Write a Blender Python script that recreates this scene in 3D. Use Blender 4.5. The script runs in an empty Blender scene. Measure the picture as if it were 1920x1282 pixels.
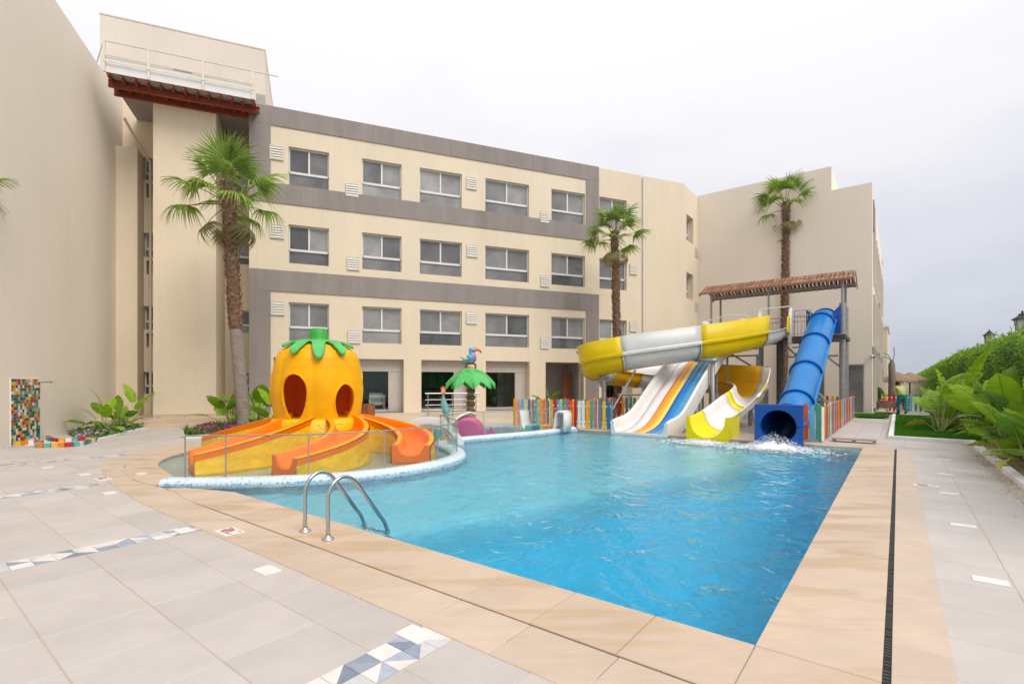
import bpy, bmesh, math, random
from mathutils import Vector, Matrix, noise
from mathutils.geometry import tessellate_polygon
RN = random.Random(11)
S = bpy.context.scene
COL = S.collection
rad = math.radians
PI = math.pi

# ------------------------------------------------------------------ camera
EYE = 1.6
FOC, CX, HY = 938.0, 960.0, 718.0          # focal length and horizon measured on the photograph (1920 px wide)
cd = bpy.data.cameras.new('camera')
cam = bpy.data.objects.new('camera', cd)
COL.objects.link(cam)
cam.location = (0, 0, EYE)
cam.rotation_euler = (rad(90), 0, 0)
cd.sensor_width = 36.0
cd.lens = 36.0 * FOC / 1920.0
cd.shift_y = (HY - 641.0) / 1920.0
cd.clip_start, cd.clip_end = 0.1, 3000
S.camera = cam

# ------------------------------------------------------------------ sky, sun, exposure
SUN_EL, SUN_AZ = rad(50), rad(137)          # azimuth clockwise from +Y
w = bpy.data.worlds.new('World')
S.world = w
w.use_nodes = True
nt = w.node_tree
nt.nodes.clear()
N = nt.nodes.new
L = nt.links.new
out = N('ShaderNodeOutputWorld')
sky = N('ShaderNodeTexSky'); sky.sky_type = 'NISHITA'; sky.sun_disc = False
sky.sun_elevation = SUN_EL; sky.sun_rotation = SUN_AZ
bg1 = N('ShaderNodeBackground'); bg1.inputs['Strength'].default_value = 0.1
L(sky.outputs[0], bg1.inputs['Color'])
tc = N('ShaderNodeTexCoord')
sep = N('ShaderNodeSeparateXYZ'); L(tc.outputs['Generated'], sep.inputs[0])
up = N('ShaderNodeMath'); up.operation = 'MAXIMUM'; L(sep.outputs['Z'], up.inputs[0]); up.inputs[1].default_value = 0.0
mp = N('ShaderNodeMapping'); mp.inputs['Scale'].default_value = (1.0, 1.0, 2.6); L(tc.outputs['Generated'], mp.inputs['Vector'])
ns = N('ShaderNodeTexNoise'); ns.inputs['Scale'].default_value = 1.7; ns.inputs['Detail'].default_value = 5; ns.inputs['Roughness'].default_value = 0.5
L(mp.outputs[0], ns.inputs['Vector'])
nm = N('ShaderNodeMath'); nm.operation = 'MULTIPLY_ADD'; nm.inputs[1].default_value = 1.15; nm.inputs[2].default_value = -0.59
L(ns.outputs['Fac'], nm.inputs[0])
el = N('ShaderNodeMath'); el.operation = 'MULTIPLY_ADD'; el.inputs[1].default_value = 1.35; L(up.outputs[0], el.inputs[0]); L(nm.outputs[0], el.inputs[2])
cr = N('ShaderNodeValToRGB')
cr.color_ramp.elements[0].position = 0.0; cr.color_ramp.elements[0].color = (0.56, 0.60, 0.70, 1)
cr.color_ramp.elements[1].position = 0.62; cr.color_ramp.elements[1].color = (0.925, 0.91, 0.935, 1)
e_ = cr.color_ramp.elements.new(0.30); e_.color = (0.755, 0.77, 0.845, 1)
L(el.outputs[0], cr.inputs[0])
# an overcast sky is brighter towards the zenith
br = N('ShaderNodeMath'); br.operation = 'MULTIPLY_ADD'; br.inputs[1].default_value = 0.44; br.inputs[2].default_value = 0.665
pw = N('ShaderNodeMath'); pw.operation = 'POWER'; pw.inputs[1].default_value = 1.6; L(up.outputs[0], pw.inputs[0]); L(pw.outputs[0], br.inputs[0])
bg2 = N('ShaderNodeBackground'); L(cr.outputs[0], bg2.inputs['Color']); L(br.outputs[0], bg2.inputs['Strength'])
mx = N('ShaderNodeMixShader'); mx.inputs[0].default_value = 0.93
L(bg1.outputs[0], mx.inputs[1]); L(bg2.outputs[0], mx.inputs[2]); L(mx.outputs[0], out.inputs['Surface'])
sd = bpy.data.lights.new('sun', 'SUN'); sd.energy = 1.5; sd.angle = rad(32); sd.color = (1.0, 0.95, 0.87)
sun = bpy.data.objects.new('sun', sd); COL.objects.link(sun)
sdir = Vector((math.sin(SUN_AZ) * math.cos(SUN_EL), math.cos(SUN_AZ) * math.cos(SUN_EL), math.sin(SUN_EL)))
sun.rotation_euler = sdir.to_track_quat('Z', 'Y').to_euler()
S.view_settings.view_transform = 'Standard'
S.view_settings.look = 'None'
S.view_settings.gamma = 1.0
S.view_settings.use_curve_mapping = False
S.view_settings.exposure = 0.49
S.cycles.use_denoising = True
S.cycles.max_bounces = 8
S.cycles.diffuse_bounces = 3
S.cycles.glossy_bounces = 4
S.cycles.transmission_bounces = 6
S.cycles.transparent_max_bounces = 24
S.cycles.caustics_refractive = True
S.cycles.caustics_reflective = True
S.cycles.sample_clamp_indirect = 4.0

# ------------------------------------------------------------------ frames of the place
def PX(px, py, z=0.0):                      # a point of the place, from where the photograph shows it on a level plane
    y = (EYE - z) * FOC / (py - HY)
    return Vector(((px - CX) / FOC * y, y, z))
def QX(px, py, y):                          # ... or at a known depth
    return Vector(((px - CX) / FOC * y, y, EYE + (HY - py) / FOC * y))
CU, SU = 0.6112, 0.7915
def W(u, v, z=0.0):                         # pool frame: u runs along the pool, v across to the right
    return Vector((CU * u + SU * v, SU * u - CU * v, z))
UVROT = math.atan2(SU, CU)                  # world angle of +u
def uv(p): return CU * p[0] + SU * p[1], SU * p[0] - CU * p[1]
F0 = (-4.83, 22.3)
EX, EY = 0.928, 0.3726
def F(e, n, z=0.0):                         # facade frame: e along the facade to the right, n into the building
    return Vector((F0[0] + e * EX - n * EY, F0[1] + e * EY + n * EX, z))
def fe(px, n=0.0):
    k = (px - CX) / FOC
    return (k * F0[1] + k * n * EX - F0[0] + n * EY) / (EX - EY * k)
def fz(py, px, n=0.0):
    return EYE + (HY - py) / FOC * F(fe(px, n), n).y

# ------------------------------------------------------------------ materials
def srgb(r, g, b):
    return tuple(((c / 255.0) / 12.92 if c <= 10 else ((c / 255.0 + 0.055) / 1.055) ** 2.4) for c in (r, g, b))
MATS = {}
def mat(name, col, rough=0.6, var=0.08, vs=1.5, stretch=(1, 1, 1), bump=0.0, bs=30.0, metal=0.0, spec=0.4, rnd=0.0, coat=0.0,
        col2=None, bdist=0.01, trans=0.0, fine=0.0, streak=0.0):
    m = bpy.data.materials.new(name); m.use_nodes = True
    t = m.node_tree; n = t.nodes; l = t.links
    b = n['Principled BSDF']
    b.inputs['Roughness'].default_value = rough
    b.inputs['Metallic'].default_value = metal
    b.inputs['Specular IOR Level'].default_value = spec
    if coat: b.inputs['Coat Weight'].default_value = coat; b.inputs['Coat Roughness'].default_value = 0.08
    if trans: b.inputs['Subsurface Weight'].default_value = 0.0
    g = n.new('ShaderNodeNewGeometry')
    mpn = n.new('ShaderNodeMapping'); mpn.inputs['Scale'].default_value = stretch; l.new(g.outputs['Position'], mpn.inputs['Vector'])
    c = n.new('ShaderNodeMix'); c.data_type = 'RGBA'
    lo = tuple(x * (1 - var) for x in col); hi = tuple(min(1, x * (1 + var)) for x in col)
    if col2: hi = col2
    c.inputs[6].default_value = (*lo, 1); c.inputs[7].default_value = (*hi, 1)
    nz = n.new('ShaderNodeTexNoise'); nz.inputs['Scale'].default_value = vs; nz.inputs['Detail'].default_value = 6; nz.inputs['Roughness'].default_value = 0.62
    l.new(mpn.outputs[0], nz.inputs['Vector'])
    rmp = n.new('ShaderNodeMapRange'); rmp.inputs[1].default_value = 0.3; rmp.inputs[2].default_value = 0.7
    l.new(nz.outputs['Fac'], rmp.inputs[0]); l.new(rmp.outputs[0], c.inputs[0])
    last = c.outputs[2]
    if rnd:
        oi = n.new('ShaderNodeObjectInfo')
        mr = n.new('ShaderNodeMapRange'); mr.inputs[3].default_value = 1 - rnd; mr.inputs[4].default_value = 1 + rnd
        l.new(oi.outputs['Random'], mr.inputs[0])
        hs = n.new('ShaderNodeHueSaturation'); l.new(mr.outputs[0], hs.inputs['Value']); l.new(last, hs.inputs['Color'])
        last = hs.outputs[0]
    if fine:
        nf = n.new('ShaderNodeTexNoise'); nf.inputs['Scale'].default_value = bs; nf.inputs['Detail'].default_value = 3
        l.new(mpn.outputs[0], nf.inputs['Vector'])
        mf = n.new('ShaderNodeMapRange'); mf.inputs[1].default_value = 0.3; mf.inputs[2].default_value = 0.7; mf.inputs[3].default_value = 1 - fine; mf.inputs[4].default_value = 1 + fine
        l.new(nf.outputs['Fac'], mf.inputs[0])
        hf = n.new('ShaderNodeHueSaturation'); l.new(mf.outputs[0], hf.inputs['Value']); l.new(last, hf.inputs['Color'])
        last = hf.outputs[0]
    if streak:                                                       # rain streaks and patched areas on render
        ms_ = n.new('ShaderNodeMapping'); ms_.inputs['Scale'].default_value = (2.6, 2.6, 0.10); l.new(g.outputs['Position'], ms_.inputs['Vector'])
        n1 = n.new('ShaderNodeTexNoise'); n1.inputs['Scale'].default_value = 1.6; n1.inputs['Detail'].default_value = 7; n1.inputs['Roughness'].default_value = 0.7; l.new(ms_.outputs[0], n1.inputs['Vector'])
        m1 = n.new('ShaderNodeMapRange'); m1.inputs[1].default_value = 0.50; m1.inputs[2].default_value = 0.78; m1.inputs[3].default_value = 1.0; m1.inputs[4].default_value = 1 - streak; l.new(n1.outputs['Fac'], m1.inputs[0])
        n2 = n.new('ShaderNodeTexNoise'); n2.inputs['Scale'].default_value = 0.28; n2.inputs['Detail'].default_value = 3; l.new(g.outputs['Position'], n2.inputs['Vector'])
        m2 = n.new('ShaderNodeMapRange'); m2.inputs[1].default_value = 0.49; m2.inputs[2].default_value = 0.52; m2.inputs[3].default_value = 1.0; m2.inputs[4].default_value = 1 - streak * 0.22; l.new(n2.outputs['Fac'], m2.inputs[0])
        mu = n.new('ShaderNodeMath'); mu.operation = 'MULTIPLY'; l.new(m1.outputs[0], mu.inputs[0]); l.new(m2.outputs[0], mu.inputs[1])
        hk = n.new('ShaderNodeHueSaturation'); l.new(mu.outputs[0], hk.inputs['Value']); l.new(last, hk.inputs['Color']); last = hk.outputs[0]
    l.new(last, b.inputs['Base Color'])
    if bump:
        nb = n.new('ShaderNodeTexNoise'); nb.inputs['Scale'].default_value = bs; nb.inputs['Detail'].default_value = 4
        l.new(mpn.outputs[0], nb.inputs['Vector'])
        bp = n.new('ShaderNodeBump'); bp.inputs['Strength'].default_value = bump; bp.inputs['Distance'].default_value = bdist
        l.new(nb.outputs['Fac'], bp.inputs['Height']); l.new(bp.outputs[0], b.inputs['Normal'])
    # slight roughness variation so nothing shines evenly
    rr = n.new('ShaderNodeMapRange'); rr.inputs[3].default_value = max(0.02, rough - 0.07); rr.inputs[4].default_value = min(1, rough + 0.07)
    l.new(nz.outputs['Fac'], rr.inputs[0]); l.new(rr.outputs[0], b.inputs['Roughness'])
    MATS[name] = m
    return m

def leafmat(name, col, col2, rough=0.45, rnd=0.15, trans=0.3, vs=3.0):
    m = mat(name, col, rough, 0.15, vs, rnd=rnd, col2=col2, spec=0.35)
    t = m.node_tree; n = t.nodes; l = t.links
    b = n['Principled BSDF']
    tr = n.new('ShaderNodeBsdfTranslucent')
    l.new(b.inputs['Base Color'].links[0].from_socket, tr.inputs['Color'])
    ms = n.new('ShaderNodeMixShader'); ms.inputs[0].default_value = trans
    l.new(b.outputs[0], ms.inputs[1]); l.new(tr.outputs[0], ms.inputs[2])
    l.new(ms.outputs[0], n['Material Output'].inputs['Surface'])
    return m

def glassmat(name, tint, ior=1.5, film=0.0, filmcol=(0.8, 0.85, 0.83)):
    m = bpy.data.materials.new(name); m.use_nodes = True
    t = m.node_tree; n = t.nodes; l = t.links; n.remove(n['Principled BSDF'])
    tr = n.new('ShaderNodeBsdfTransparent'); tr.inputs[0].default_value = (*tint, 1)
    gl = n.new('ShaderNodeBsdfGlossy'); gl.inputs['Roughness'].default_value = 0.02
    lwn = n.new('ShaderNodeLayerWeight'); lwn.inputs[0].default_value = 0.5
    pwn = n.new('ShaderNodeMath'); pwn.operation = 'POWER'; pwn.inputs[1].default_value = 5.0; l.new(lwn.outputs['Facing'], pwn.inputs[0])
    fr = n.new('ShaderNodeMath'); fr.operation = 'MULTIPLY_ADD'; fr.inputs[1].default_value = 0.6; fr.inputs[2].default_value = ((ior - 1) / (ior + 1)) ** 2; l.new(pwn.outputs[0], fr.inputs[0])
    g = n.new('ShaderNodeNewGeometry')
    nb = n.new('ShaderNodeTexNoise'); nb.inputs['Scale'].default_value = 1.2; l.new(g.outputs['Position'], nb.inputs['Vector'])
    bp = n.new('ShaderNodeBump'); bp.inputs['Strength'].default_value = 0.15; bp.inputs['Distance'].default_value = 0.02
    l.new(nb.outputs['Fac'], bp.inputs['Height']); l.new(bp.outputs[0], gl.inputs['Normal'])
    ms = n.new('ShaderNodeMixShader'); l.new(fr.outputs[0], ms.inputs[0]); l.new(tr.outputs[0], ms.inputs[1]); l.new(gl.outputs[0], ms.inputs[2])
    last = ms.outputs[0]
    if film:
        df = n.new('ShaderNodeBsdfDiffuse'); df.inputs[0].default_value = (*filmcol, 1)
        m2 = n.new('ShaderNodeMixShader'); m2.inputs[0].default_value = film; l.new(last, m2.inputs[1]); l.new(df.outputs[0], m2.inputs[2]); last = m2.outputs[0]
    l.new(last, n['Material Output'].inputs['Surface'])
    MATS[name] = m
    return m

def watermat(name, absorb=None, density=1.0, tint=(1, 1, 1), scale=1.0, strength=0.5):
    m = bpy.data.materials.new(name); m.use_nodes = True
    t = m.node_tree; n = t.nodes; l = t.links; n.remove(n['Principled BSDF'])
    rf = n.new('ShaderNodeBsdfRefraction'); rf.inputs['IOR'].default_value = 1.33; rf.inputs['Roughness'].default_value = 0.0; rf.inputs[0].default_value = (*tint, 1)
    gl = n.new('ShaderNodeBsdfGlossy'); gl.inputs['Roughness'].default_value = 0.03
    fr = n.new('ShaderNodeFresnel'); fr.inputs[0].default_value = 1.33
    g = n.new('ShaderNodeNewGeometry')
    hts = []
    for sc, amp, dist in ((2.1 * scale, 1.0, 1.4), (6.5 * scale, 0.42, 1.0), (17 * scale, 0.14, 0.5)):
        mp_ = n.new('ShaderNodeMapping'); mp_.inputs['Rotation'].default_value = (0, 0, -UVROT + 0.5); mp_.inputs['Scale'].default_value = (1.0, 0.62, 1)
        l.new(g.outputs['Position'], mp_.inputs['Vector'])
        nz = n.new('ShaderNodeTexNoise'); nz.inputs['Scale'].default_value = sc; nz.inputs['Detail'].default_value = 2.5; nz.inputs['Distortion'].default_value = dist
        l.new(mp_.outputs[0], nz.inputs['Vector'])
        mm = n.new('ShaderNodeMath'); mm.operation = 'MULTIPLY'; mm.inputs[1].default_value = amp; l.new(nz.outputs['Fac'], mm.inputs[0]); hts.append(mm)
    a1 = n.new('ShaderNodeMath'); l.new(hts[0].outputs[0], a1.inputs[0]); l.new(hts[1].outputs[0], a1.inputs[1])
    a2 = n.new('ShaderNodeMath'); l.new(a1.outputs[0], a2.inputs[0]); l.new(hts[2].outputs[0], a2.inputs[1])
    bp = n.new('ShaderNodeBump'); bp.inputs['Strength'].default_value = strength; bp.inputs['Distance'].default_value = 0.09
    l.new(a2.outputs[0], bp.inputs['Height'])
    for s in (rf, gl, fr): l.new(bp.outputs[0], s.inputs['Normal'])
    ms = n.new('ShaderNodeMixShader'); l.new(fr.outputs[0], ms.inputs[0]); l.new(rf.outputs[0], ms.inputs[1]); l.new(gl.outputs[0], ms.inputs[2])
    l.new(ms.outputs[0], n['Material Output'].inputs['Surface'])
    if absorb:
        va = n.new('ShaderNodeVolumeAbsorption'); va.inputs[0].default_value = (*absorb, 1); va.inputs[1].default_value = density
        l.new(va.outputs[0], n['Material Output'].inputs['Volume'])
    MATS[name] = m
    return m

def gridmat(name, col, joint, size, jw, rough=0.5, var=0.1, rot=None, rnd=0.12, specks=None, vs=2.0, zside=False):
    """small tiles too fine to build: a grid of square tiles in the pool frame, each with its own tone"""
    m = bpy.data.materials.new(name); m.use_nodes = True
    t = m.node_tree; n = t.nodes; l = t.links; b = n['Principled BSDF']
    g = n.new('ShaderNodeNewGeometry')
    mp_ = n.new('ShaderNodeMapping'); mp_.inputs['Rotation'].default_value = (0, 0, -(UVROT if rot is None else rot)); mp_.inputs['Scale'].default_value = (1 / size,) * 3
    l.new(g.outputs['Position'], mp_.inputs['Vector'])
    fl = n.new('ShaderNodeVectorMath'); fl.operation = 'FLOOR'; l.new(mp_.outputs[0], fl.inputs[0])
    fc = n.new('ShaderNodeVectorMath'); fc.operation = 'FRACTION'; l.new(mp_.outputs[0], fc.inputs[0])
    wn = n.new('ShaderNodeTexWhiteNoise'); l.new(fl.outputs[0], wn.inputs['Vector'])
    sp = n.new('ShaderNodeSeparateXYZ'); l.new(fc.outputs[0], sp.inputs[0])
    ok = None
    for ax in (('X', 'Y', 'Z') if zside else ('X', 'Y')):
        gt = n.new('ShaderNodeMath'); gt.operation = 'GREATER_THAN'; gt.inputs[1].default_value = jw / size; l.new(sp.outputs[ax], gt.inputs[0])
        if ok is None: ok = gt
        else:
            mu = n.new('ShaderNodeMath'); mu.operation = 'MULTIPLY'; l.new(ok.outputs[0], mu.inputs[0]); l.new(gt.outputs[0], mu.inputs[1]); ok = mu
    if specks:
        rp = n.new('ShaderNodeValToRGB'); rp.color_ramp.interpolation = 'CONSTANT'
        els = rp.color_ramp.elements
        els[0].position = 0; els[0].color = (*specks[0][1], 1); els[1].position = specks[1][0]; els[1].color = (*specks[1][1], 1)
        for p_, c_ in specks[2:]:
            e = els.new(p_); e.color = (*c_, 1)
        l.new(wn.outputs['Value'], rp.inputs[0]); tile = rp.outputs[0]
    else:
        mr = n.new('ShaderNodeMapRange'); mr.inputs[3].default_value = 1 - rnd; mr.inputs[4].default_value = 1 + rnd; l.new(wn.outputs['Value'], mr.inputs[0])
        hs = n.new('ShaderNodeHueSaturation'); hs.inputs['Color'].default_value = (*col, 1); l.new(mr.outputs[0], hs.inputs['Value']); tile = hs.outputs[0]
    nz = n.new('ShaderNodeTexNoise'); nz.inputs['Scale'].default_value = vs; nz.inputs['Detail'].default_value = 5; l.new(g.outputs['Position'], nz.inputs['Vector'])
    m2 = n.new('ShaderNodeMapRange'); m2.inputs[1].default_value = .3; m2.inputs[2].default_value = .7; m2.inputs[3].default_value = 1 - var; m2.inputs[4].default_value = 1 + var; l.new(nz.outputs['Fac'], m2.inputs[0])
    h2 = n.new('ShaderNodeHueSaturation'); l.new(m2.outputs[0], h2.inputs['Value']); l.new(tile, h2.inputs['Color'])
    c = n.new('ShaderNodeMix'); c.data_type = 'RGBA'; c.inputs[6].default_value = (*joint, 1); l.new(h2.outputs[0], c.inputs[7]); l.new(ok.outputs[0], c.inputs[0])
    l.new(c.outputs[2], b.inputs['Base Color']); b.inputs['Roughness'].default_value = rough
    bp = n.new('ShaderNodeBump'); bp.inputs['Strength'].default_value = 0.4; bp.inputs['Distance'].default_value = 0.002
    l.new(ok.outputs[0], bp.inputs['Height']); l.new(bp.outputs[0], b.inputs['Normal'])
    MATS[name] = m
    return m

def stonemat(name, base, wet, rough=0.55, streak=(0.5, 2.2, 1)):
    """sandstone coping: streaky grain, wet blotches with a shape of their own near the water"""
    m = mat(name, base, rough, 0.07, 2.2, stretch=(1, 1, 1), bump=0.25, bs=60, rnd=0.05, spec=0.35, bdist=0.004)
    t = m.node_tree; n = t.nodes; l = t.links; b = n['Principled BSDF']
    src = b.inputs['Base Color'].links[0].from_socket
    g = n.new('ShaderNodeNewGeometry')
    mp_ = n.new('ShaderNodeMapping'); mp_.inputs['Rotation'].default_value = (0, 0, -UVROT); mp_.inputs['Scale'].default_value = streak
    l.new(g.outputs['Position'], mp_.inputs['Vector'])
    nz = n.new('ShaderNodeTexNoise'); nz.inputs['Scale'].default_value = 1.1; nz.inputs['Detail'].default_value = 7; nz.inputs['Roughness'].default_value = 0.6; nz.inputs['Distortion'].default_value = 0.6
    l.new(mp_.outputs[0], nz.inputs['Vector'])
    rp = n.new('ShaderNodeMapRange'); rp.inputs[1].default_value = 0.50; rp.inputs[2].default_value = 0.57; l.new(nz.outputs['Fac'], rp.inputs[0])
    c = n.new('ShaderNodeMix'); c.data_type = 'RGBA'; l.new(src, c.inputs[6]); c.inputs[7].default_value = (*wet, 1)
    mu = n.new('ShaderNodeMath'); mu.operation = 'MULTIPLY'; mu.inputs[1].default_value = 0.55; l.new(rp.outputs[0], mu.inputs[0]); l.new(mu.outputs[0], c.inputs[0])
    # fine layered grain
    mp2 = n.new('ShaderNodeMapping'); mp2.inputs['Rotation'].default_value = (0, 0, -UVROT + 0.25); mp2.inputs['Scale'].default_value = (3, 26, 1)
    l.new(g.outputs['Position'], mp2.inputs['Vector'])
    n2 = n.new('ShaderNodeTexNoise'); n2.inputs['Scale'].default_value = 1.0; n2.inputs['Detail'].default_value = 5; l.new(mp2.outputs[0], n2.inputs['Vector'])
    r2 = n.new('ShaderNodeMapRange'); r2.inputs[1].default_value = .3; r2.inputs[2].default_value = .7; r2.inputs[3].default_value = 0.965; r2.inputs[4].default_value = 1.03; l.new(n2.outputs['Fac'], r2.inputs[0])
    hs = n.new('ShaderNodeHueSaturation'); l.new(r2.outputs[0], hs.inputs['Value']); l.new(c.outputs[2], hs.inputs['Color'])
    l.new(hs.outputs[0], b.inputs['Base Color'])
    rm = n.new('ShaderNodeMapRange'); rm.inputs[3].default_value = rough; rm.inputs[4].default_value = 0.28; l.new(rp.outputs[0], rm.inputs[0]); l.new(rm.outputs[0], b.inputs['Roughness'])
    return m

# ------------------------------------------------------------------ objects
ORG = {}
def thing(name, label, cat, loc=(0, 0, 0), group=None, rz=0.0):
    o = bpy.data.objects.new(name, None); COL.objects.link(o)
    o.empty_display_size = 0.2
    o.location = loc; o.rotation_euler = (0, 0, rz); ORG[o.name] = Vector(loc)
    o['label'] = label; o['category'] = cat
    if group: o['group'] = group
    return o
def tag(o, label, cat, group=None):
    o['label'] = label; o['category'] = cat
    if group: o['group'] = group
    return o
def struct(o, label=None, kind='structure'):
    o['kind'] = kind
    if label: o['label'] = label
    return o
def link(name, mesh, parent=None, loc=(0, 0, 0), rot=(0, 0, 0), scale=(1, 1, 1)):
    o = bpy.data.objects.new(name, mesh); COL.objects.link(o)
    if parent: o.parent = parent
    o.location = loc; o.rotation_euler = rot; o.scale = scale
    return o

class MB:
    def __init__(s): s.v = []; s.f = []; s.m = []; s.sm = []
    def add(s, vs, fs, mi=0, smooth=False):
        b = len(s.v); s.v.extend([tuple(x) for x in vs])
        for f in fs: s.f.append(tuple(i + b for i in f)); s.m.append(mi); s.sm.append(smooth)
    def quad(s, a, b, c, d, mi=0): s.add([a, b, c, d], [(0, 1, 2, 3)], mi)
    def box(s, a, b, fr=None, mi=0):        # opposite corners, in a frame
        fr = fr or (lambda x, y, z: Vector((x, y, z)))
        (x0, y0, z0), (x1, y1, z1) = a, b
        vs = [fr(x, y, z) for z in (z0, z1) for x, y in ((x0, y0), (x1, y0), (x1, y1), (x0, y1))]
        s.add(vs, [(3, 2, 1, 0), (4, 5, 6, 7), (0, 1, 5, 4), (1, 2, 6, 5), (2, 3, 7, 6), (3, 0, 4, 7)], mi)
    def tube(s, pts, r, n=8, mi=0, caps=True, rs=None):
        pts = [Vector(p) for p in pts]; rings = []
        ref = None
        for i, p in enumerate(pts):
            t = (pts[min(i + 1, len(pts) - 1)] - pts[max(i - 1, 0)]).normalized()
            if ref is None:
                ref = Vector((0, 0, 1)) if abs(t.z) < 0.9 else Vector((1, 0, 0))
            a = t.cross(ref).normalized(); b = a.cross(t).normalized(); ref = b
            rr = rs[i] if rs else r
            rings.append([p + (a * math.cos(2 * PI * k / n) + b * math.sin(2 * PI * k / n)) * rr for k in range(n)])
        vs = [q for g in rings for q in g]; fs = []
        for i in range(len(pts) - 1):
            for k in range(n):
                k2 = (k + 1) % n
                fs.append((i * n + k, i * n + k2, (i + 1) * n + k2, (i + 1) * n + k))
        s.add(vs, fs, mi, True)
        if caps:
            s.add(rings[0], [tuple(range(n))], mi); s.add(rings[-1], [tuple(reversed(range(n)))], mi)
    def bar(s, a, b, r, n=6, mi=0): s.tube([a, b], r, n, mi)
    def lathe(s, c, prof, n=20, mi=0, smooth=True):
        c = Vector(c); vs = []; fs = []
        for r, z in prof:
            for k in range(n):
                vs.append(c + Vector((r * math.cos(2 * PI * k / n), r * math.sin(2 * PI * k / n), z)))
        for i in range(len(prof) - 1):
            for k in range(n):
                k2 = (k + 1) % n
                fs.append((i * n + k, i * n + k2, (i + 1) * n + k2, (i + 1) * n + k))
        s.add(vs, fs, mi, smooth)
    def prism(s, poly, z0, z1, mi=0, fr=None):
        """an outline given flat, risen from z0 to z1"""
        fr = fr or (lambda x, y, z: Vector((x, y, z)))
        n = len(poly)
        tri = tessellate_polygon([[Vector((p[0], p[1], 0)) for p in poly]])
        vs = [fr(p[0], p[1], z0) for p in poly] + [fr(p[0], p[1], z1) for p in poly]
        fs = [(i, (i + 1) % n, n + (i + 1) % n, n + i) for i in range(n)]
        fs += [tuple(n + i for i in t) for t in tri] + [tuple(reversed(t)) for t in tri]
        s.add(vs, fs, mi)
    def grid(s, rows, mi=0, smooth=True, close=False):
        n = len(rows[0]); vs = [p for r in rows for p in r]; fs = []
        for i in range(len(rows) - 1):
            for k in range(n if close else n - 1):
                k2 = (k + 1) % n
                fs.append((i * n + k, i * n + k2, (i + 1) * n + k2, (i + 1) * n + k))
        s.add(vs, fs, mi, smooth)
    def sphere(s, c, r, n=12, m=8, mi=0, sc=(1, 1, 1), rot=None):
        c = Vector(c); rows = []
        for i in range(m + 1):
            t = PI * i / m
            row = []
            for k in range(n):
                p = Vector((r * sc[0] * math.sin(t) * math.cos(2 * PI * k / n), r * sc[1] * math.sin(t) * math.sin(2 * PI * k / n), r * sc[2] * math.cos(t)))
                if rot: p = rot @ p
                row.append(c + p)
            rows.append(row)
        s.grid(rows, mi, True, True)
    def mesh(s, name, mats, origin=None, fix=True, merge=False):
        me = bpy.data.meshes.new(name)
        vs = s.v if origin is None else [(x - origin[0], y - origin[1], z - origin[2]) for x, y, z in s.v]
        me.from_pydata(vs, [], s.f)
        for m in (mats if isinstance(mats, (list, tuple)) else [mats]): me.materials.append(MATS[m] if isinstance(m, str) else m)
        me.polygons.foreach_set('material_index', s.m); me.polygons.foreach_set('use_smooth', s.sm)
        if fix and len(s.f) < 60000:
            bm = bmesh.new(); bm.from_mesh(me)
            if merge: bmesh.ops.remove_doubles(bm, verts=bm.verts, dist=1e-4)
            bmesh.ops.recalc_face_normals(bm, faces=bm.faces); bm.to_mesh(me); bm.free()
        me.update()
        return me
    def build(s, name, mats, parent=None, local=False, bevel=0.0, solid=0.0, fix=True, merge=False, soff=0.0):
        org = None
        if not local:
            if parent is not None: org = ORG.get(parent.name)
            else:
                xs = [p[0] for p in s.v]; ys = [p[1] for p in s.v]; zs = [p[2] for p in s.v]
                org = Vector(((min(xs) + max(xs)) / 2, (min(ys) + max(ys)) / 2, min(zs)))
        me = s.mesh(name, mats, org, fix, merge or solid > 0)
        o = link(name, me, parent)
        if parent is None and org is not None: o.location = org; ORG[o.name] = org
        if parent is not None: ORG[o.name] = org if org is not None else ORG.get(parent.name)
        if solid:
            md = o.modifiers.new('thickness', 'SOLIDIFY'); md.thickness = solid; md.offset = soff
        if bevel:
            md = o.modifiers.new('edges', 'BEVEL'); md.width = bevel; md.segments = 2; md.limit_method = 'ANGLE'; md.angle_limit = rad(40)
        return o

def catmull(pts, n=8, closed=False):
    pts = [Vector(p) for p in pts]; o = []; m = len(pts)
    for i in range(m if closed else m - 1):
        p0 = pts[(i - 1) % m] if closed or i > 0 else pts[0] * 2 - pts[1]
        p1 = pts[i]; p2 = pts[(i + 1) % m]
        p3 = pts[(i + 2) % m] if closed or i + 2 < m else pts[-1] * 2 - pts[-2]
        for k in range(n):
            t = k / n
            o.append(0.5 * ((2 * p1) + (p2 - p0) * t + (2 * p0 - 5 * p1 + 4 * p2 - p3) * t * t + (3 * p1 - p0 - 3 * p2 + p3) * t ** 3))
    if not closed: o.append(pts[-1])
    return o
def sweep_rows(pts, sec, scale=None):
    """carry a section (across to the left, up) along a path"""
    rows = []
    for i, p in enumerate(pts):
        t = (pts[min(i + 1, len(pts) - 1)] - pts[max(i - 1, 0)]).normalized()
        th = Vector((t.x, t.y, 0)).normalized()
        left = Vector((-th.y, th.x, 0)); upv = left.cross(t) * -1
        if upv.z < 0: upv = -upv
        k = scale[i] if scale else 1.0
        s_ = sec(i / (len(pts) - 1)) if callable(sec) else sec
        rows.append([p + left * a * k + upv * b * k for a, b in s_])
    return rows
def inside(p, poly):
    x, y = p[0], p[1]; c = False; j = len(poly) - 1
    for i in range(len(poly)):
        xi, yi = poly[i][0], poly[i][1]; xj, yj = poly[j][0], poly[j][1]
        if (yi > y) != (yj > y) and x < (xj - xi) * (y - yi) / (yj - yi) + xi: c = not c
        j = i
    return c
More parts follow.
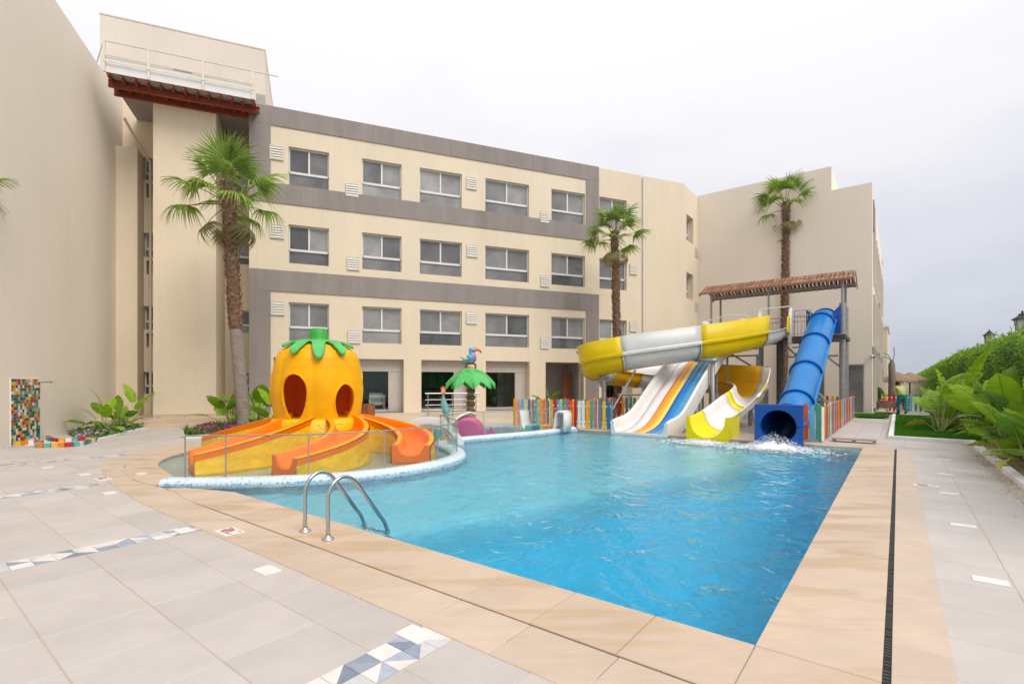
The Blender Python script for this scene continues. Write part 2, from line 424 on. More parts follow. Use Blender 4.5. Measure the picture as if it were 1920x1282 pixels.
def dist_poly(p, poly):
    d = 1e9; q = Vector((p[0], p[1]))
    for i in range(len(poly)):
        a = Vector((poly[i][0], poly[i][1])); b = Vector((poly[(i + 1) % len(poly)][0], poly[(i + 1) % len(poly)][1]))
        ab = b - a; t = max(0, min(1, (q - a).dot(ab) / max(1e-9, ab.length_squared)))
        d = min(d, (a + ab * t - q).length)
    return d
def offset_poly(poly, d):
    """outline moved outwards by d (mitred)"""
    n = len(poly); o = []
    ar = sum(poly[i][0] * poly[(i + 1) % n][1] - poly[(i + 1) % n][0] * poly[i][1] for i in range(n))
    sg = 1 if ar > 0 else -1
    for i in range(n):
        a, b, c = (Vector((poly[(i + k) % n][0], poly[(i + k) % n][1])) for k in (-1, 0, 1))
        n1 = Vector(((b - a).y, -(b - a).x)).normalized() * sg; n2 = Vector(((c - b).y, -(c - b).x)).normalized() * sg
        m_ = (n1 + n2); m_ = m_.normalized() if m_.length > 1e-6 else n1
        k = d / max(0.45, m_.dot(n1))
        o.append(b + m_ * k)
    return o
# ------------------------------------------------------------------ palette
mat('render_cream', (0.76, 0.655, 0.50), 0.85, 0.045, 0.5, stretch=(1, 1, 0.4), bump=0.3, bs=28, spec=0.15, fine=0.03, bdist=0.006, streak=0.055)
mat('render_beige', (0.82, 0.735, 0.625), 0.85, 0.03, 0.45, stretch=(1, 1, 0.5), bump=0.3, bs=28, spec=0.15, fine=0.03, bdist=0.006, streak=0.03)
mat('render_pale', (0.66, 0.60, 0.53), 0.85, 0.04, 0.6, bump=0.3, bs=28, spec=0.15, fine=0.03, bdist=0.006, streak=0.05)
mat('shutter_grey', (0.52, 0.475, 0.43), 0.5, 0.06, 3)
mat('window_pale', (0.27, 0.27, 0.265), 0.06, 0.35, 0.8, rnd=0.2, spec=0.75, bump=0.08, bs=1.2, bdist=0.02)  # pale cloudy grey painted in for reflected sky
mat('window_dark', (0.095, 0.097, 0.10), 0.05, 0.5, 0.9, rnd=0.25, spec=0.75, bump=0.08, bs=1.2, bdist=0.02)  # dark pane grey, mottled in place of real reflections
mat('render_grey', (0.30, 0.265, 0.248), 0.85, 0.10, 1.2, stretch=(1.5, 1.5, 0.25), bump=0.3, bs=30, spec=0.15, fine=0.05, bdist=0.006, streak=0.14)
mat('frame_white', (0.72, 0.71, 0.69), 0.4, 0.04, 3)
mat('vent_white', (0.70, 0.66, 0.59), 0.55, 0.04, 3)
mat('dark_gap', (0.03, 0.03, 0.03), 0.8, 0.1, 3)
mat('window_glass', (0.19, 0.19, 0.19), 0.05, 0.42, 0.6, rnd=0.28, spec=0.75, bump=0.08, bs=1.2, bdist=0.02)  # middle pane grey; its mottling puts cloudy reflections into the colour
mat('dark_glass', (0.04, 0.042, 0.045), 0.05, 0.3, 1.0, rnd=0.2, spec=0.6, bump=0.06, bs=1.5)
glassmat('door_glass', (0.80, 0.86, 0.83))
glassmat('barrier_glass', (0.96, 0.985, 0.975), 1.45, 0.018, (0.75, 0.8, 0.75))
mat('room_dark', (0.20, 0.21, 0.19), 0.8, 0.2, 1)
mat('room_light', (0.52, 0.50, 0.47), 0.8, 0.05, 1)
mat('curtain', (0.34, 0.34, 0.30), 0.9, 0.2, 4, stretch=(1, 1, 0.05))
mat('curtain_green', (0.07, 0.17, 0.12), 0.9, 0.2, 4, stretch=(1, 1, 0.05))
mat('red_oxide', (0.26, 0.055, 0.03), 0.6, 0.18, 4, fine=0.1)
mat('fascia_white', (0.74, 0.73, 0.72), 0.5, 0.06, 2)
mat('rail_cream', (0.72, 0.66, 0.56), 0.5, 0.1, 5)
mat('sheet_grey', (0.38, 0.35, 0.33), 0.6, 0.1, 2)
mat('slab_grey', (0.505, 0.466, 0.440), 0.5, 0.085, 1.3, stretch=(1, 1, 1), bump=0.12, bs=90, rnd=0.05, spec=0.3, fine=0.025, bdist=0.003)
mat('grout_tan', (0.46, 0.39, 0.33), 0.9, 0.12, 3)
mat('deck_beige', (0.60, 0.47, 0.35), 0.6, 0.08, 1.1, bump=0.1, bs=60, bdist=0.004)
gridmat('deck_far', (0.47, 0.42, 0.38), (0.42, 0.36, 0.31), 0.6, 0.006, 0.6, 0.06, rnd=0.03)
stonemat('coping_stone', (0.55, 0.43, 0.325), (0.49, 0.345, 0.205))
stonemat('border_stone', (0.55, 0.44, 0.345), (0.52, 0.405, 0.30))
mat('drain_brown', (0.16, 0.11, 0.075), 0.8, 0.3, 20)
mat('drain_shade', (0.008, 0.008, 0.008), 0.7, 0.4, 20)  # black put in for the darkness down the open slot
mat('steel', (0.55, 0.55, 0.55), 0.2, 0.05, 20, metal=1.0)
mat('steel_dull', (0.42, 0.42, 0.42), 0.4, 0.12, 6, metal=0.75)
mat('galvanised', (0.33, 0.325, 0.325), 0.5, 0.15, 5, metal=0.35, rnd=0.08)
mat('metal_dark', (0.10, 0.09, 0.085), 0.6, 0.3, 6, metal=0.3)
mat('tile_white', (0.74, 0.71, 0.67), 0.4, 0.05, 8)
mat('kerb_white', (0.76, 0.76, 0.76), 0.7, 0.08, 5, bump=0.2, bs=40)
mat('mosaic_slate', srgb(136, 148, 164), 0.5, 0.14, 14, rnd=0.2)
mat('mosaic_mid', srgb(158, 167, 180), 0.5, 0.14, 14, rnd=0.15)
mat('mosaic_pale', srgb(196, 194, 194), 0.5, 0.08, 14, rnd=0.08)
mat('mosaic_white', srgb(216, 212, 208), 0.5, 0.06, 14, rnd=0.05)
mat('sign_red', (0.62, 0.10, 0.14), 0.4, 0.2, 40)
mat('sign_ink', (0.12, 0.10, 0.12), 0.5, 0.2, 30)
gridmat('pool_floor', (0.80, 0.96, 0.98), (0.7, 0.85, 0.88), 0.05, 0.004, 0.35, 0.04, rnd=0.10)
gridmat('pool_floor_deep', (0.12, 0.50, 0.82), (0.4, 0.65, 0.75), 0.05, 0.004, 0.35, 0.06, rnd=0.25)
gridmat('basin_floor', (0.58, 0.70, 0.66), (0.45, 0.55, 0.52), 0.05, 0.004, 0.4, 0.08, rnd=0.10)
gridmat('wall_mosaic', None, (0.6, 0.68, 0.72), 0.026, 0.003, 0.3, 0.05, zside=True,
        specks=[(0, (0.62, 0.74, 0.80)), (0.45, (0.70, 0.78, 0.82)), (0.74, (0.50, 0.68, 0.82)), (0.93, (0.22, 0.42, 0.75))])
gridmat('side_mosaic', None, (0.5, 0.62, 0.7), 0.03, 0.003, 0.3, 0.05, zside=True,
        specks=[(0, (0.64, 0.74, 0.80)), (0.40, (0.30, 0.56, 0.80)), (0.64, (0.10, 0.28, 0.68)), (0.84, (0.10, 0.42, 0.74))])
watermat('pool_water', (0.0, 0.865, 0.995), 0.9, (1, 1, 1), 0.9, 0.68)
watermat('basin_water', None, 1.0, (0.93, 1.0, 0.985), 1.6, 0.12)
mat('foam', (0.85, 0.88, 0.9), 0.6, 0.05, 20)
mat('pumpkin_orange', (0.88, 0.40, 0.0), 0.42, 0.12, 1.3, col2=(0.94, 0.50, 0.0), spec=0.25)
mat('pumpkin_inner', (0.92, 0.13, 0.004), 0.5, 0.12, 2)
mat('flume_orange', (0.88, 0.175, 0.0), 0.45, 0.08, 1.5, spec=0.18)
mat('flume_rim', (0.92, 0.35, 0.01), 0.42, 0.05, 2, spec=0.2)
mat('skirt_yellow', (0.88, 0.46, 0.0), 0.36, 0.10, 2.2, col2=(0.93, 0.57, 0.0), bump=0.7, bs=3.2, bdist=0.12, spec=0.5)
mat('leaf_green', (0.035, 0.36, 0.04), 0.5, 0.12, 2)
mat('leaf_green_pale', (0.09, 0.46, 0.12), 0.5, 0.12, 2)
mat('slide_yellow', (0.74, 0.53, 0.0), 0.32, 0.08, 1.4, spec=0.3)
mat('slide_amber', (0.76, 0.41, 0.0), 0.33, 0.08, 1.4, spec=0.3)
mat('slide_lemon', (0.76, 0.68, 0.0), 0.30, 0.06, 1.4, spec=0.3)
mat('slide_white', (0.76, 0.745, 0.74), 0.28, 0.04, 1.2, spec=0.5)
mat('slide_grey', (0.58, 0.575, 0.555), 0.32, 0.05, 1.2, spec=0.5)
mat('lane_pink', (0.76, 0.70, 0.67), 0.25, 0.02, 1.5)
mat('lane_orange', (0.86, 0.30, 0.015), 0.26, 0.02, 2)
mat('lane_yellow', (0.88, 0.62, 0.09), 0.26, 0.02, 2)
mat('lane_blue', (0.012, 0.19, 0.56), 0.26, 0.02, 2)
mat('lane_sky', (0.07, 0.40, 0.74), 0.26, 0.02, 2)
mat('lane_aqua', (0.33, 0.66, 0.76), 0.26, 0.02, 2)
mat('tube_blue', (0.0, 0.165, 0.50), 0.32, 0.06, 0.7, col2=(0.0, 0.20, 0.56), spec=0.35)
mat('tube_blue_deep', (0.008, 0.085, 0.37), 0.35, 0.08, 1.3)
mat('tube_dark', (0.004, 0.012, 0.04), 0.5, 0.2, 2)
mat('roof_wood', (0.265, 0.125, 0.072), 0.75, 0.25, 6, rnd=0.28, fine=0.12, bs=50)
mat('roof_wood_dark', (0.13, 0.055, 0.035), 0.8, 0.2, 6, rnd=0.2)
mat('rafter_pale', (0.50, 0.40, 0.31), 0.7, 0.15, 6, rnd=0.15)
mat('wood_bin', (0.27, 0.095, 0.035), 0.6, 0.25, 8, rnd=0.2, fine=0.12)
mat('wood_grey', (0.36, 0.29, 0.235), 0.8, 0.2, 6, rnd=0.15, fine=0.12)
mat('trunk_brown', (0.17, 0.105, 0.065), 0.9, 0.4, 9, fine=0.35, bs=40, bump=0.8, bdist=0.03)
mat('trunk_grey', (0.27, 0.225, 0.19), 0.9, 0.25, 5, stretch=(1, 1, 3), fine=0.22, bs=30, bump=0.8, bdist=0.02)
mat('leaf_base', (0.23, 0.135, 0.085), 0.9, 0.5, 11, fine=0.35, bs=50)
leafmat('fan_green', (0.17, 0.29, 0.035), (0.34, 0.47, 0.10), 0.42, 0.25, 0.35)
leafmat('fan_old', (0.26, 0.26, 0.09), (0.40, 0.33, 0.16), 0.6, 0.25, 0.3)
leafmat('paddle_green', (0.20, 0.40, 0.012), (0.33, 0.53, 0.03), 0.34, 0.28, 0.42, 2.0)
leafmat('paddle_dark', (0.09, 0.25, 0.03), (0.16, 0.34, 0.04), 0.34, 0.25, 0.35, 2.0)
leafmat('paddle_yellow', (0.36, 0.44, 0.03), (0.52, 0.46, 0.06), 0.45, 0.2, 0.35, 3.0)
leafmat('paddle_rib', (0.40, 0.50, 0.16), (0.50, 0.58, 0.20), 0.45, 0.1, 0.2)
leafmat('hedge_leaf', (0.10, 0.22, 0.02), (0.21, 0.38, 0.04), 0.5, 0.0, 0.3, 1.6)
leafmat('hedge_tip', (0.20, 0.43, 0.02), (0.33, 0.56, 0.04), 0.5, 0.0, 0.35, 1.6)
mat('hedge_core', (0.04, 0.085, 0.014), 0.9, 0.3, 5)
leafmat('grass_blade', (0.06, 0.23, 0.010), (0.11, 0.34, 0.018), 0.5, 0.0, 0.3, 3)
leafmat('cover_leaf', (0.075, 0.17, 0.025), (0.15, 0.26, 0.05), 0.5, 0.0, 0.3, 6)
mat('flower_magenta', (0.40, 0.035, 0.20), 0.6, 0.3, 12, col2=(0.55, 0.08, 0.32))
mat('flower_lilac', (0.44, 0.22, 0.50), 0.6, 0.3, 12, col2=(0.62, 0.42, 0.62))
mat('soil', (0.30, 0.215, 0.14), 0.95, 0.28, 4, bump=0.9, bs=20, fine=0.2, bdist=0.04)
mat('ground_sand', (0.42, 0.36, 0.28), 0.95, 0.15, 0.3)
mat('whale_pink', (0.56, 0.075, 0.235), 0.35, 0.12, 2)
mat('toy_white', (0.74, 0.73, 0.71), 0.35, 0.05, 3)
mat('toy_teal', (0.19, 0.42, 0.42), 0.45, 0.2, 8, fine=0.15, bs=60)
mat('toy_brown', (0.22, 0.085, 0.025), 0.5, 0.25, 8, fine=0.15)
mat('toy_orange', (0.72, 0.22, 0.06), 0.45, 0.15, 8)
mat('toy_coral', (0.72, 0.30, 0.17), 0.5, 0.2, 20)
mat('bird_blue', (0.10, 0.45, 0.60), 0.35, 0.15, 6)
mat('bird_purple', (0.36, 0.13, 0.44), 0.35, 0.15, 6)
mat('thatch', (0.27, 0.19, 0.12), 0.95, 0.4, 14, fine=0.3)
mat('skin', (0.36, 0.20, 0.13), 0.6, 0.08, 5)
mat('shirt_lime', (0.46, 0.58, 0.20), 0.8, 0.1, 6)
mat('trousers_teal', (0.012, 0.17, 0.18), 0.8, 0.2, 6)
mat('hair_black', (0.015, 0.013, 0.012), 0.6, 0.2, 6)
mat('barrow_brown', (0.30, 0.22, 0.16), 0.7, 0.2, 6)
mat('cloth_red', (0.42, 0.05, 0.06), 0.8, 0.2, 6)
mat('lamp_black', (0.03, 0.03, 0.035), 0.5, 0.2, 6)
mat('lamp_pane', (0.68, 0.64, 0.58), 0.3, 0.05, 6)
mat('pot_black', (0.03, 0.03, 0.03), 0.6, 0.2, 6)
PICK = {'red': srgb(196, 32, 34), 'orange': srgb(233, 96, 38), 'amber': srgb(240, 170, 20), 'yellow': srgb(214, 190, 70), 'green': srgb(78, 160, 130),
        'aqua': srgb(110, 190, 185), 'sky': srgb(110, 190, 226), 'blue': srgb(40, 112, 165), 'pink': srgb(236, 148, 150), 'coral': srgb(238, 122, 96),
        'grey': srgb(112, 122, 128), 'mauve': srgb(150, 125, 140), 'cream': srgb(232, 216, 180), 'white': srgb(236, 234, 232)}
for k_, c_ in PICK.items(): mat('picket_' + k_, c_, 0.55, 0.10, 7, fine=0.06, bs=60)
TILE = {'teal': srgb(45, 135, 130), 'darkgreen': srgb(28, 84, 66), 'navy': srgb(26, 62, 96), 'orange': srgb(224, 130, 36), 'yellow': srgb(222, 176, 56),
        'white': srgb(222, 220, 216), 'red': srgb(190, 44, 40), 'blue': srgb(16, 76, 128), 'aqua': srgb(100, 170, 168)}
for k_, c_ in TILE.items(): mat('tile_' + k_ + '_glaze', c_, 0.3, 0.12, 9)
TILES = ['tile_' + k_ + '_glaze' for k_ in TILE]

# ------------------------------------------------------------------ outlines of the pools
NEAR_U, FAR_U, RIGHT_V = 3.32, 15.0, -0.69
A_ = W(NEAR_U, RIGHT_V); B_ = W(FAR_U, RIGHT_V); C_ = W(FAR_U, -8.75)
kid_back = catmull([C_ + Vector((0.05, 0.3, 0)), (1.5, 18.0, 0), (0.3, 18.5, 0), (-1.2, 18.4, 0), (-2.9, 17.5, 0), (-4.6, 16.2, 0), (-6.1, 14.7, 0), (-7.05, 13.3, 0),
                    (-7.5, 12.0, 0), (-7.45, 10.9, 0), (-7.0, 9.9, 0), (-6.35, 9.15, 0), (-5.85, 8.6, 0), (-5.62, 8.15, 0), (-5.55, 7.78, 0), (-5.25, 7.62, 0), (-4.75, 7.56, 0), W(NEAR_U, -7.7)], 5)
OUTLINE = [A_, B_, C_] + kid_back                                    # both pools together: the hole in the deck
# ring wall between the two pools (centre line, from the far end to the tail)
RING = catmull([C_ + Vector((-0.15, 0.12, 0)), (0.6, 15.66, 0), (-0.7, 14.62, 0), (-1.55, 13.85, 0), (-1.86, 13.3, 0), (-1.72, 12.6, 0), (-1.36, 11.8, 0), (-1.18, 10.9, 0), (-1.3, 10.1, 0), (-1.75, 9.3, 0), (-2.5, 8.62, 0),
                (-3.4, 8.2, 0), (-4.2, 8.03, 0), (-5.0, 7.96, 0), (-5.5, 7.95, 0)], 8)
RW = 0.17                                                            # half width of that wall
def side_of(pts, d):
    o = []
    for i, p in enumerate(pts):
        t = (pts[min(i + 1, len(pts) - 1)] - pts[max(i - 1, 0)]); t.z = 0; t.normalize()
        o.append(p + Vector((-t.y, t.x, 0)) * d)
    return o
RING_OUT = side_of(RING, RW)                                         # main-pool side (left of the direction of travel)
RING_IN = side_of(RING, -RW)

# ------------------------------------------------------------------ ground and deck
def sheet(outer, holes, z, name, m, kind='structure', parent=None):
    polys = [[Vector((p[0], p[1], 0)) for p in outer]] + [[Vector((p[0], p[1], 0)) for p in h] for h in holes]
    tris = tessellate_polygon(polys)
    flat = [p for q in polys for p in q]
    mb = MB(); mb.add([(p.x, p.y, z) for p in flat], tris)
    me = mb.mesh(name, m, None, False)
    bm = bmesh.new(); bm.from_mesh(me)
    for f in bm.faces:
        if f.normal.z < 0: f.normal_flip()
    bm.to_mesh(me); bm.free()
    o = link(name, me, parent)
    if kind: o['kind'] = kind
    return o
BIG = [(-900, -60), (900, -60), (900, 1500), (-900, 1500)]
DECK = [(-40, -12), (60, -12), (60, 62), (-40, 62)]
sheet(BIG, [DECK], -0.03, 'ground', 'ground_sand')
hole = offset_poly(OUTLINE, 0.03)
deck = sheet(DECK, [hole], -0.028, 'pool_deck', 'deck_far')
# far water beyond the beach
mb = MB(); mb.quad((-900, 260, -0.02), (900, 260, -0.02), (900, 1400, -0.02), (-900, 1400, -0.02))
mat('sea_blue', (0.10, 0.16, 0.20), 0.25, 0.1, 0.05)
struct(mb.build('sea', 'sea_blue'))

# paving: square slabs in the pool frame, with bands of triangular mosaic between every six rows
paving = bpy.data.objects.new('paving', None); COL.objects.link(paving); paving['kind'] = 'structure'
SL = 0.585; GAP = 0.005; PER = 0.3 + 6 * SL
grout_poly = [W(-7, -22), W(15.8, -22), W(15.8, -1.6), W(18, -1.6), W(18, 1.5), W(-7, 1.5)]
def slab_mesh(su, sv, name):
    m_ = MB(); b = 0.004
    x, y = su / 2 - GAP / 2, sv / 2 - GAP / 2
    vs = [(-x, -y, -0.022), (x, -y, -0.022), (x, y, -0.022), (-x, y, -0.022), (-x, -y, -b), (x, -y, -b), (x, y, -b), (-x, y, -b),
          (-x + b, -y + b, 0), (x - b, -y + b, 0), (x - b, y - b, 0), (-x + b, y - b, 0)]
    fs = [(0, 1, 5, 4), (1, 2, 6, 5), (2, 3, 7, 6), (3, 0, 4, 7), (4, 5, 9, 8), (5, 6, 10, 9), (6, 7, 11, 10), (7, 4, 8, 11), (8, 9, 10, 11)]
    m_.add(vs, fs); return m_.mesh(name, 'slab_grey')
slab_me = slab_mesh(SL, SL, 'paving_slab')
LW_E = -10.94                                                        # plane of the left wing's wall (facade frame)
def visible(p, mx=240):
    if p.y < 0.5: return False
    x = CX + p.x / p.y * FOC; y = HY + EYE / p.y * FOC
    return -mx < x < 1920 + mx and y < 1282 + 300
cells = []
v0 = -2.2                                                            # right edge of one mosaic band
for k in range(-6, 3):
    top = v0 + k * PER
    for r in range(6):
        for iu in range(-14, 40):
            cells.append((1.262 + SL * iu + SL / 2 - 0.585, top - 0.3 - SL * r - SL / 2))
slabs = []
for u_, v_ in cells:
    c = W(u_, v_)
    f_ = ((c.x - F0[0]) * EX + (c.y - F0[1]) * EY, -(c.x - F0[0]) * EY + (c.y - F0[1]) * EX)
    if not visible(c) or f_[0] < LW_E - 0.2 or f_[1] > -1.0: continue
    if u_ > 17.6 and v_ > -0.3: continue
    if v_ > 1.75 or inside(c, OUTLINE) or dist_poly(c, OUTLINE) < (0.3 if v_ < -7.6 else 0.75): continue
    if u_ > 15 and v_ > -9.5 and v_ < -1.6 and u_ < 29: continue
    if c.y > 24: continue
    slabs.append((1500 / (c.y ** 2), u_, v_, c))
slabs.sort(key=lambda t: -t[0])
far_mb = MB()
for i, (sz, u_, v_, c) in enumerate(slabs):
    if i < 280:
        o = link('paving_slab', slab_me, paving, (c.x, c.y, RN.uniform(-0.0012, 0.0012)), (0, 0, UVROT + RN.choice((0, PI))))
    else:
        x = SL / 2 - GAP / 2
        q = [W(u_ + a * x, v_ + b * x, -0.001) for a, b in ((-1, -1), (1, -1), (1, 1), (-1, 1))]
        far_mb.add([(p.x, p.y, -0.025) for p in q] + q, [(4, 5, 6, 7), (0, 1, 5, 4), (1, 2, 6, 5), (2, 3, 7, 6), (3, 0, 4, 7)])
o = far_mb.build('paving_slab_field', 'slab_grey', paving); o['kind'] = 'stuff'
# mosaic bands
tri_cols = ['mosaic_slate', 'mosaic_mid', 'mosaic_pale', 'mosaic_white', 'mosaic_white']
tri_me = {}
for c_ in set(tri_cols):
    for d_ in range(4):
        h_ = 0.075 - 0.002
        cs = [(-h_, -h_), (h_, -h_), (h_, h_), (-h_, h_)]
        t_ = [cs[d_], cs[(d_ + 1) % 4], cs[(d_ + 2) % 4]]
        m_ = MB(); m_.prism(t_, -0.02, 0.0); tri_me[c_, d_] = m_.mesh('mosaic_tile', c_)
sq_me = MB(); sq_me.box((-0.073, -0.073, -0.02), (0.073, 0.073, 0.0)); sq_me = sq_me.mesh('marker_tile', 'tile_white')
fm = [MB() for _ in range(4)]; nb = 0
for k in range(-4, 2):
    top = v0 + k * PER
    band = None
    for iu in range(-30, 120):
        u_ = 1.67 + 0.15 * iu + 0.075
        for j in range(2):
            v_ = top - 0.075 - 0.15 * j
            c = W(u_, v_)
            fe_ = (c.x - F0[0]) * EX + (c.y - F0[1]) * EY; fn_ = -(c.x - F0[0]) * EY + (c.y - F0[1]) * EX
            if not visible(c) or fe_ < LW_E or fn_ > -1.2 or inside(c, OUTLINE) or dist_poly(c, OUTLINE) < 1.0 or c.y > 13 or v_ > 0.3 or u_ > 14.5: continue
            sl = (iu + j) % 2
            for half in (0, 1):
                col_ = RN.choice(tri_cols); d_ = sl + 2 * half
                if c.y < 7.5:
                    if band is None:
                        band = bpy.data.objects.new('mosaic_band', None); COL.objects.link(band); band.parent = paving
                    link('mosaic_tile', tri_me[col_, d_], band, (c.x, c.y, -0.0005), (0, 0, UVROT)); nb += 1
                else:
                    h_ = 0.073; cs = [(-h_, -h_), (h_, -h_), (h_, h_), (-h_, h_)]
                    t_ = [cs[d_], cs[(d_ + 1) % 4], cs[(d_ + 2) % 4]]
                    q = [W(u_ + a, v_ + b, -0.0005) for a, b in t_]
                    fm[0].add(q, [(0, 1, 2)], ('mosaic_slate', 'mosaic_mid', 'mosaic_pale', 'mosaic_white').index(col_))
o = fm[0].build('mosaic_band_field', ['mosaic_slate', 'mosaic_mid', 'mosaic_pale', 'mosaic_white'], paving, fix=False); o['kind'] = 'stuff'
gb = sheet(grout_poly, [hole], -0.004, 'grout_bed', 'grout_tan', None, paving)

# coping: stones along the straight edges, a band round the curves, a slot drain and a border
coping = bpy.data.objects.new('pool_coping', None); COL.objects.link(coping); coping['kind'] = 'structure'
Z1 = 0.006
def stone(corners, name, m, par, z0=-0.05, z1=Z1):
    c = sum(corners, Vector()) / 4
    mb = MB(); q = [p - c for p in corners]
    sh = [p - p.normalized() * 0.006 for p in q]
    vs = [Vector((p.x, p.y, z0)) for p in q] + [Vector((p.x, p.y, z1 - 0.004)) for p in q] + [Vector((p.x, p.y, z1)) for p in sh]
    fs = [(i, (i + 1) % 4, 4 + (i + 1) % 4, 4 + i) for i in range(4)] + [(4 + i, 4 + (i + 1) % 4, 8 + (i + 1) % 4, 8 + i) for i in range(4)] + [(8, 9, 10, 11)]
    mb.add(vs, fs)
    return link(name, mb.mesh(name, m), par, (c.x, c.y, RN.uniform(-0.001, 0.001)))
g2 = 0.003
NB = -7.7
sv = RIGHT_V
i = 0
cw = 0.62
v_ = RIGHT_V
while v_ > NB + 0.05:                                                # near edge
    v2 = max(NB, v_ - 0.63)
    stone([W(2.705, v2 + g2), W(NEAR_U, v2 + g2), W(NEAR_U, v_ - g2), W(2.705, v_ - g2)], 'coping_stone', 'coping_stone', coping)
    v_ = v2
stone([W(2.705, RIGHT_V + g2), W(NEAR_U - g2, RIGHT_V + g2), W(NEAR_U - g2, RIGHT_V + cw), W(2.705, RIGHT_V + cw)], 'coping_stone', 'coping_stone', coping)
u_ = NEAR_U
while u_ < FAR_U - 0.05:                                             # right edge
    u2 = min(FAR_U, u_ + 1.168)
    stone([W(u_ + g2, RIGHT_V), W(u2 - g2, RIGHT_V), W(u2 - g2, RIGHT_V + cw), W(u_ + g2, RIGHT_V + cw)], 'coping_stone', 'coping_stone', coping)
    u_ = u2
for (a0, a1, b0, b1) in ((FAR_U + g2, FAR_U + 0.6, RIGHT_V, RIGHT_V + cw),): stone([W(a0, b0), W(a1, b0), W(a1, b1), W(a0, b1)], 'coping_stone', 'coping_stone', coping)
v_ = RIGHT_V
while v_ > -8.7:                                                     # far edge
    v2 = max(-8.75, v_ - 1.15)
    stone([W(FAR_U, v2 + g2), W(FAR_U + 0.6, v2 + g2), W(FAR_U + 0.6, v_ - g2), W(FAR_U, v_ - g2)], 'coping_stone', 'coping_stone', coping)
    v_ = v2
# border outside the drain
u_ = 2.685 - 0.0
v_ = RIGHT_V + cw + 0.04
while v_ > NB + 0.05:
    v2 = max(NB, v_ - 0.63)
    stone([W(2.25, v2 + g2), W(2.685, v2 + g2), W(2.685, v_ - g2), W(2.25, v_ - g2)], 'border_stone', 'border_stone', coping)
    v_ = v2
stone([W(2.25, RIGHT_V + cw + 0.045), W(2.685, RIGHT_V + cw + 0.045), W(2.685, 0.26), W(2.25, 0.26)], 'border_stone', 'border_stone', coping)
u_ = 2.69
while u_ < 15.6:
    u2 = min(15.62, u_ + 1.168)
    stone([W(u_ + g2, RIGHT_V + cw + 0.04), W(u2 - g2, RIGHT_V + cw + 0.04), W(u2 - g2, 0.25), W(u_ + g2, 0.25)], 'border_stone', 'border_stone', coping)
    u_ = u2
# curved left side: bands following the outline
kb = [p for p in OUTLINE[3:]]
def band(pts, d0, d1, z0, z1, name, m, par, fix=True):
    closed = OUTLINE
    o0 = offset_poly(closed, d0) if d0 else [Vector((p.x, p.y)) for p in closed]
    o1 = offset_poly(closed, d1)
    rng = range(3 + 28, len(OUTLINE))
    rows = []
    for i_ in rng:
        rows.append([Vector((o0[i_].x, o0[i_].y, z0)), Vector((o0[i_].x, o0[i_].y, z1)), Vector((o1[i_].x, o1[i_].y, z1)), Vector((o1[i_].x, o1[i_].y, z0))])
    mb = MB(); mb.grid(rows, smooth=False)
    return mb.build(name, m, par)
def resample_n(pts, n):
    al = [0]
    for k in range(1, len(pts)): al.append(al[-1] + (pts[k] - pts[k - 1]).length)
    o = []
    for k in range(n + 1):
        s_ = al[-1] * k / n; q = 0
        while q < len(al) - 2 and al[q + 1] < s_: q += 1
        o.append(pts[q].lerp(pts[q + 1], (s_ - al[q]) / max(1e-9, al[q + 1] - al[q])))
    return o
inn = resample_n([Vector((p.x, p.y, 0)) for p in kid_back[35:]], 70)
drn = resample_n(catmull([(-7.75, 13.75, 0), (-8.15, 12.3, 0), PX(282, 854), PX(245, 866.5), PX(229, 884), PX(254.5, 901), PX(313, 917), W(2.695, -7.7)], 8), 70)
brd = resample_n(catmull([(-8.2, 14.2, 0), (-8.75, 12.5, 0), (-8.5, 10.7, 0), PX(190, 878), PX(211, 909), W(2.33, -9.0), W(2.27, -8.3), W(2.25, -7.7)], 8), 70)
for pa, pb_, na, nb_, nm_, m_ in ((inn, drn, 0.0, 0.012, 'curved_coping', 'coping_stone'), (drn, brd, 0.012, 0.0, 'curved_border', 'border_stone')):
    rows = []
    for a, b_ in zip(pa, pb_):
        d_ = (b_ - a); d_ = d_ / max(d_.length, 1e-6); a2 = a + d_ * na; b2 = b_ - d_ * nb_
        rows.append([Vector((q.x, q.y, z)) for q, z in ((a2, -0.05), (a2, Z1 - 0.001), (b2, Z1 - 0.001), (b2, -0.05))])
    mb = MB(); mb.grid(rows, smooth=False); mb.build(nm_, m_, coping)
mb = MB(); mb.grid([[Vector((p.x, p.y, -0.001)) + Vector((0.02, 0.02, 0)), Vector((p.x, p.y, -0.001)) - Vector((0.02, 0.02, 0))] for p in drn], smooth=False); mb.build('curved_slot', 'drain_brown', coping)
# slot drain: solid black strip painted as the shade inside the slot, with grate
mb = MB()
m2 = MB(); m2.box((2.684, NB, -0.02), (2.706, RIGHT_V + cw, -0.002), W); m2.build('slot_joint', 'drain_brown', coping)
mb.box((2.684, RIGHT_V + cw, -0.02), (15.62, RIGHT_V + cw + 0.041, -0.002), W)
dr = mb.build('slot_drain', 'drain_shade', coping)
for iu in range(0, 66):                                              # cross bars of the grate
    pass
mb = MB()
for iu in range(0, 320):
    uu = 2.75 + iu * 0.04
    if uu < 15.55 and (iu * 7) % 11 > 1: mb.box((uu, RIGHT_V + cw + 0.004, -0.003), (uu + 0.010, RIGHT_V + cw + 0.037, -0.001), W)
o = mb.build('drain_grate', 'metal_dark', coping); o['kind'] = 'stuff'
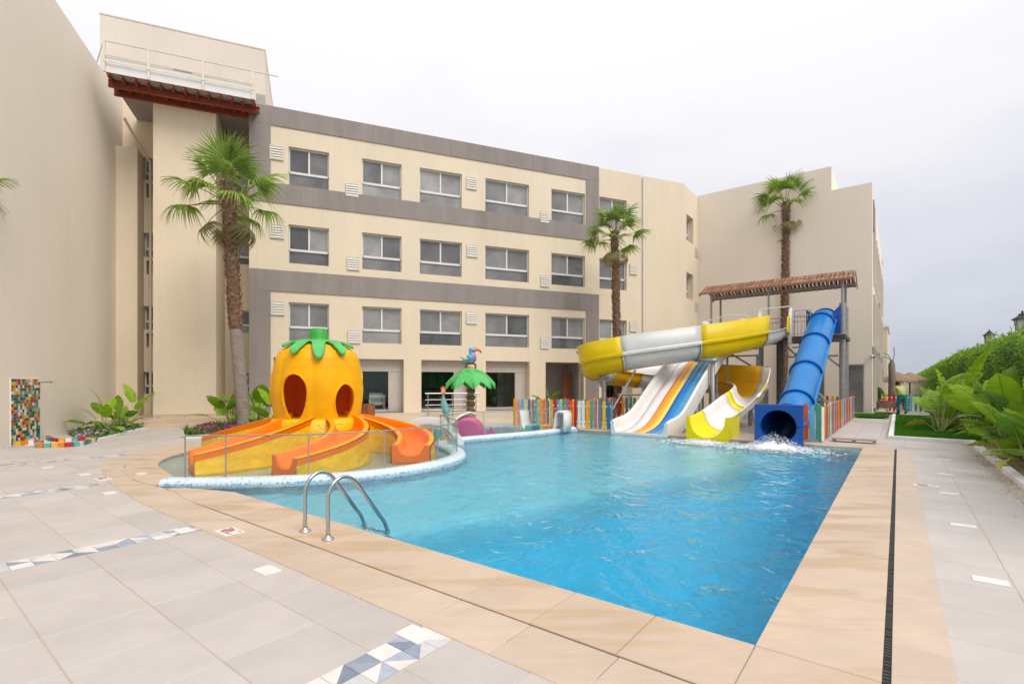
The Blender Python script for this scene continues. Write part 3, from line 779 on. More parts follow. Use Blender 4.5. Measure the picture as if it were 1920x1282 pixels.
# pale marker inlays in the paving
mk = MB(); mk.box((-0.075, -0.11, -0.02), (0.075, 0.11, 0.0065)); mk_me = mk.mesh('inlay_tile', 'tile_white')
for px, py in ((501, 1069), (778, 1189), (345, 994), (205, 924), (158, 889), (1770, 862), (1772, 889), (1779, 925), (1806, 985), (1857, 1089), (90, 876), (265, 888)):
    p = PX(px, py); link('inlay_tile', mk_me, paving, (p.x, p.y, 0.0), (0, 0, UVROT))

# ------------------------------------------------------------------ pool shell and water
WZ = -0.045
pool_poly = [A_, B_] + [C_] + [p for p in RING_OUT] + [Vector((p.x, p.y, 0)) for p in kid_back[-11:]]
mb = MB()
n = len(pool_poly)
for i in range(n):
    a, b = pool_poly[i], pool_poly[(i + 1) % n]
    mb.quad(Vector((a.x, a.y, 0.0)), Vector((b.x, b.y, 0.0)), Vector((b.x, b.y, -1.7)), Vector((a.x, a.y, -1.7)))
# floor: a pale shallow shelf that falls away to a deep end near the camera and to the right
FN = 60
def floor_z(u, v):
    d = -(v + 4.3 - 0.28 * (u - 3.3)) + 0.12 * math.sin(u * 1.3)
    t = max(0, min(1, (d + 0.1) / 0.9)); t = t * t * (3 - 2 * t)
    return -1.6 + 1.0 * t
rows = []
for i in range(FN + 1):
    row = []
    for j in range(FN + 1):
        u = 2.4 + (15.3 - 2.4) * i / FN; v = -13.5 + 13.3 * j / FN
        row.append(W(u, v, floor_z(u, v)))
    rows.append(row)
fl = MB(); fl.grid(rows)
basin = bpy.data.objects.new('pool_basin', None); COL.objects.link(basin); basin['kind'] = 'structure'
mb.build('pool_wall', 'pool_floor', basin); fl.build('pool_floor', 'pool_floor', basin)
mb = MB()
top = [Vector((p.x, p.y, 0)) for p in pool_poly]
tr = tessellate_polygon([top])
nv = len(top)
mb.add([(p.x, p.y, WZ) for p in top] + [(p.x, p.y, -1.65) for p in top],
       [t for t in tr] + [tuple(nv + q for q in reversed(t)) for t in tr] + [(i, (i + 1) % nv, nv + (i + 1) % nv, nv + i) for i in range(nv)])
wt = mb.build('pool_water', 'pool_water'); struct(wt)
# children's basin: shallow pale floor, thin water
kid_poly = [p for p in RING_IN] + [Vector((p.x, p.y, 0)) for p in reversed(kid_back[:-16])]
def fill(poly, z, name, m, par=None):
    t = tessellate_polygon([[Vector((p.x, p.y, 0)) for p in poly]]); q = MB()
    q.add([(p.x, p.y, z) for p in poly], t)
    me = q.mesh(name, m, None, False); bm = bmesh.new(); bm.from_mesh(me)
    for f in bm.faces:
        if f.normal.z < 0: f.normal_flip()
    bm.to_mesh(me); bm.free()
    return link(name, me, par)
kb_ = bpy.data.objects.new('wading_basin', None); COL.objects.link(kb_); kb_['kind'] = 'structure'
fill(kid_poly, -0.30, 'basin_floor', 'basin_floor', kb_)
mb = MB()
for i in range(len(kid_poly)):
    a, b = kid_poly[i], kid_poly[(i + 1) % len(kid_poly)]
    mb.quad(Vector((a.x, a.y, 0.0)), Vector((b.x, b.y, 0.0)), Vector((b.x, b.y, -0.3)), Vector((a.x, a.y, -0.3)))
mb.build('basin_side', 'side_mosaic', kb_)
o = fill(kid_poly, -0.03, 'wading_water', 'basin_water'); struct(o)
# ring wall
def sec_ring(t): return [(RW, -0.5), (RW, 0.03), (RW - 0.03, 0.075), (RW - 0.08, 0.095), (-RW + 0.08, 0.095), (-RW + 0.03, 0.075), (-RW, 0.03), (-RW, -0.35)]
rows = sweep_rows(RING, sec_ring(0))
mb = MB(); mb.grid(rows)
for i, f in enumerate(mb.f):
    if i % 7 in (0, 6): mb.m[i] = 1
ends = [rows[0], rows[-1]]
for e in ends: mb.add(e, [tuple(range(8))], 0)
ring = mb.build('ring_wall', ['wall_mosaic', 'side_mosaic']); 
tag(ring, 'low rounded wall of pale blue mosaic curving between the main pool and the wading basin', 'pool wall')
# ------------------------------------------------------------------ buildings
def wall_face(mb, fr, a0, a1, z0, z1, holes, mi=0):
    """front face in the plane fr(a, 0, z), with holes (a0, a1, z0, z1, depth) and their reveals"""
    As = sorted({a0, a1, *[h[0] for h in holes], *[h[1] for h in holes]}); Zs = sorted({z0, z1, *[h[2] for h in holes], *[h[3] for h in holes]})
    As = [a for a in As if a0 <= a <= a1]; Zs = [z for z in Zs if z0 <= z <= z1]
    for i in range(len(As) - 1):
        for j in range(len(Zs) - 1):
            am, zm = (As[i] + As[i + 1]) / 2, (Zs[j] + Zs[j + 1]) / 2
            if any(h[0] < am < h[1] and h[2] < zm < h[3] for h in holes): continue
            mb.quad(fr(As[i], 0, Zs[j]), fr(As[i + 1], 0, Zs[j]), fr(As[i + 1], 0, Zs[j + 1]), fr(As[i], 0, Zs[j + 1]), mi)
    for h in holes:
        b0, b1, c0, c1, d = h[:5]
        mb.quad(fr(b0, 0, c0), fr(b0, d, c0), fr(b0, d, c1), fr(b0, 0, c1), mi); mb.quad(fr(b1, 0, c0), fr(b1, 0, c1), fr(b1, d, c1), fr(b1, d, c0), mi)
        mb.quad(fr(b0, 0, c1), fr(b0, d, c1), fr(b1, d, c1), fr(b1, 0, c1), mi); mb.quad(fr(b0, 0, c0), fr(b1, 0, c0), fr(b1, d, c0), fr(b0, d, c0), mi)

def make_window(fr, b0, b1, c0, c1, d, par, two=True, glass=None):
    """sliding window: white frame, two panes above a rail, one fixed pane below"""
    t, s = 0.055, 0.05
    zm = c0 + (c1 - c0) * 0.36
    mb = MB(); e = 0.004
    y0, y1 = d - 0.06, d + 0.02
    mb.box((b0 + e, y0, zm), (b0 + t, y1, c1 - e), fr); mb.box((b1 - t, y0, zm), (b1 - e, y1, c1 - e), fr)
    mb.box((b0 + t, y0, c1 - t), (b1 - t, y1, c1 - e), fr); mb.box((b0 + t, y0 - 0.012, zm - 0.045), (b1 - t, y1, zm + 0.05), fr)
    mid = (b0 + b1) / 2
    if two: mb.box((mid - 0.035, y0 - 0.015, zm + 0.05), (mid + 0.035, y1, c1 - t), fr)
    mb.box((b0 + e, y0 + 0.02, c0 + e), (b0 + 0.025, y1, zm), fr); mb.box((b1 - 0.025, y0 + 0.02, c0 + e), (b1 - e, y1, zm), fr)
    wnd = mb.build('window', 'frame_white', par)
    ps = ((b0 + t, mid - 0.035, zm + 0.05, c1 - t, 0), (mid + 0.035, b1 - t, zm + 0.05, c1 - t, 0.018), (b0 + 0.025, b1 - 0.025, c0 + e, zm - 0.045, 0.01))
    if not two: ps = ((b0 + t, b1 - t, zm + 0.05, c1 - t, 0), ps[2])
    for p0, p1, q0, q1, off in ps:
        m2 = MB(); m2.box((p0, y0 + 0.025 + off, q0), (p1, y0 + 0.033 + off, q1), fr)
        m2.build('pane', glass or RN.choice(['window_glass'] * 4 + ['window_pale'] * 3 + ['window_dark'] * (1 if c0 > 5 else 4)), wnd)  # mixed greys stand in for what each pane reflects
    m3 = MB(); m3.quad(fr(b0, d + 0.03, c0), fr(b1, d + 0.03, c0), fr(b1, d + 0.03, c1), fr(b0, d + 0.03, c1)); m3.build('curtain', 'curtain', wnd)
    return wnd
def make_vent(fr, a, z, par, w_=0.5, h_=0.58, proud=0.0):
    mb = MB(); x0, x1, z0, z1 = a - w_ / 2, a + w_ / 2, z - h_ / 2, z + h_ / 2; y0 = -0.035 - proud; y1 = -0.004 - proud
    f = 0.03
    mb.box((x0, y0, z0), (x0 + f, y1, z1), fr); mb.box((x1 - f, y0, z0), (x1, y1, z1), fr)
    mb.box((x0 + f, y0, z0), (x1 - f, y1, z0 + f), fr); mb.box((x0 + f, y0, z1 - f), (x1 - f, y1, z1), fr)
    mb.quad(fr(x0 + f, y1 + 0.001, z0 + f), fr(x1 - f, y1 + 0.001, z0 + f), fr(x1 - f, y1 + 0.001, z1 - f), fr(x0 + f, y1 + 0.001, z1 - f), 1)
    v = mb.build('vent', ['vent_white', 'dark_gap'], par)
    n = 5; hh = (h_ - 2 * f) / n
    for i in range(n):
        m2 = MB(); zz = z0 + f + hh * i
        a_, b_ = zz + 0.002, zz + hh - 0.004
        q = [fr(x, y, z_) for x in (x0 + f, x1 - f) for y, z_ in ((y0 - 0.012, a_), (y0 - 0.004, a_), (y1 - 0.004, b_), (y1 - 0.012, b_))]
        m2.add(q, [(0, 1, 2, 3), (7, 6, 5, 4), (0, 4, 5, 1), (1, 5, 6, 2), (2, 6, 7, 3), (3, 7, 4, 0)])
        m2.build('louvre', 'vent_white', v)

ZT = 0.30                                                            # terrace level
ROOF = 12.8
# main block ------------------------------------------------------
main = thing('hotel_building', 'long cream hotel block with grey bands and three rows of sliding windows', 'building', F(2, 2, 0))
E_L, E_R = fe(467), fe(1281)
rows_z = ((9.73, 11.32), (6.53, 8.12), (3.34, 4.93))
cols_px = ((541, 617), (679, 753), (787, 866), (910, 992), (1034, 1097), (1124, 1175))
holes = []; wins = []
for (z0, z1) in rows_z:
    for i, (p0, p1) in enumerate(cols_px):
        h = (fe(p0), fe(p1), z0, z1, 0.20); holes.append(h); wins.append(h)
bays = ((513, 640), (668, 757), (790, 879), (911, 993), (1023, 1095), (1128, 1186))
for p0, p1 in bays: holes.append((fe(p0), fe(p1), ZT, 2.65, 0.55))
mb = MB()
wall_face(mb, F, E_L, E_R, 0.0, ROOF, holes)
# left return, roof and parapet
mb.quad(F(E_L, 0, 0), F(E_L, 0, ROOF), F(E_L, 14, ROOF), F(E_L, 14, 0))
mb.quad(F(E_L, 0.3, ROOF), F(E_R, 0.3, ROOF), F(E_R, 14, ROOF), F(E_L, 14, ROOF))
mb.quad(F(E_L, 0, ROOF), F(E_R, 0, ROOF), F(E_R, 0.3, ROOF), F(E_L, 0.3, ROOF))
# oblique end that turns to the right wing
FE = F(E_R, 0); ub, vb = uv(FE)
RW_U = 30.7
def OB(a, d, z): return W(ub + a, vb - d, z)                         # a runs away from the camera, d goes into the wall
oh = []
for (py0, py1) in ((410, 462), (515, 566)):
    oh.append((0.75, 1.75, 0, 0, 0.35))
oh = [(0.55, 1.75, 9.75, 11.25, 0.35), (0.55, 1.75, 6.45, 7.95, 0.35)]
wall_face(mb, OB, 0.0, RW_U - ub + 0.3, 0.0, ROOF, oh)
mb.quad(W(ub, vb, ROOF), W(RW_U + 0.3, vb, ROOF), W(RW_U + 0.3, vb - 8, ROOF), W(ub, vb - 4, ROOF))
mb.build('wall', 'render_cream', main)
# grey bands stand 4 cm proud
def bandbox(e0, e1, z0, z1):
    b = MB(); b.box((e0, -0.04, z0), (e1, 0.002, z1), F); b.build('grey_band', 'render_grey', main, bevel=0.006)
G0, G1, G2, G3 = fe(467.5), fe(507.5), fe(1098.5), fe(1122.5)
bandbox(G0, G3, 12.06, ROOF + 0.03)
bandbox(G0 + 0.0, G1, 9.735, 12.058); bandbox(G2, G3, 9.735, 12.058)
bandbox(G0, G3, 8.93, 9.733)
bandbox(G0, G3, 5.33, 6.2)
bandbox(G0, G1, ZT, 5.328); bandbox(G2, G3, ZT, 5.328)
for h in wins:
    make_window(F, h[0], h[1], h[2], h[3], 0.20, main)
for h in oh: make_window(OB, h[0], h[1], h[2], h[3], 0.35, main)
for px, py in ((519, 287.5), (660, 357), (884, 344.5), (1020.7, 407.5), (1186, 394), (520, 434.5), (662.5, 494.5), (885, 471), (1021, 527), (1187, 505), (521, 578), (664, 631.5), (884, 596), (1021, 643), (1187, 612)):
    make_vent(F, fe(px), fz(py, px), main, 0.52 if px < 900 else 0.46, 0.57, 0.02)
for z in (9.3, 6.05): make_vent(OB, 2.25, z + 0.1, main, 0.5, 0.55)
# expansion joint with its drainpipe
mb = MB(); ed = fe(1205)
mb.tube([F(ed, -0.05, 0.3), F(ed, -0.05, 12.7)], 0.045, 8)
mb.box((ed - 0.03, -0.004, 0.3), (ed - 0.055, 0.001, 12.75), F)
mb.build('drainpipe', 'vent_white', main)
# ground-floor rooms behind the bays
def room(p0, p1, kind):
    e0, e1 = fe(p0), fe(p1); zt = 2.65
    mb = MB()
    if kind != 'open':
        fr = MB(); d = 0.42; t = 0.07
        # shutter box, frame, side shutter
        fr.box((e0 + 0.003, d - 0.08, 2.12), (e1 - 0.003, d + 0.06, 2.647), F)
        gl1 = e1 - 0.62
        fr.box((gl1, d - 0.06, ZT), (e1 - 0.003, d + 0.06, 2.118), F)
        fr.box((e0 + 0.003, d, ZT), (e0 + t, d + 0.06, 2.118), F); fr.box((e0 + t, d, ZT), (gl1, d + 0.06, ZT + 0.13), F)
        for k in range(1, 6): fr.box((gl1 + 0.1 * k, d - 0.066, ZT + 0.02), (gl1 + 0.1 * k + 0.012, d - 0.06, 2.1), F)
        door = fr.build('sliding_door', 'shutter_grey', main)
        g = MB(); g.box((e0 + t, d + 0.02, ZT + 0.13), (gl1, d + 0.03, 2.118), F); g.build('pane', 'door_glass', door)
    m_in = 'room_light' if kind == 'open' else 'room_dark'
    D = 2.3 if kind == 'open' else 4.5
    mb.quad(F(e0 - 0.3, 0.56, 2.66), F(e1 + 0.3, 0.56, 2.66), F(e1 + 0.3, D, 2.66), F(e0 - 0.3, D, 2.66))
    mb.quad(F(e0 - 0.3, 0.56, ZT - 0.01), F(e1 + 0.3, 0.56, ZT - 0.01), F(e1 + 0.3, D, ZT - 0.01), F(e0 - 0.3, D, ZT - 0.01))
    mb.quad(F(e0 - 0.3, 0.56, ZT), F(e0 - 0.3, D, ZT), F(e0 - 0.3, D, 2.66), F(e0 - 0.3, 0.56, 2.66)); mb.quad(F(e1 + 0.3, 0.56, ZT), F(e1 + 0.3, D, ZT), F(e1 + 0.3, D, 2.66), F(e1 + 0.3, 0.56, 2.66))
    mb.quad(F(e0 - 0.3, 0.555, ZT), F(e0, 0.555, ZT), F(e0, 0.555, 2.66), F(e0 - 0.3, 0.555, 2.66)); mb.quad(F(e1 + 0.3, 0.555, ZT), F(e1, 0.555, ZT), F(e1, 0.555, 2.66), F(e1 + 0.3, 0.555, 2.66))
    if kind == 'through':                                            # a bright gap at the back of the room, open to the garden behind
        a = e0 + 0.25; b = e0 + 0.95
        for x0, x1, q0, q1 in ((e0 - 0.3, a, ZT, 2.66), (b, e1 + 0.3, ZT, 2.66), (a, b, 2.2, 2.66)): mb.quad(F(x0, D, q0), F(x1, D, q0), F(x1, D, q1), F(x0, D, q1))
    else: mb.quad(F(e0 - 0.3, D, ZT), F(e1 + 0.3, D, ZT), F(e1 + 0.3, D, 2.66), F(e0 - 0.3, D, 2.66))
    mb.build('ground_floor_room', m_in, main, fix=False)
    if kind != 'open':
        cm = MB(); n = 14
        row = []
        for k in range(41):
            x = e0 + 0.2 + (e1 - e0 - 0.2) * k / 40 if kind == 'dark' else e1 - 1.1 + 1.0 * k / 40
            row.append((x, 1.6 + 0.06 * math.sin(k * 1.9)))
        cm.grid([[F(x, y, z) for x, y in row] for z in (ZT + (1.05 if kind == 'dark' else 0), 2.6)])
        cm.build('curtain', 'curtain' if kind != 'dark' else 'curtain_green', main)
    else:
        dm = MB(); dm.box((e1 - 0.62, 1.15, ZT), (e1 - 0.1, 1.2, 2.2), F); dm.build('door', 'wood_bin', main)
for (p0, p1), k in zip(bays, ('dark', 'dark', 'dark', 'through', 'open', 'dark')): room(p0, p1, k)

# terrace in front of it, sloping down to the deck
mb = MB()
mb.box((LW_E, -1.0, -0.1), (E_L + 0.1, 2.3, ZT), F); mb.box((LW_E, -1.55, -0.1), (E_L + 0.1, -1.003, ZT - 0.16), F)
mb.add([F(E_L + 0.103, -1.0, ZT), F(E_R, -1.0, ZT), F(E_R, 0.5, ZT), F(E_L + 0.103, 0.5, ZT), F(E_L + 0.103, -4.1, -0.02), F(E_R, -3.2, -0.02), F(E_L + 0.103, 0.5, -0.1), F(E_R, 0.5, -0.1)],
       [(0, 1, 2, 3), (4, 5, 1, 0), (4, 0, 3, 6), (1, 5, 7, 2)])
struct(mb.build('terrace', 'deck_beige'))
mb = MB()
for k in range(5):                                                   # darker strips crossing the slope
    e_ = -3.0 + 2.2 * k
    def sl(e, n): return F(e, n, ZT + 0.004 + (n + 1.0) * (ZT + 0.02) / (3.1 - 0.9 * (e - E_L) / (E_R - E_L)))
    mb.quad(sl(e_, -3.4), sl(e_ + 0.25, -3.4), sl(e_ + 1.6, -1.05), sl(e_ + 1.35, -1.05))
struct(mb.build('terrace_strip', 'mosaic_pale'))

# left recess and projecting pier ----------------------------------
ND = 2.3
pier = thing('building_pier', 'broad blank cream wall panel between two window recesses left of the palm', 'wall', F(-8, 0, ZT))
P_L, P_R = fe(286.5), fe(405)
mb = MB(); mb.box((P_L, 0, ZT), (P_R, ND - 0.002, 13.0), F); mb.build('wall', 'render_cream', pier, bevel=0.02)
mb = MB()
mb.box((P_L + 0.02, -0.012, ZT), (P_R - 0.02, -0.001, ZT + 0.12), F); mb.build('skirting', 'deck_beige', pier)
rec = thing('recessed_building_wall', 'set-back cream wall with narrow window slots either side of the blank pier', 'building', F(-8, ND, ZT))
hs = []
def FB(e, d, z): return F(e, ND + d, z)
zr = [(fz(338, 280, ND), fz(297, 280, ND)), (fz(482, 280, ND), fz(437, 280, ND)), (fz(618, 280, ND), fz(574, 280, ND)), (fz(738, 280, ND), fz(697, 280, ND))]
eW0, eW1 = fe(269, ND), fe(269, ND) + 1.3
eV0, eV1 = fe(443, ND), fe(443, ND) + 1.3
for z0, z1 in zr:
    hs.append((eW0, eW1, z0, z1, 0.25)); hs.append((eV0, eV1, z0, z1, 0.25))
nz_ = [(z0 - 0.72, z0 - 0.14) for z0, z1 in zr[:3]]
for z0, z1 in nz_: hs.append((eW0 + 0.1, eW1, z0, z1, 0.35))
mb = MB(); wall_face(mb, FB, LW_E, E_L - 0.002, ZT, 13.0, hs); mb.build('wall', 'render_cream', rec)
for h in hs[:8]: make_window(FB, h[0], h[1], h[2], h[3], 0.25, rec)
for z0, z1 in nz_:
    mb = MB(); mb.box((eW0 + 0.25, ND + 0.12, z0 + 0.02), (eW1 - 0.1, ND + 0.34, z1 - 0.1), F); mb.build('air_conditioner', 'vent_white', rec)
    mb = MB(); mb.quad(F(eW0 + 0.1, ND + 0.35, z0), F(eW1, ND + 0.35, z0), F(eW1, ND + 0.35, z1), F(eW0 + 0.1, ND + 0.35, z1)); mb.build('niche_back', 'render_cream', rec)
mb = MB(); e0 = LW_E
mb.box((e0, 1.45, ZT), (e0 + 0.72, ND - 0.002, 10.9), F); mb.build('pilaster', 'render_cream', rec, bevel=0.02)
mb = MB(); mb.tube([F(e0 + 0.95, ND - 0.06, ZT), F(e0 + 0.95, ND - 0.06, 10.7), F(e0 + 0.75, ND - 0.1, 11.0), F(e0 + 0.3, ND - 0.9, 12.0)], 0.05, 8); mb.build('drainpipe', 'render_cream', rec)

# left wing --------------------------------------------------------
lw = thing('hotel_wing', 'tall blank beige side wall filling the left edge', 'building', F(LW_E, -6, 0))
mb = MB()
def LW(n, d, z): return F(LW_E - d, n, z)
n1 = ND
wall_face(mb, LW, -30, n1, -0.05, 13.0, [])
mb.quad(F(LW_E, n1, -0.05), F(LW_E, n1, 13.0), F(LW_E - 12, n1, 13.0), F(LW_E - 12, n1, -0.05))
mb.quad(LW(-30, 0, 13.0), LW(n1, 0, 13.0), LW(n1, 12, 13.0), LW(-30, 12, 13.0))
mb.quad(LW(-30, 0, -0.05), LW(-30, 0, 13.0), LW(-30, 12, 13.0), LW(-30, 12, -0.05))
mb.quad(LW(-30, 12, -0.05), LW(-30, 12, 13.0), LW(n1, 12, 13.0), LW(n1, 12, -0.05))
mb.build('wall', 'render_beige', lw)
mb = MB(); mb.box((LW_E, -30, 13.0), (LW_E - 0.3, n1, 13.06), F); mb.build('coping', 'render_beige', lw)

# stair tower behind ------------------------------------------------
st = thing('roof_block', 'plain pale stair block rising behind the roof walkway', 'building', F(-9, 4, 12.6))
eT0, eT1 = fe(187, 4), fe(497, 4)
mb = MB(); mb.box((eT0, 4, 11.5), (eT1, 10, 17.42), F); mb.build('wall', 'render_pale', st, bevel=0.02)
mb = MB(); mb.box((eT0 - 0.02, 3.98, 17.42), (eT1 + 0.02, 10.02, 17.47), F); mb.build('coping', 'render_pale', st)
mb = MB()
ex0, ex1 = fe(325, 4), fe(360, 4); zz = fz(139, 342, 4)
for k in range(3): mb.box((ex0, 3.95, zz - 0.16 + 0.13 * k), (ex1, 4.0, zz - 0.09 + 0.13 * k), F)
mb.build('wall_grille', 'steel_dull', st)

# roof walkway ------------------------------------------------------
rwk = thing('roof_walkway', 'white fronted steel walkway on dark red beams below the roof block', 'walkway', F(-8, -0.5, 12.1))
NF = -1.2
wl, wr = fe(196, NF), fe(478, NF)
ZB = 12.36
mb = MB(); mb.box((wl, NF, ZB), (wr, NF + 0.03, ZB + 0.52), F); mb.build('fascia', 'fascia_white', rwk)
mb = MB(); mb.box((wl, NF + 0.035, ZB + 0.02), (wr, ND, ZB + 0.07), F); mb.build('deck', 'sheet_grey', rwk)
for n_ in (-0.66, -0.075):
    mb = MB()
    el, er = fe(203 if n_ < -0.3 else 214, n_), fe(487 if n_ < -0.3 else 466, n_)
    mb.box((el, n_ - 0.06, ZB - 0.24), (er, n_ + 0.06, ZB - 0.22), F); mb.box((el, n_ - 0.06, ZB - 0.02), (er, n_ + 0.06, ZB), F); mb.box((el, n_ - 0.012, ZB - 0.218), (er, n_ + 0.012, ZB - 0.022), F)
    mb.build('beam', 'red_oxide', rwk)
for k in range(13):
    e_ = wl + 0.08 + (wr - wl - 0.16) * k / 12
    mb = MB(); mb.box((e_ - 0.035, NF + 0.04, ZB - 0.11), (e_ + 0.035, -0.1, ZB + 0.018), F); mb.build('joist', 'red_oxide', rwk)
for k, px in enumerate((195, 279, 381, 474)):
    e_ = fe(px, NF - 0.03)
    mb = MB(); mb.box((e_ - 0.035, NF - 0.07, ZB - 0.02), (e_ + 0.035, NF - 0.004, ZB + 1.02), F); mb.build('post', 'rail_cream', rwk)
mb = MB(); mb.box((wl, NF - 0.06, ZB + 0.55), (wr, NF - 0.02, ZB + 0.6), F); mb.build('rail', 'rail_cream', rwk)
mb = MB(); mb.box((wl, NF - 0.09, ZB + 0.32), (wr, NF - 0.073, ZB + 0.37), F); mb.build('rail', 'rail_cream', rwk)
mb = MB(); mb.tube([F(wl - 0.5, NF + 0.9, ZB + 0.75), F(wl - 0.02, NF - 0.03, ZB + 1.05), F(wr + 0.8, NF - 0.03, ZB + 1.05)], 0.022, 6); mb.build('rail', 'rail_cream', rwk)
mb = MB(); mb.box((wr + 0.03, NF + 0.1, ZB - 0.1), (wr + 0.35, NF + 0.13, ZB + 0.30), F); mb.build('end_sheet', 'sheet_grey', rwk)

# right wing --------------------------------------------------------
rw = thing('hotel_wing', 'blank beige end building behind the water slides with a stepped roofline', 'building', W(RW_U, -5, 0))
V0, V1, VS = vb - 0.3, -1.03, -2.75
def RWF(v, d, z): return W(RW_U + d, v, z)
mb = MB()
dh = [(-3.85, -3.05, 0.1, 2.55, 0.35), (-2.1, -1.35, 0.1, 2.55, 0.35), (-6.6, -5.7, 0.1, 2.55, 0.35)]
wall_face(mb, RWF, V0, VS, -0.05, 12.85, [h for h in dh if h[1] < VS])
wall_face(mb, RWF, VS, V1, -0.05, 11.6, [h for h in dh if h[0] > VS])
mb.quad(RWF(VS, 0, 11.6), RWF(VS, 5, 11.6), RWF(VS, 5, 12.85), RWF(VS, 0, 12.85))
mb.quad(RWF(V0, 0, 12.85), RWF(VS, 0, 12.85), RWF(VS, 10, 12.85), RWF(V0, 10, 12.85))
mb.quad(RWF(VS, 0, 11.6), RWF(V1, 0, 11.6), RWF(V1, 22, 11.6), RWF(VS, 22, 11.6))
# flank: storeys behind upright fins
def RWS(a, d, z): return W(RW_U + a, V1 - d, z)
fh = []
for z0 in (0.3, 3.5, 6.7):
    fh.append((1.0, 9.2, z0, z0 + 2.7, 0.8)); fh.append((10.2, 17.6, z0, z0 + 2.7, 0.8))
wall_face(mb, RWS, 0, 18.5, -0.05, 11.6, fh)
mb.quad(RWS(18.5, 0, 0), RWS(18.5, 3, 0), RWS(18.5, 3, 11.6), RWS(18.5, 0, 11.6))
mb.build('wall', 'render_beige', rw)
for h in fh:
    m2 = MB(); m2.quad(RWS(h[0], 0.8, h[2]), RWS(h[1], 0.8, h[2]), RWS(h[1], 0.8, h[3]), RWS(h[0], 0.8, h[3])); m2.build('window_band', 'dark_glass', rw)
    for k in range(5):
        a = h[0] + 0.4 + (h[1] - h[0] - 0.8) * k / 4
        m2 = MB(); m2.box((a - 0.09, -0.12, h[2] + 0.002), (a + 0.09, 0.6, h[3] - 0.002), RWS); m2.build('fin', 'render_beige', rw)
for a0, a1, z0, z1 in ((0.0, 18.5, 3.05, 3.42), (0.9, 3.0, 9.45, 11.0), (9.3, 11.2, 3.5, 8.0)):
    m2 = MB(); m2.box((a0, -0.05, z0), (a1, -0.003, z1), RWS); m2.build('grey_panel', 'render_grey', rw)
for h in dh:
    m2 = MB(); m2.box((h[0] + 0.003, 0.25, h[2]), (h[0] + 0.06, 0.33, h[3] - 0.003), RWF); m2.box((h[1] - 0.06, 0.25, h[2]), (h[1] - 0.003, 0.33, h[3] - 0.003), RWF)
    m2.box((h[0] + 0.06, 0.25, h[3] - 0.07), (h[1] - 0.06, 0.33, h[3] - 0.003), RWF)
    dd = m2.build('door', 'frame_white', rw)
    m2 = MB(); m2.box((h[0] + 0.06, 0.28, h[2]), (h[1] - 0.06, 0.30, h[3] - 0.07), RWF); m2.build('pane', 'window_pale', dd)
# low beige block further along, and a security camera on the corner
fb = thing('garden_building', 'low beige building far beyond the right hand corner', 'building', W(56, -1.2, 0))
mb = MB(); mb.box((54, -7, -0.05), (62, -0.75, 6.4), W); mb.build('wall', 'render_cream', fb)
mb = MB(); mb.box((53.9, -7.1, 6.4), (62.1, -0.65, 6.55), W); mb.build('roof', 'render_beige', fb)
p = RWF(V1 - 0.02, -0.02, fz(676, 1632) if False else 2.95)
cam_t = thing('security_camera', 'small white security camera on the corner of the beige end building', 'security camera', p)
mb = MB(); mb.box((p.x - 0.05, p.y - 0.05, p.z - 0.08), (p.x + 0.05, p.y + 0.02, p.z + 0.08)); mb.build('bracket', 'frame_white', cam_t)
mb = MB(); d_ = W(-0.35, 0.10, -0.08); mb.tube([p + Vector((0, -0.05, 0.0)), p + d_], 0.06, 10); mb.build('camera_body', 'frame_white', cam_t)
mb = MB(); mb.tube([p + d_ * 1.001, p + d_ * 1.03], 0.045, 10); mb.build('lens', 'lamp_black', cam_t)
# ------------------------------------------------------------------ pumpkin slide
def evalmesh(o):
    dg = bpy.context.evaluated_depsgraph_get()
    me = bpy.data.meshes.new_from_object(o.evaluated_get(dg)); return me
PC = Vector((-4.64, 12.0, -0.3))
camang = math.atan2(-PC.y, -PC.x)
pk = thing('pumpkin_slide', 'big orange pumpkin play house with green stem and four curving orange chutes', 'pumpkin slide', PC)
BZ = 1.09                                                            # foot of the pumpkin above the basin floor
def pump_r(a, t):
    """radius at angle a, height t in 0..1"""
    prof = [(0, 0.98), (0.15, 1.02), (0.34, 1.047), (0.5, 1.03), (0.655, 0.99), (0.77, 0.945), (0.845, 0.88), (0.915, 0.73), (0.958, 0.59), (0.985, 0.40), (1.0, 0.12)]
    for i in range(len(prof) - 1):
        if t <= prof[i + 1][0]:
            f = (t - prof[i][0]) / (prof[i + 1][0] - prof[i][0]); f = f * f * (3 - 2 * f) if i > 5 else f
            r = prof[i][1] + (prof[i + 1][1] - prof[i][1]) * f; break
    lobe = abs(math.sin((a - camang) * 4.0 + 0.5))
    return r * (0.955 + 0.045 * lobe ** 0.6)
PH = 1.80
rows = []
for j in range(41):
    t = j / 40; t = 1 - (1 - t) ** 1.4
    rows.append([Vector((pump_r(2 * PI * k / 128, t) * math.cos(2 * PI * k / 128), pump_r(2 * PI * k / 128, t) * math.sin(2 * PI * k / 128), BZ + PH * t)) for k in range(128)])
mb = MB(); mb.grid(rows, 0, True, True)
body = mb.build('body', ['pumpkin_orange', 'pumpkin_inner'], pk, local=True, solid=0.05, soff=-1)
body.modifiers['thickness'].material_offset = 1; body.modifiers['thickness'].material_offset_rim = 0
cut = MB()
openings = ((-0.53, 0.30, 1.02, 0.0), (0.60, 0.265, 0.80, 0.0), (1.75, 0.32, 1.1, 0), (-1.72, 0.32, 1.1, 0))
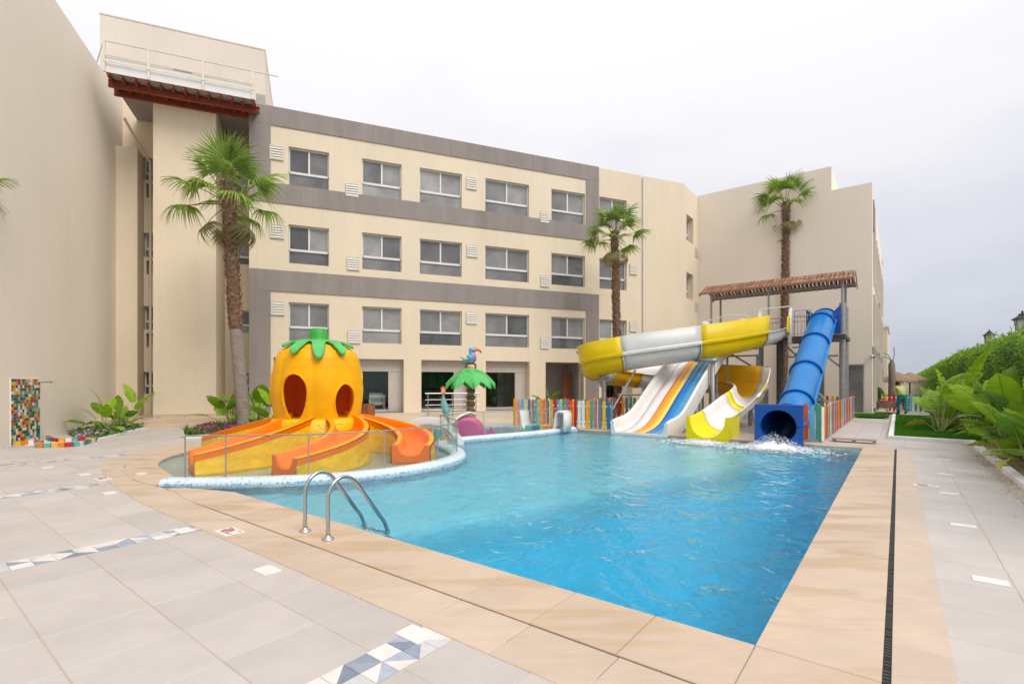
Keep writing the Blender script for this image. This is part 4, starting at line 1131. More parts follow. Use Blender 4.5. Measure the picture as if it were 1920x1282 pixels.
for da, hw, hh, _ in openings:
    a = camang + da
    dx, dy = Vector((math.cos(a), math.sin(a), 0)), Vector((-math.sin(a), math.cos(a), 0))
    ol = []
    for k in range(28):
        q = 2 * PI * k / 28
        z = math.sin(q); x = math.cos(q) * hw * (1.0 if z < 0 else 1.0)
        ol.append((x * (1 - 0.12 * (z < 0) * -z), (hh - 0.40) + z * (0.40 if z > 0 else hh - 0.36)))
    cut.prism(ol, 0.55, 1.4, fr=lambda x, y, d, dx=dx, dy=dy: dx * d + dy * x + Vector((0, 0, BZ + y)))
co = cut.build('cutter', 'pumpkin_orange', None, local=True); co.location = PC
bo = body.modifiers.new('openings', 'BOOLEAN'); bo.operation = 'DIFFERENCE'; bo.object = co; bo.solver = 'EXACT'
tmp = body
bpy.context.view_layer.update()
me = evalmesh(body); body.modifiers.clear(); body.data = me
for p_ in me.polygons: p_.use_smooth = True
try: me.set_sharp_from_angle(angle=rad(45))
except Exception: pass
bpy.data.objects.remove(co)
# a raised lip round each doorway
for da, hw, hh, _ in openings:
    a = camang + da; pts = []
    for k in range(21):
        q = -0.5 + (PI + 1.0) * k / 20
        z = math.sin(q); zz = (hh - 0.40) + z * (0.40 if z > 0 else hh - 0.36); x = math.cos(q) * hw * 1.03
        aa = a + math.asin(max(-1, min(1, x / 1.02)))
        rr = pump_r(aa, max(0, min(1, zz / PH)))
        pts.append(Vector((rr * math.cos(aa), rr * math.sin(aa), BZ + zz)))
    mb = MB(); mb.tube(pts, 0.022, 6); mb.build('doorway_lip', 'pumpkin_orange', pk, local=True)
# leaf cap and stem: the lobes lie on the shoulder of the pumpkin
arcs = [(0.0, 0.0, PH + 0.02)]
for q in range(200, -1, -1):
    t = 1 - (1 - q / 200) ** 1.4; r_ = pump_r(camang + 0.3, t); z_ = PH * t
    l_ = arcs[-1]; arcs.append((l_[0] + math.hypot(r_ - l_[1], z_ - l_[2]), r_, z_))
def on_shoulder(s):
    for q in range(1, len(arcs)):
        if arcs[q][0] >= s:
            a, b = arcs[q - 1], arcs[q]; f = (s - a[0]) / max(1e-9, b[0] - a[0]); return a[1] + (b[1] - a[1]) * f, a[2] + (b[2] - a[2]) * f
    return arcs[-1][1:]
mb = MB(); rows = []
nl = 176
for j in range(17):
    f = j / 16; row = []
    for k in range(nl):
        a = 2 * PI * k / nl
        cc = math.cos(11 * (a - camang)); lob = 0.5 + 0.5 * math.copysign(abs(cc) ** 0.6, cc); tip = 0.68 + 0.52 * max(0, math.cos(a - camang)) ** 1.5
        s_ = (0.56 + (tip - 0.56) * lob) * f
        r_, z_ = on_shoulder(s_)
        lift = 0.035 + 0.05 * f ** 4
        row.append(Vector(((r_ + lift) * math.cos(a), (r_ + lift) * math.sin(a), BZ + z_ + 0.03)))
    rows.append(row)
mb.grid(rows, 0, True, True); mb.build('leaf_cap', 'leaf_green_pale', pk, local=True, solid=0.045)
mb = MB(); mb.lathe((0.0, 0, BZ + PH), [(0.26, -0.02), (0.235, 0.03), (0.215, 0.12), (0.185, 0.29), (0.17, 0.31), (0.0, 0.315)], 24); mb.build('stem', 'leaf_green', pk, local=True)
# plinth and chutes
mb = MB(); mb.lathe((0, 0, 0), [(1.16, 0), (1.12, 0.5), (1.08, BZ - 0.10), (1.02, BZ + 0.004), (0, BZ + 0.006)], 40); mb.build('plinth', 'skirt_yellow', pk, local=True)
FW = 0.40
def flume(a0, a1, r1, curl, first=False):
    pts = []
    for k in range(29):
        t = k / 28
        r = 0.62 + (r1 - 0.62) * t
        ang = camang + a0 + (a1 - a0) * (t ** curl)
        zf = 1.0 - 0.52 * (t ** 1.0)
        pts.append(Vector((r * math.cos(ang), r * math.sin(ang), zf)))
    W_ = FW
    tro = [(W_, 0.13), (W_ - 0.10, 0.14), (W_ - 0.13, 0.06), (W_ - 0.20, -0.06), (0.08, -0.09), (-0.08, -0.09), (-W_ + 0.20, -0.06), (-W_ + 0.13, 0.06), (-W_ + 0.10, 0.14), (-W_, 0.13)]
    rows = []; sk_l = []; sk_r = []
    for i, p in enumerate(pts):
        t = (pts[min(i + 1, 28)] - pts[max(i - 1, 0)]); t.z = 0; t.normalize(); left = Vector((-t.y, t.x, 0))
        h = 1.0 + 0.45 * (1 - i / 28)
        rows.append([p + left * a + Vector((0, 0, b * (h if b > 0 else 1))) for a, b in tro])
        for s_, lst in ((1, sk_l), (-1, sk_r)):
            top = p + left * (W_ * s_) + Vector((0, 0, 0.12 * h))
            lst.append([top + left * 0.02 * s_, top + left * 0.015 * s_ - Vector((0, 0, 0.10)), Vector((top.x, top.y, top.z * 0.5)) + left * (0.03 * s_), Vector((top.x, top.y, 0.0)) + left * 0.06 * s_])
    mb = MB(); mb.grid(rows)
    for i in range(len(mb.f)):
        if i % 9 in (0, 8): mb.m[i] = 1
    mb.build('chute', ['flume_orange', 'flume_rim'], pk, local=True, solid=0.02)
    mb = MB()
    for lst in (sk_l, sk_r):
        mb.grid([[r[0], r[1]] for r in lst], 1); mb.grid([[r[1] - Vector((0, 0, 0.004)), r[2], r[3]] for r in lst], 0)
    e = rows[-1]
    mb.add(list(e) + [Vector((e[-1].x, e[-1].y, 0)), Vector((e[0].x, e[0].y, 0))], [tuple(range(12))], 1)
    mb.build('chute_skirt', ['skirt_yellow', 'flume_orange'], pk, local=True)
flume(-0.53, -0.80, 3.05, 1.5)
flume(0.62, -0.17, 3.35, 1.25)
flume(1.75, 0.62, 3.05, 1.35)
flume(-1.72, -2.05, 2.55, 1.3)

# ------------------------------------------------------------------ glass barrier on the ring wall
def arclen(pts):
    o = [0]
    for i in range(1, len(pts)): o.append(o[-1] + (pts[i] - pts[i - 1]).length)
    return o
def resample(pts, step):
    al = arclen(pts); n = max(1, round(al[-1] / step)); o = []
    for k in range(n + 1):
        s_ = al[-1] * k / n; i = 0
        while i < len(al) - 2 and al[i + 1] < s_: i += 1
        f = (s_ - al[i]) / max(1e-9, al[i + 1] - al[i]); o.append(pts[i].lerp(pts[i + 1], f))
    return o
def barrier(pts, label, step, ztop):
    t = thing('glass_barrier', label, 'glass barrier', (pts[0].x, pts[0].y, 0.09), 'glass barriers on the ring wall')
    ps = resample([Vector((p.x, p.y, 0)) for p in pts], step)
    for a, b in zip(ps[:-1], ps[1:]):
        d = (b - a).normalized(); nrm = Vector((-d.y, d.x, 0)); g = 0.006
        mb = MB(); vs = []
        for z in (0.10, ztop - 0.012):
            for q, s_ in ((a + d * g, -1), (b - d * g, -1), (b - d * g, 1), (a + d * g, 1)): vs.append(q + nrm * 0.005 * s_ + Vector((0, 0, z)))
        mb.add(vs, [(3, 2, 1, 0), (4, 5, 6, 7), (0, 1, 5, 4), (1, 2, 6, 5), (2, 3, 7, 6), (3, 0, 4, 7)])
        mb.build('glass_panel', 'barrier_glass', t)
    mb = MB(); mb.tube([p + Vector((0, 0, ztop)) for p in ps], 0.012, 6); mb.build('top_rail', 'galvanised', t)
    for i, p in enumerate(ps):
        if i % 2 == 0 or i == len(ps) - 1:
            mb = MB(); mb.box((p.x - 0.008, p.y - 0.008, 0.09), (p.x + 0.008, p.y + 0.008, ztop - 0.008)); mb.build('post', 'galvanised', t)
    return t
gl_in = side_of(RING, -0.02)
i_apex = min(range(len(gl_in)), key=lambda i: abs(gl_in[i].y - 12.2) + (0 if gl_in[i].x > -2.2 else 9))
barrier(gl_in[i_apex:-5], 'curved glass barrier around the front of the orange pumpkin slide', 0.62, 0.76)
barrier(gl_in[1:i_apex + 1], 'straight run of glass barrier behind the pink whale up to the picket fence', 0.95, 0.76)

# ------------------------------------------------------------------ pool ladder rails
ld = thing('pool_ladder', 'pair of hooped stainless steel ladder rails bending into the water', 'pool ladder', PX(593, 1004))
for bx, by in ((572, 997), (615, 1012)):
    b = PX(bx, by); dv = W(1, 0)                                     # over the edge, into the pool
    b = Vector((b.x, b.y, 0.0))
    prof = [(0, 0.0), (0.0, 0.30), (0.0, 0.42), (0.015, 0.49), (0.06, 0.565), (0.13, 0.61), (0.20, 0.617), (0.27, 0.59), (0.33, 0.54), (0.42, 0.42), (0.53, 0.27), (0.64, 0.12), (0.70, 0.04), (0.74, -0.05), (0.755, -0.15), (0.755, -0.5), (0.755, -0.95)]
    pts = catmull([b + dv * a + Vector((0, 0, z)) for a, z in prof], 4)
    mb = MB(); mb.tube(pts, 0.0215, 12); mb.build('handrail', 'steel', ld)
    mb = MB(); mb.lathe(b + Vector((0, 0, 0.006)), [(0.0, 0.0), (0.062, 0.0), (0.062, 0.008), (0.05, 0.02), (0.028, 0.028), (0.0245, 0.055)], 20); mb.build('flange', 'steel', ld)
p0, p1 = PX(572, 997), PX(615, 1012)
for z in (-0.28, -0.55, -0.82):
    mb = MB(); mb.tube([Vector((p0.x, p0.y, z)) + W(0.755, 0), Vector((p1.x, p1.y, z)) + W(0.755, 0)], 0.025, 8); mb.build('rung', 'steel', ld)

# ------------------------------------------------------------------ slide tower
PLZ = 3.62
tw = thing('slide_tower', 'grey steel slide tower with a platform and a brown shingled canopy', 'slide tower', W(25.6, -4.4))
U0, U1, VL, VR = 25.0, 26.6, -7.15, -1.85
mb = MB(); mb.box((24.55, VL - 0.25, PLZ - 0.16), (27.0, VR + 0.15, PLZ - 0.03), W); mb.build('platform_frame', 'metal_dark', tw)
for k in range(11):
    a = VL - 0.25 + (VR - VL + 0.4) * k / 11
    mb = MB(); mb.box((24.53, a + 0.006, PLZ - 0.028), (27.02, a + (VR - VL + 0.4) / 11 - 0.006, PLZ), W); mb.build('deck_plank', 'wood_grey', tw)
def column(u, v, z0, z1, r, m='galvanised'):
    mb = MB(); mb.tube([W(u, v, z0), W(u, v, z1)], r, 14); c = mb.build('column', m, tw)
    if z0 < 0.1:
        mb = MB(); mb.box((u - r * 1.6, v - r * 1.6, 0.002), (u + r * 1.6, v + r * 1.6, 0.025), W); mb.build('base_plate', 'galvanised', c)
for u in (U0, U1):
    column(u, VR, 0, 4.95, 0.115); column(u, VR, 4.95, 5.95, 0.05)
    column(u, VL, 0, PLZ - 0.16, 0.115, 'galvanised'); column(u, VL, PLZ, 5.95, 0.05)
for v in (-4.95, -4.15): column(U0, v, 0, PLZ - 0.16, 0.105, 'metal_dark' if v > -4.5 else 'galvanised')
column(U1, -4.5, 0, PLZ - 0.16, 0.105, 'metal_dark')
column(U0 - 0.3, -5.0, 0, 2.9, 0.10)
column(U0 + 0.05, -4.65, PLZ, 5.95, 0.045)
for a, b in ((W(U0, VR, 2.2), W(U0, VR - 1.3, PLZ - 0.16)), (W(U0, VL, 2.4), W(U0, VL + 1.2, PLZ - 0.16)), (W(U0, -3.0, 0.9), W(U0, VR - 0.05, 0.0)), (W(U0 - 0.02, -4.1, PLZ - 0.2), W(U0, -2.9, 2.1)),
             (W(U0, -4.95, 2.1), W(U0, -6.9, PLZ - 0.2)), (W(U0 - 0.3, -5.0, 2.85), W(U0 - 0.3, -7.0, 2.85)), (W(U0, -4.1, 2.75), W(U0, -2.0, 2.75)), (W(U0, -2.9, 1.4), W(U0, VR, 0.15))):
    mb = MB(); mb.tube([a, b], 0.04, 8); mb.build('brace', 'galvanised', tw)
# railings
def railing(a, b, z0, h, n, par, arches=True, m='steel_dull'):
    mb = MB(); d = b - a
    mb.tube([a + Vector((0, 0, z0 + h)), b + Vector((0, 0, z0 + h))], 0.018, 6); mb.tube([a + Vector((0, 0, z0 + h * 0.80)), b + Vector((0, 0, z0 + h * 0.80))], 0.014, 6)
    mb.tube([a + Vector((0, 0, z0 + 0.10)), b + Vector((0, 0, z0 + 0.10))], 0.014, 6)
    r = mb.build('railing', m, par)
    for k in range(n + 1):
        p = a + d * k / n; q = MB(); end = k in (0, n)
        q.tube([p + Vector((0, 0, z0 if end else z0 + 0.1)), p + Vector((0, 0, z0 + (h if end else h * 0.80)))], 0.02 if end else 0.0095, 6); q.build('baluster', m, r)
    if arches:
        q = MB(); a2, b2 = a + d * 0.2, a + d * 0.8
        pts = [a2 + Vector((0, 0, z0 + h * 0.55))] + [a2 + (b2 - a2) * (0.5 - 0.5 * math.cos(PI * t / 8)) + Vector((0, 0, z0 + h * (0.75 + 0.15 * math.sin(PI * t / 8)))) for t in range(9)] + [b2 + Vector((0, 0, z0 + h * 0.55))]
        q.tube(pts, 0.012, 6); q.build('arch', m, r)
railing(W(24.6, -3.55), W(24.6, -2.95), PLZ, 1.1, 5, tw)
railing(W(26.95, -5.2), W(26.95, -3.4), PLZ, 1.1, 10, tw)
railing(W(26.95, -7.1), W(26.95, -5.2), PLZ, 1.1, 10, tw)
mb = MB(); mb.tube([W(24.5, -4.9, PLZ + 1.27), W(24.5, -3.7, PLZ + 1.3)], 0.025, 8); mb.build('grab_bar', 'fascia_white', tw)
mb = MB(); mb.tube([W(24.7, -7.4, PLZ + 0.92), W(24.7, -6.5, PLZ + 1.12), W(24.7, -5.6, PLZ + 1.12), W(24.7, -5.3, PLZ + 0.95)], 0.022, 8); mb.build('grab_bar', 'fascia_white', tw)
# stairs behind
for k in range(12):
    mb = MB(); mb.box((27.05 + 0.27 * k, -4.0, PLZ - 0.05 - 0.29 * (k + 1)), (27.35 + 0.27 * k, -3.0, PLZ - 0.01 - 0.29 * (k + 1)), W); mb.build('step', 'metal_dark', tw)
# canopy
ZE, ZR_ = 5.97, 6.40
CL, CRR = VL - 0.42, VR + 0.38
UM = (U0 + U1) / 2; UE0, UE1 = U0 - 0.32, U1 + 0.32
can = MB()
for u in (U0, U1): can.box((u - 0.04, CL, ZE - 0.06), (u + 0.04, CRR, ZE + 0.04), W)
can.box((UM - 0.03, CL, ZR_ - 0.14), (UM + 0.03, CRR, ZR_ - 0.06), W)
canopy = can.build('canopy', 'galvanised', tw)
slope0 = math.atan2(ZR_ - ZE + 0.02, UM - UE0)
def on_roof(u, v, up):                                               # a height above the roof plane
    f = 1 - abs(u - UM) / (UM - UE0)
    return W(u, v, ZE - 0.06 + (ZR_ - ZE + 0.06) * f + up)
nraf = 26
for k in range(nraf):
    v = CL + 0.06 + (CRR - CL - 0.12) * k / (nraf - 1)
    for ua, ub_ in ((UE0, UM - 0.01), (UE1, UM + 0.01)):
        mb = MB(); q = []
        for up in (-0.065, -0.022):
            for u, vv in ((ua, v - 0.03), (ub_, v - 0.03), (ub_, v + 0.03), (ua, v + 0.03)): q.append(on_roof(u, vv, up))
        mb.add(q, [(3, 2, 1, 0), (4, 5, 6, 7), (0, 1, 5, 4), (1, 2, 6, 5), (2, 3, 7, 6), (3, 0, 4, 7)])
        mb.build('rafter', 'rafter_pale', canopy)
NSH = 38
for sgn in (-1, 1):
    for rowi in range(2):
        for k in range(NSH):
            f0, f1 = rowi / 2.0 - 0.02, (rowi + 1) / 2.0 + 0.04
            ue = UE0 - 0.06 if sgn < 0 else UE1 + 0.06
            ua = ue + (UM - ue) * max(0, f0); ub_ = ue + (UM - ue) * min(1, f1)
            off = 0.0
            va = CL + (CRR - CL) * (k + off) / NSH; vb_ = va + (CRR - CL) / NSH * 0.76
            if vb_ > CRR + 0.08: continue
            lift = RN.uniform(0, 0.005)
            mb = MB(); q = []
            for th in (-0.006, 0.02):
                for u, vv, x_ in ((ua, va, 0.018), (ub_, va, 0.0), (ub_, vb_, 0.0), (ua, vb_, 0.018)): q.append(on_roof(u, vv, th + lift + x_))
            mb.add(q, [(3, 2, 1, 0), (4, 5, 6, 7), (0, 1, 5, 4), (1, 2, 6, 5), (2, 3, 7, 6), (3, 0, 4, 7)])
            mb.build('shingle', 'roof_wood', canopy)
mb = MB()
for sgn, ue in ((-1, UE0), (1, UE1)): mb.box((ue - 0.07, CL, ZE - 0.11), (ue - 0.05, CRR, ZE - 0.035), W)
mb.build('eave_board', 'roof_wood', canopy)
for v in (CL - 0.03, CRR + 0.03):
    mb = MB(); a, b, c = on_roof(UE0 - 0.05, v, 0.02), on_roof(UM, v, 0.03), on_roof(UE1 + 0.05, v, 0.02)
    for p, q in ((a, b), (b, c)):
        dn = Vector((0, 0, -0.14)); x = W(0, 0.015)
        mb.add([p - x, q - x, q - x + dn, p - x + dn, p + x, q + x, q + x + dn, p + x + dn], [(0, 1, 2, 3), (7, 6, 5, 4), (0, 4, 5, 1), (2, 6, 7, 3), (0, 3, 7, 4), (1, 5, 6, 2)])
    mb.build('gable_board', 'roof_wood', canopy)

# ------------------------------------------------------------------ rainbow lane slide
ml = thing('lane_slide', 'wide white racing slide with orange, yellow and blue lanes running into the pool', 'water slide', W(15.0, -6.52))
MV, MW = -6.50, 0.94
mz = [(14.93, -0.02), (15.3, -0.005), (16.0, 0.08), (16.6, 0.26), (17.3, 0.62), (18.1, 1.08), (19.0, 1.56), (20.0, 2.08), (21.0, 2.55), (22.0, 2.92), (23.0, 3.2), (24.0, 3.42), (24.6, 3.5)]
mpts = catmull([W(u, MV, z) for u, z in mz], 4)
lanes = [('lane_orange', 0.20, 0.045), ('lane_yellow', 0.025, -0.135), ('lane_blue', -0.155, -0.315), ('lane_sky', -0.335, -0.495), ('lane_aqua', -0.515, -0.66)]
bw = MW - 0.10
lanes = [('lane_pink', bw - 0.10, 0.36), ('lane_orange', 0.35, 0.13), ('lane_yellow', 0.12, -0.09), ('lane_blue', -0.10, -0.33), ('lane_sky', -0.34, -0.54), ('lane_aqua', -0.55, -bw + 0.1)]
for m_, a, b in lanes:
    mb = MB(); mb.grid(sweep_rows(mpts, [(a, 0.012), (b, 0.012)])); mb.build('lane', m_, ml, solid=0.01)
for i in range(5):
    a = lanes[i][2] + (lanes[i + 1][1] - lanes[i][2]) / 2
    mb = MB(); mb.grid(sweep_rows(mpts, [(a + 0.008, 0.014), (a + 0.005, 0.024), (a - 0.005, 0.024), (a - 0.008, 0.014)])); mb.build('lane_divider', lanes[i + 1][0] if i else 'lane_pink', ml)
for s_ in (1, -1):
    sec = [(s_ * (bw - 0.105), 0.0), (s_ * (bw - 0.05), 0.06), (s_ * (bw - 0.01), 0.22), (s_ * (bw + 0.0), 0.42), (s_ * (bw + 0.05), 0.47), (s_ * (bw + 0.10), 0.45), (s_ * (bw + 0.11), 0.40), (s_ * (bw + 0.10), 0.0), (s_ * (bw + 0.09), -0.14)]
    def secf(t, sec=sec):
        k = 1.0 if t > 0.08 else 0.9 + 0.1 * t / 0.08
        return [(a, b * k if b > 0 else b) for a, b in sec]
    mb = MB(); rows = sweep_rows(mpts, secf); mb.grid(rows)
    e = rows[0]; mb.add(e, [tuple(range(len(e)))])
    mb.build('side_wall', 'slide_white', ml)
mb = MB(); mb.grid(sweep_rows(mpts, [(bw + 0.09, -0.10), (bw - 0.1, -0.012), (-bw + 0.1, -0.012), (-bw - 0.09, -0.10), ])); mb.build('slide_bed', 'slide_white', ml, solid=0.02)
mb = MB(); mb.box((14.90, MV - MW + 0.06, -0.20), (14.94, MV + MW - 0.06, 0.02), W); mb.build('end_lip', 'slide_white', ml, bevel=0.008)
for u in (16.6, 17.8, 19.2, 21, 22.6):
    z = [p.z for p in mpts if abs(uv(p)[0] - u) < 0.4][0]
    for s_ in (-1, 1):
        mb = MB(); mb.tube([W(u, MV + s_ * 0.7, 0), W(u, MV + s_ * 0.7, max(0.05, z - 0.1))], 0.05, 8); mb.build('support', 'galvanised', ml)
    mb = MB(); mb.box((u - 0.05, MV - 0.9, max(0.03, z - 0.2)), (u + 0.05, MV + 0.9, max(0.08, z - 0.1)), W); mb.build('cross_beam', 'galvanised', ml)
for v in (MV - bw - 0.02, MV + bw + 0.02):                            # rounded hoods at the start
    mb = MB(); mb.sphere(W(24.75, v, PLZ + 0.80), 0.22, 14, 10, 0, (1, 1, 0.75)); mb.build('entry_hood', 'slide_white', ml)
    mb = MB(); mb.box((24.45, v - 0.05, PLZ - 0.02), (25.0, v + 0.05, PLZ + 0.8), W); mb.build('entry_wall', 'slide_white', ml, bevel=0.02)

# ------------------------------------------------------------------ spiral slide
sp = thing('spiral_slide', 'open yellow and white spiral slide looping left and ending in a lemon chute', 'water slide', W(15, -4.37))
ctrl = [(24.5, -4.3, 3.45), (23.2, -4.32, 3.22), (21.7, -4.75, 2.92), (20.2, -5.6, 2.62), (18.9, -6.75, 2.36), (17.9, -7.9, 2.14), (17.45, -8.85, 1.93), (17.75, -9.55, 1.76), (18.7, -9.85, 1.62), (20.0, -9.7, 1.5), (21.3, -8.9, 1.38),
        (22.2, -7.5, 1.26), (22.3, -5.95, 1.12), (21.4, -4.75, 0.98), (19.9, -4.33, 0.80), (18.3, -4.33, 0.52), (16.8, -4.36, 0.20), (15.6, -4.37, 0.03), (14.9, -4.37, 0.0)]
spts = catmull([W(*c) for c in ctrl], 6)
SPN = len(spts) - 1
def trough(t, outer, flip=1):
    R_ = 0.50; s = []
    # outer (left hand) wall is high, the inner one ends at the flange
    ho = 0.55 + 0.72 * outer
    s += [(R_ + 0.13 + 0.03, ho), (R_ + 0.07, 0.62 + 0.04)] if outer > 0.05 else [(R_ + 0.09, 0.60), (R_ + 0.085, 0.60)]
    s += [(R_ + 0.08, 0.60), (R_ + 0.03, 0.57)]
    for k in range(11):
        a = PI * k / 10
        s.append((R_ * math.cos(a), 0.52 - 0.52 * math.sin(a)))
    s += [(-R_ - 0.03, 0.57), (-R_ - 0.08, 0.60), (-R_ - 0.085, 0.60), (-R_ - 0.09, 0.56)]
    return s
def outer_at(i):
    t = i / SPN
    if t < 0.08: return max(0.0, (t - 0.02) / 0.06)
    if t > 0.76: return max(0.0, 1 - (t - 0.76) / 0.07)
    return 1.0
rows_all = []
for i in range(SPN + 1):
    rows_all.append(sweep_rows(spts[max(0, i - 1):i + 2], trough(0, outer_at(i)))[1 if i > 0 else 0])
def seg_rows(a, b):
    return [sweep_rows(spts[max(0, i - 1):i + 2], trough(0, 0.0 if a == 0 else 1.0 if i <= 70 else outer_at(i)))[1 if i > 0 else 0] for i in range(a, b + 1)]
segs = [(0, 10, 'slide_white'), (10, 21, 'slide_yellow'), (21, 32, 'slide_grey'), (32, 43, 'slide_yellow'), (43, 50, 'slide_white'), (50, 58, 'slide_amber'), (58, 69, 'slide_white'), (69, 77, 'slide_amber'),
        (77, 86, 'slide_white'), (86, 88, 'slide_lemon'), (88, 98, 'slide_white'), (98, SPN, 'slide_lemon')]
for a, b, m_ in segs:
    mb = MB(); mb.grid(seg_rows(a, b)); mb.build('trough_section', m_, sp, solid=0.028)
    # bolted flange between sections
    if a not in (0, 86, 88, 98):
        mb = MB(); c = rows_all[a]
        q = [p + (rows_all[a + 1][k] - p).normalized() * 0.0 for k, p in enumerate(c)]
        cen = spts[a] + Vector((0, 0, 0.55))
        nb_ = [p + (p - cen).normalized() * 0.055 for p in q]
        dd = (spts[a + 1] - spts[a - 1]).normalized() * 0.02
        mb.grid([[p - dd for p in q[3:16]], [p - dd for p in nb_[3:16]], [p + dd for p in nb_[3:16]], [p + dd for p in q[3:16]]], 0, False)
        mb.build('flange', 'slide_grey', sp)
        mb = MB()
        for k in range(3, 16):
            for s_ in (-1, 1): mb.sphere(c[k] + (c[k] - cen).normalized() * 0.038 + dd * 2.2 * s_, 0.017, 6, 4)
        mb.build('bolts', 'metal_dark', sp)
# moulded ledge along the outer wall
mb = MB(); mb.grid([[r[1] + (r[1] - r[14]).normalized() * 0.03 + Vector((0, 0, 0.02)), r[1] + (r[1] - r[14]).normalized() * 0.055 - Vector((0, 0, 0.02)), r[2] - Vector((0, 0, 0.05))] for r in rows_all[10:86]])
for i in range(len(mb.f)):
    k = 10 + i // 2
    for q, (a, b, m_) in enumerate(segs):
        if a <= k < b: mb.m[i] = ['slide_white', 'slide_yellow', 'slide_grey', 'slide_amber', 'slide_lemon'].index(m_)
mb.build('outer_ledge', ['slide_white', 'slide_yellow', 'slide_white', 'slide_amber', 'slide_lemon'], sp)
# squared mouth
mb = MB(); mo = []
hw, ht = 0.60, 0.62
ol = [(hw, -0.16), (hw, ht), (0.50, ht)] + [(0.50 * math.cos(PI * k / 12), 0.56 - 0.56 * math.sin(PI * k / 12)) for k in range(13)] + [(-0.50, ht), (-hw, ht), (-hw, -0.16)]
mb.prism(ol, 14.86, 15.02, fr=lambda a, z, u: W(u, -4.37 - a, z)); mb.build('mouth', 'slide_lemon', sp)
mb = MB()
for s_ in (-1, 1): mb.box((15.02, -4.37 + s_ * hw - 0.012 * s_, -0.02), (16.1, -4.37 + s_ * (hw - 0.04), ht), W)
mb.build('mouth_cheek', 'slide_lemon', sp)
for s_ in (1, -1):                                                   # tall flared plates at the start
    mb = MB(); v = -4.3 + s_ * 0.60
    mb.prism([(24.25, 3.3), (24.75, 3.3), (24.85, 4.85), (24.55, 4.88), (24.2, 4.1)], v - 0.06, v + 0.06, fr=lambda u, z, vv: W(u, vv, z)); mb.build('entry_plate', 'slide_white', sp, bevel=0.02)
mb = MB(); mb.prism([(23.6, 3.75), (24.4, 3.7), (24.45, 4.25), (24.1, 4.5), (23.8, 4.35)], -3.72, -3.66, fr=lambda u, z, vv: W(u, vv, z)); mb.build('entry_shoulder', 'slide_yellow', sp, bevel=0.02)
def post(i, off=0.0, foot=None, top=0.0):
    p = spts[i]; mb = MB()
    f = foot if foot else Vector((p.x, p.y, 0)); f = Vector((f.x, f.y, 0))
    mb.tube([f, Vector((f.x, f.y, p.z - 0.06)), Vector((p.x, p.y, p.z - 0.0))], 0.085, 10); o = mb.build('support_post', 'galvanised', sp)
    mb = MB(); mb.lathe((f.x, f.y, p.z - 0.16), [(0.09, 0), (0.20, 0.08), (0.22, 0.11), (0.0, 0.11)], 10); mb.build('saddle', 'galvanised', o)
post(21, foot=W(19.1, -5.42)); post(37); post(50); post(60); post(75); post(82)
for a, b in ((spts[30] - Vector((0, 0, 0.05)), W(16.9, -8.6, 0.25)), (spts[88] + W(0, 0.3, 0.05), W(17.4, -3.55, 0.0)), (W(19.9, -9.6, 1.1), W(21.9, -7.0, 1.1))):
    mb = MB(); mb.tube([a, b], 0.04, 8); mb.build('strut', 'galvanised', sp)

# ------------------------------------------------------------------ blue tube slide
tb = thing('tube_slide', 'steep enclosed blue tube slide with a square mouth pouring into the pool', 'water slide', W(15, -2.55))
TV = -2.52
tctrl = [(14.9, 0.48), (15.9, 0.49), (17.0, 0.66), (18.3, 1.20), (20.0, 2.05), (21.8, 2.95), (23.6, 3.82), (24.6, 4.20), (25.3, 4.32)]
tpts = catmull([W(u, TV, z) for u, z in tctrl], 8)
al = arclen(tpts)
TR = 0.455
def ring_rows(pts, r, n=28):
    rows = []
    for i, p in enumerate(pts):
        t = (pts[min(i + 1, len(pts) - 1)] - pts[max(i - 1, 0)]).normalized(); a = W(0, 1); b = a.cross(t).normalized()
        if b.z < 0: b = -b
        rows.append([p + (a * math.cos(2 * PI * k / n) + b * math.sin(2 * PI * k / n)) * r for k in range(n)])
    return rows
allr = ring_rows(tpts, TR)
joints = [0, 10, 21, 31, 41, 51, len(tpts) - 1]
for a, b in zip(joints[:-1], joints[1:]):
    mb = MB(); mb.grid(allr[a:b + 1], 0, True, True); mb.build('tube_section', ['tube_blue', 'tube_dark'], tb, solid=0.02, soff=-1).modifiers['thickness'].material_offset = 0
for j in joints[1:]:
    t = (tpts[min(j + 1, len(tpts) - 1)] - tpts[j - 1]).normalized()
    pr = []
    for off, r in ((-0.05, TR), (-0.05, TR + 0.055), (0.05, TR + 0.055), (0.05, TR)): pr.append([p + (p - tpts[j]).normalized() * (r - TR) + t * off for p in allr[j]])
    mb = MB(); mb.grid(pr, 0, False, True); mb.build('flange_ring', 'tube_blue_deep', tb)
mb = MB()                                                            # seam fin on the right side
fin = []
for i, p in enumerate(tpts[4:-4]):
    a = W(0, 1); fin.append([p + a * (TR - 0.01) + Vector((0, 0, 0.03)), p + a * (TR + 0.07) + Vector((0, 0, 0.02)), p + a * (TR + 0.07) - Vector((0, 0, 0.02)), p + a * (TR - 0.01) - Vector((0, 0, 0.03))])
mb.grid(fin, 0, False); mb.build('side_seam', 'tube_blue', tb)
MS = 0.575
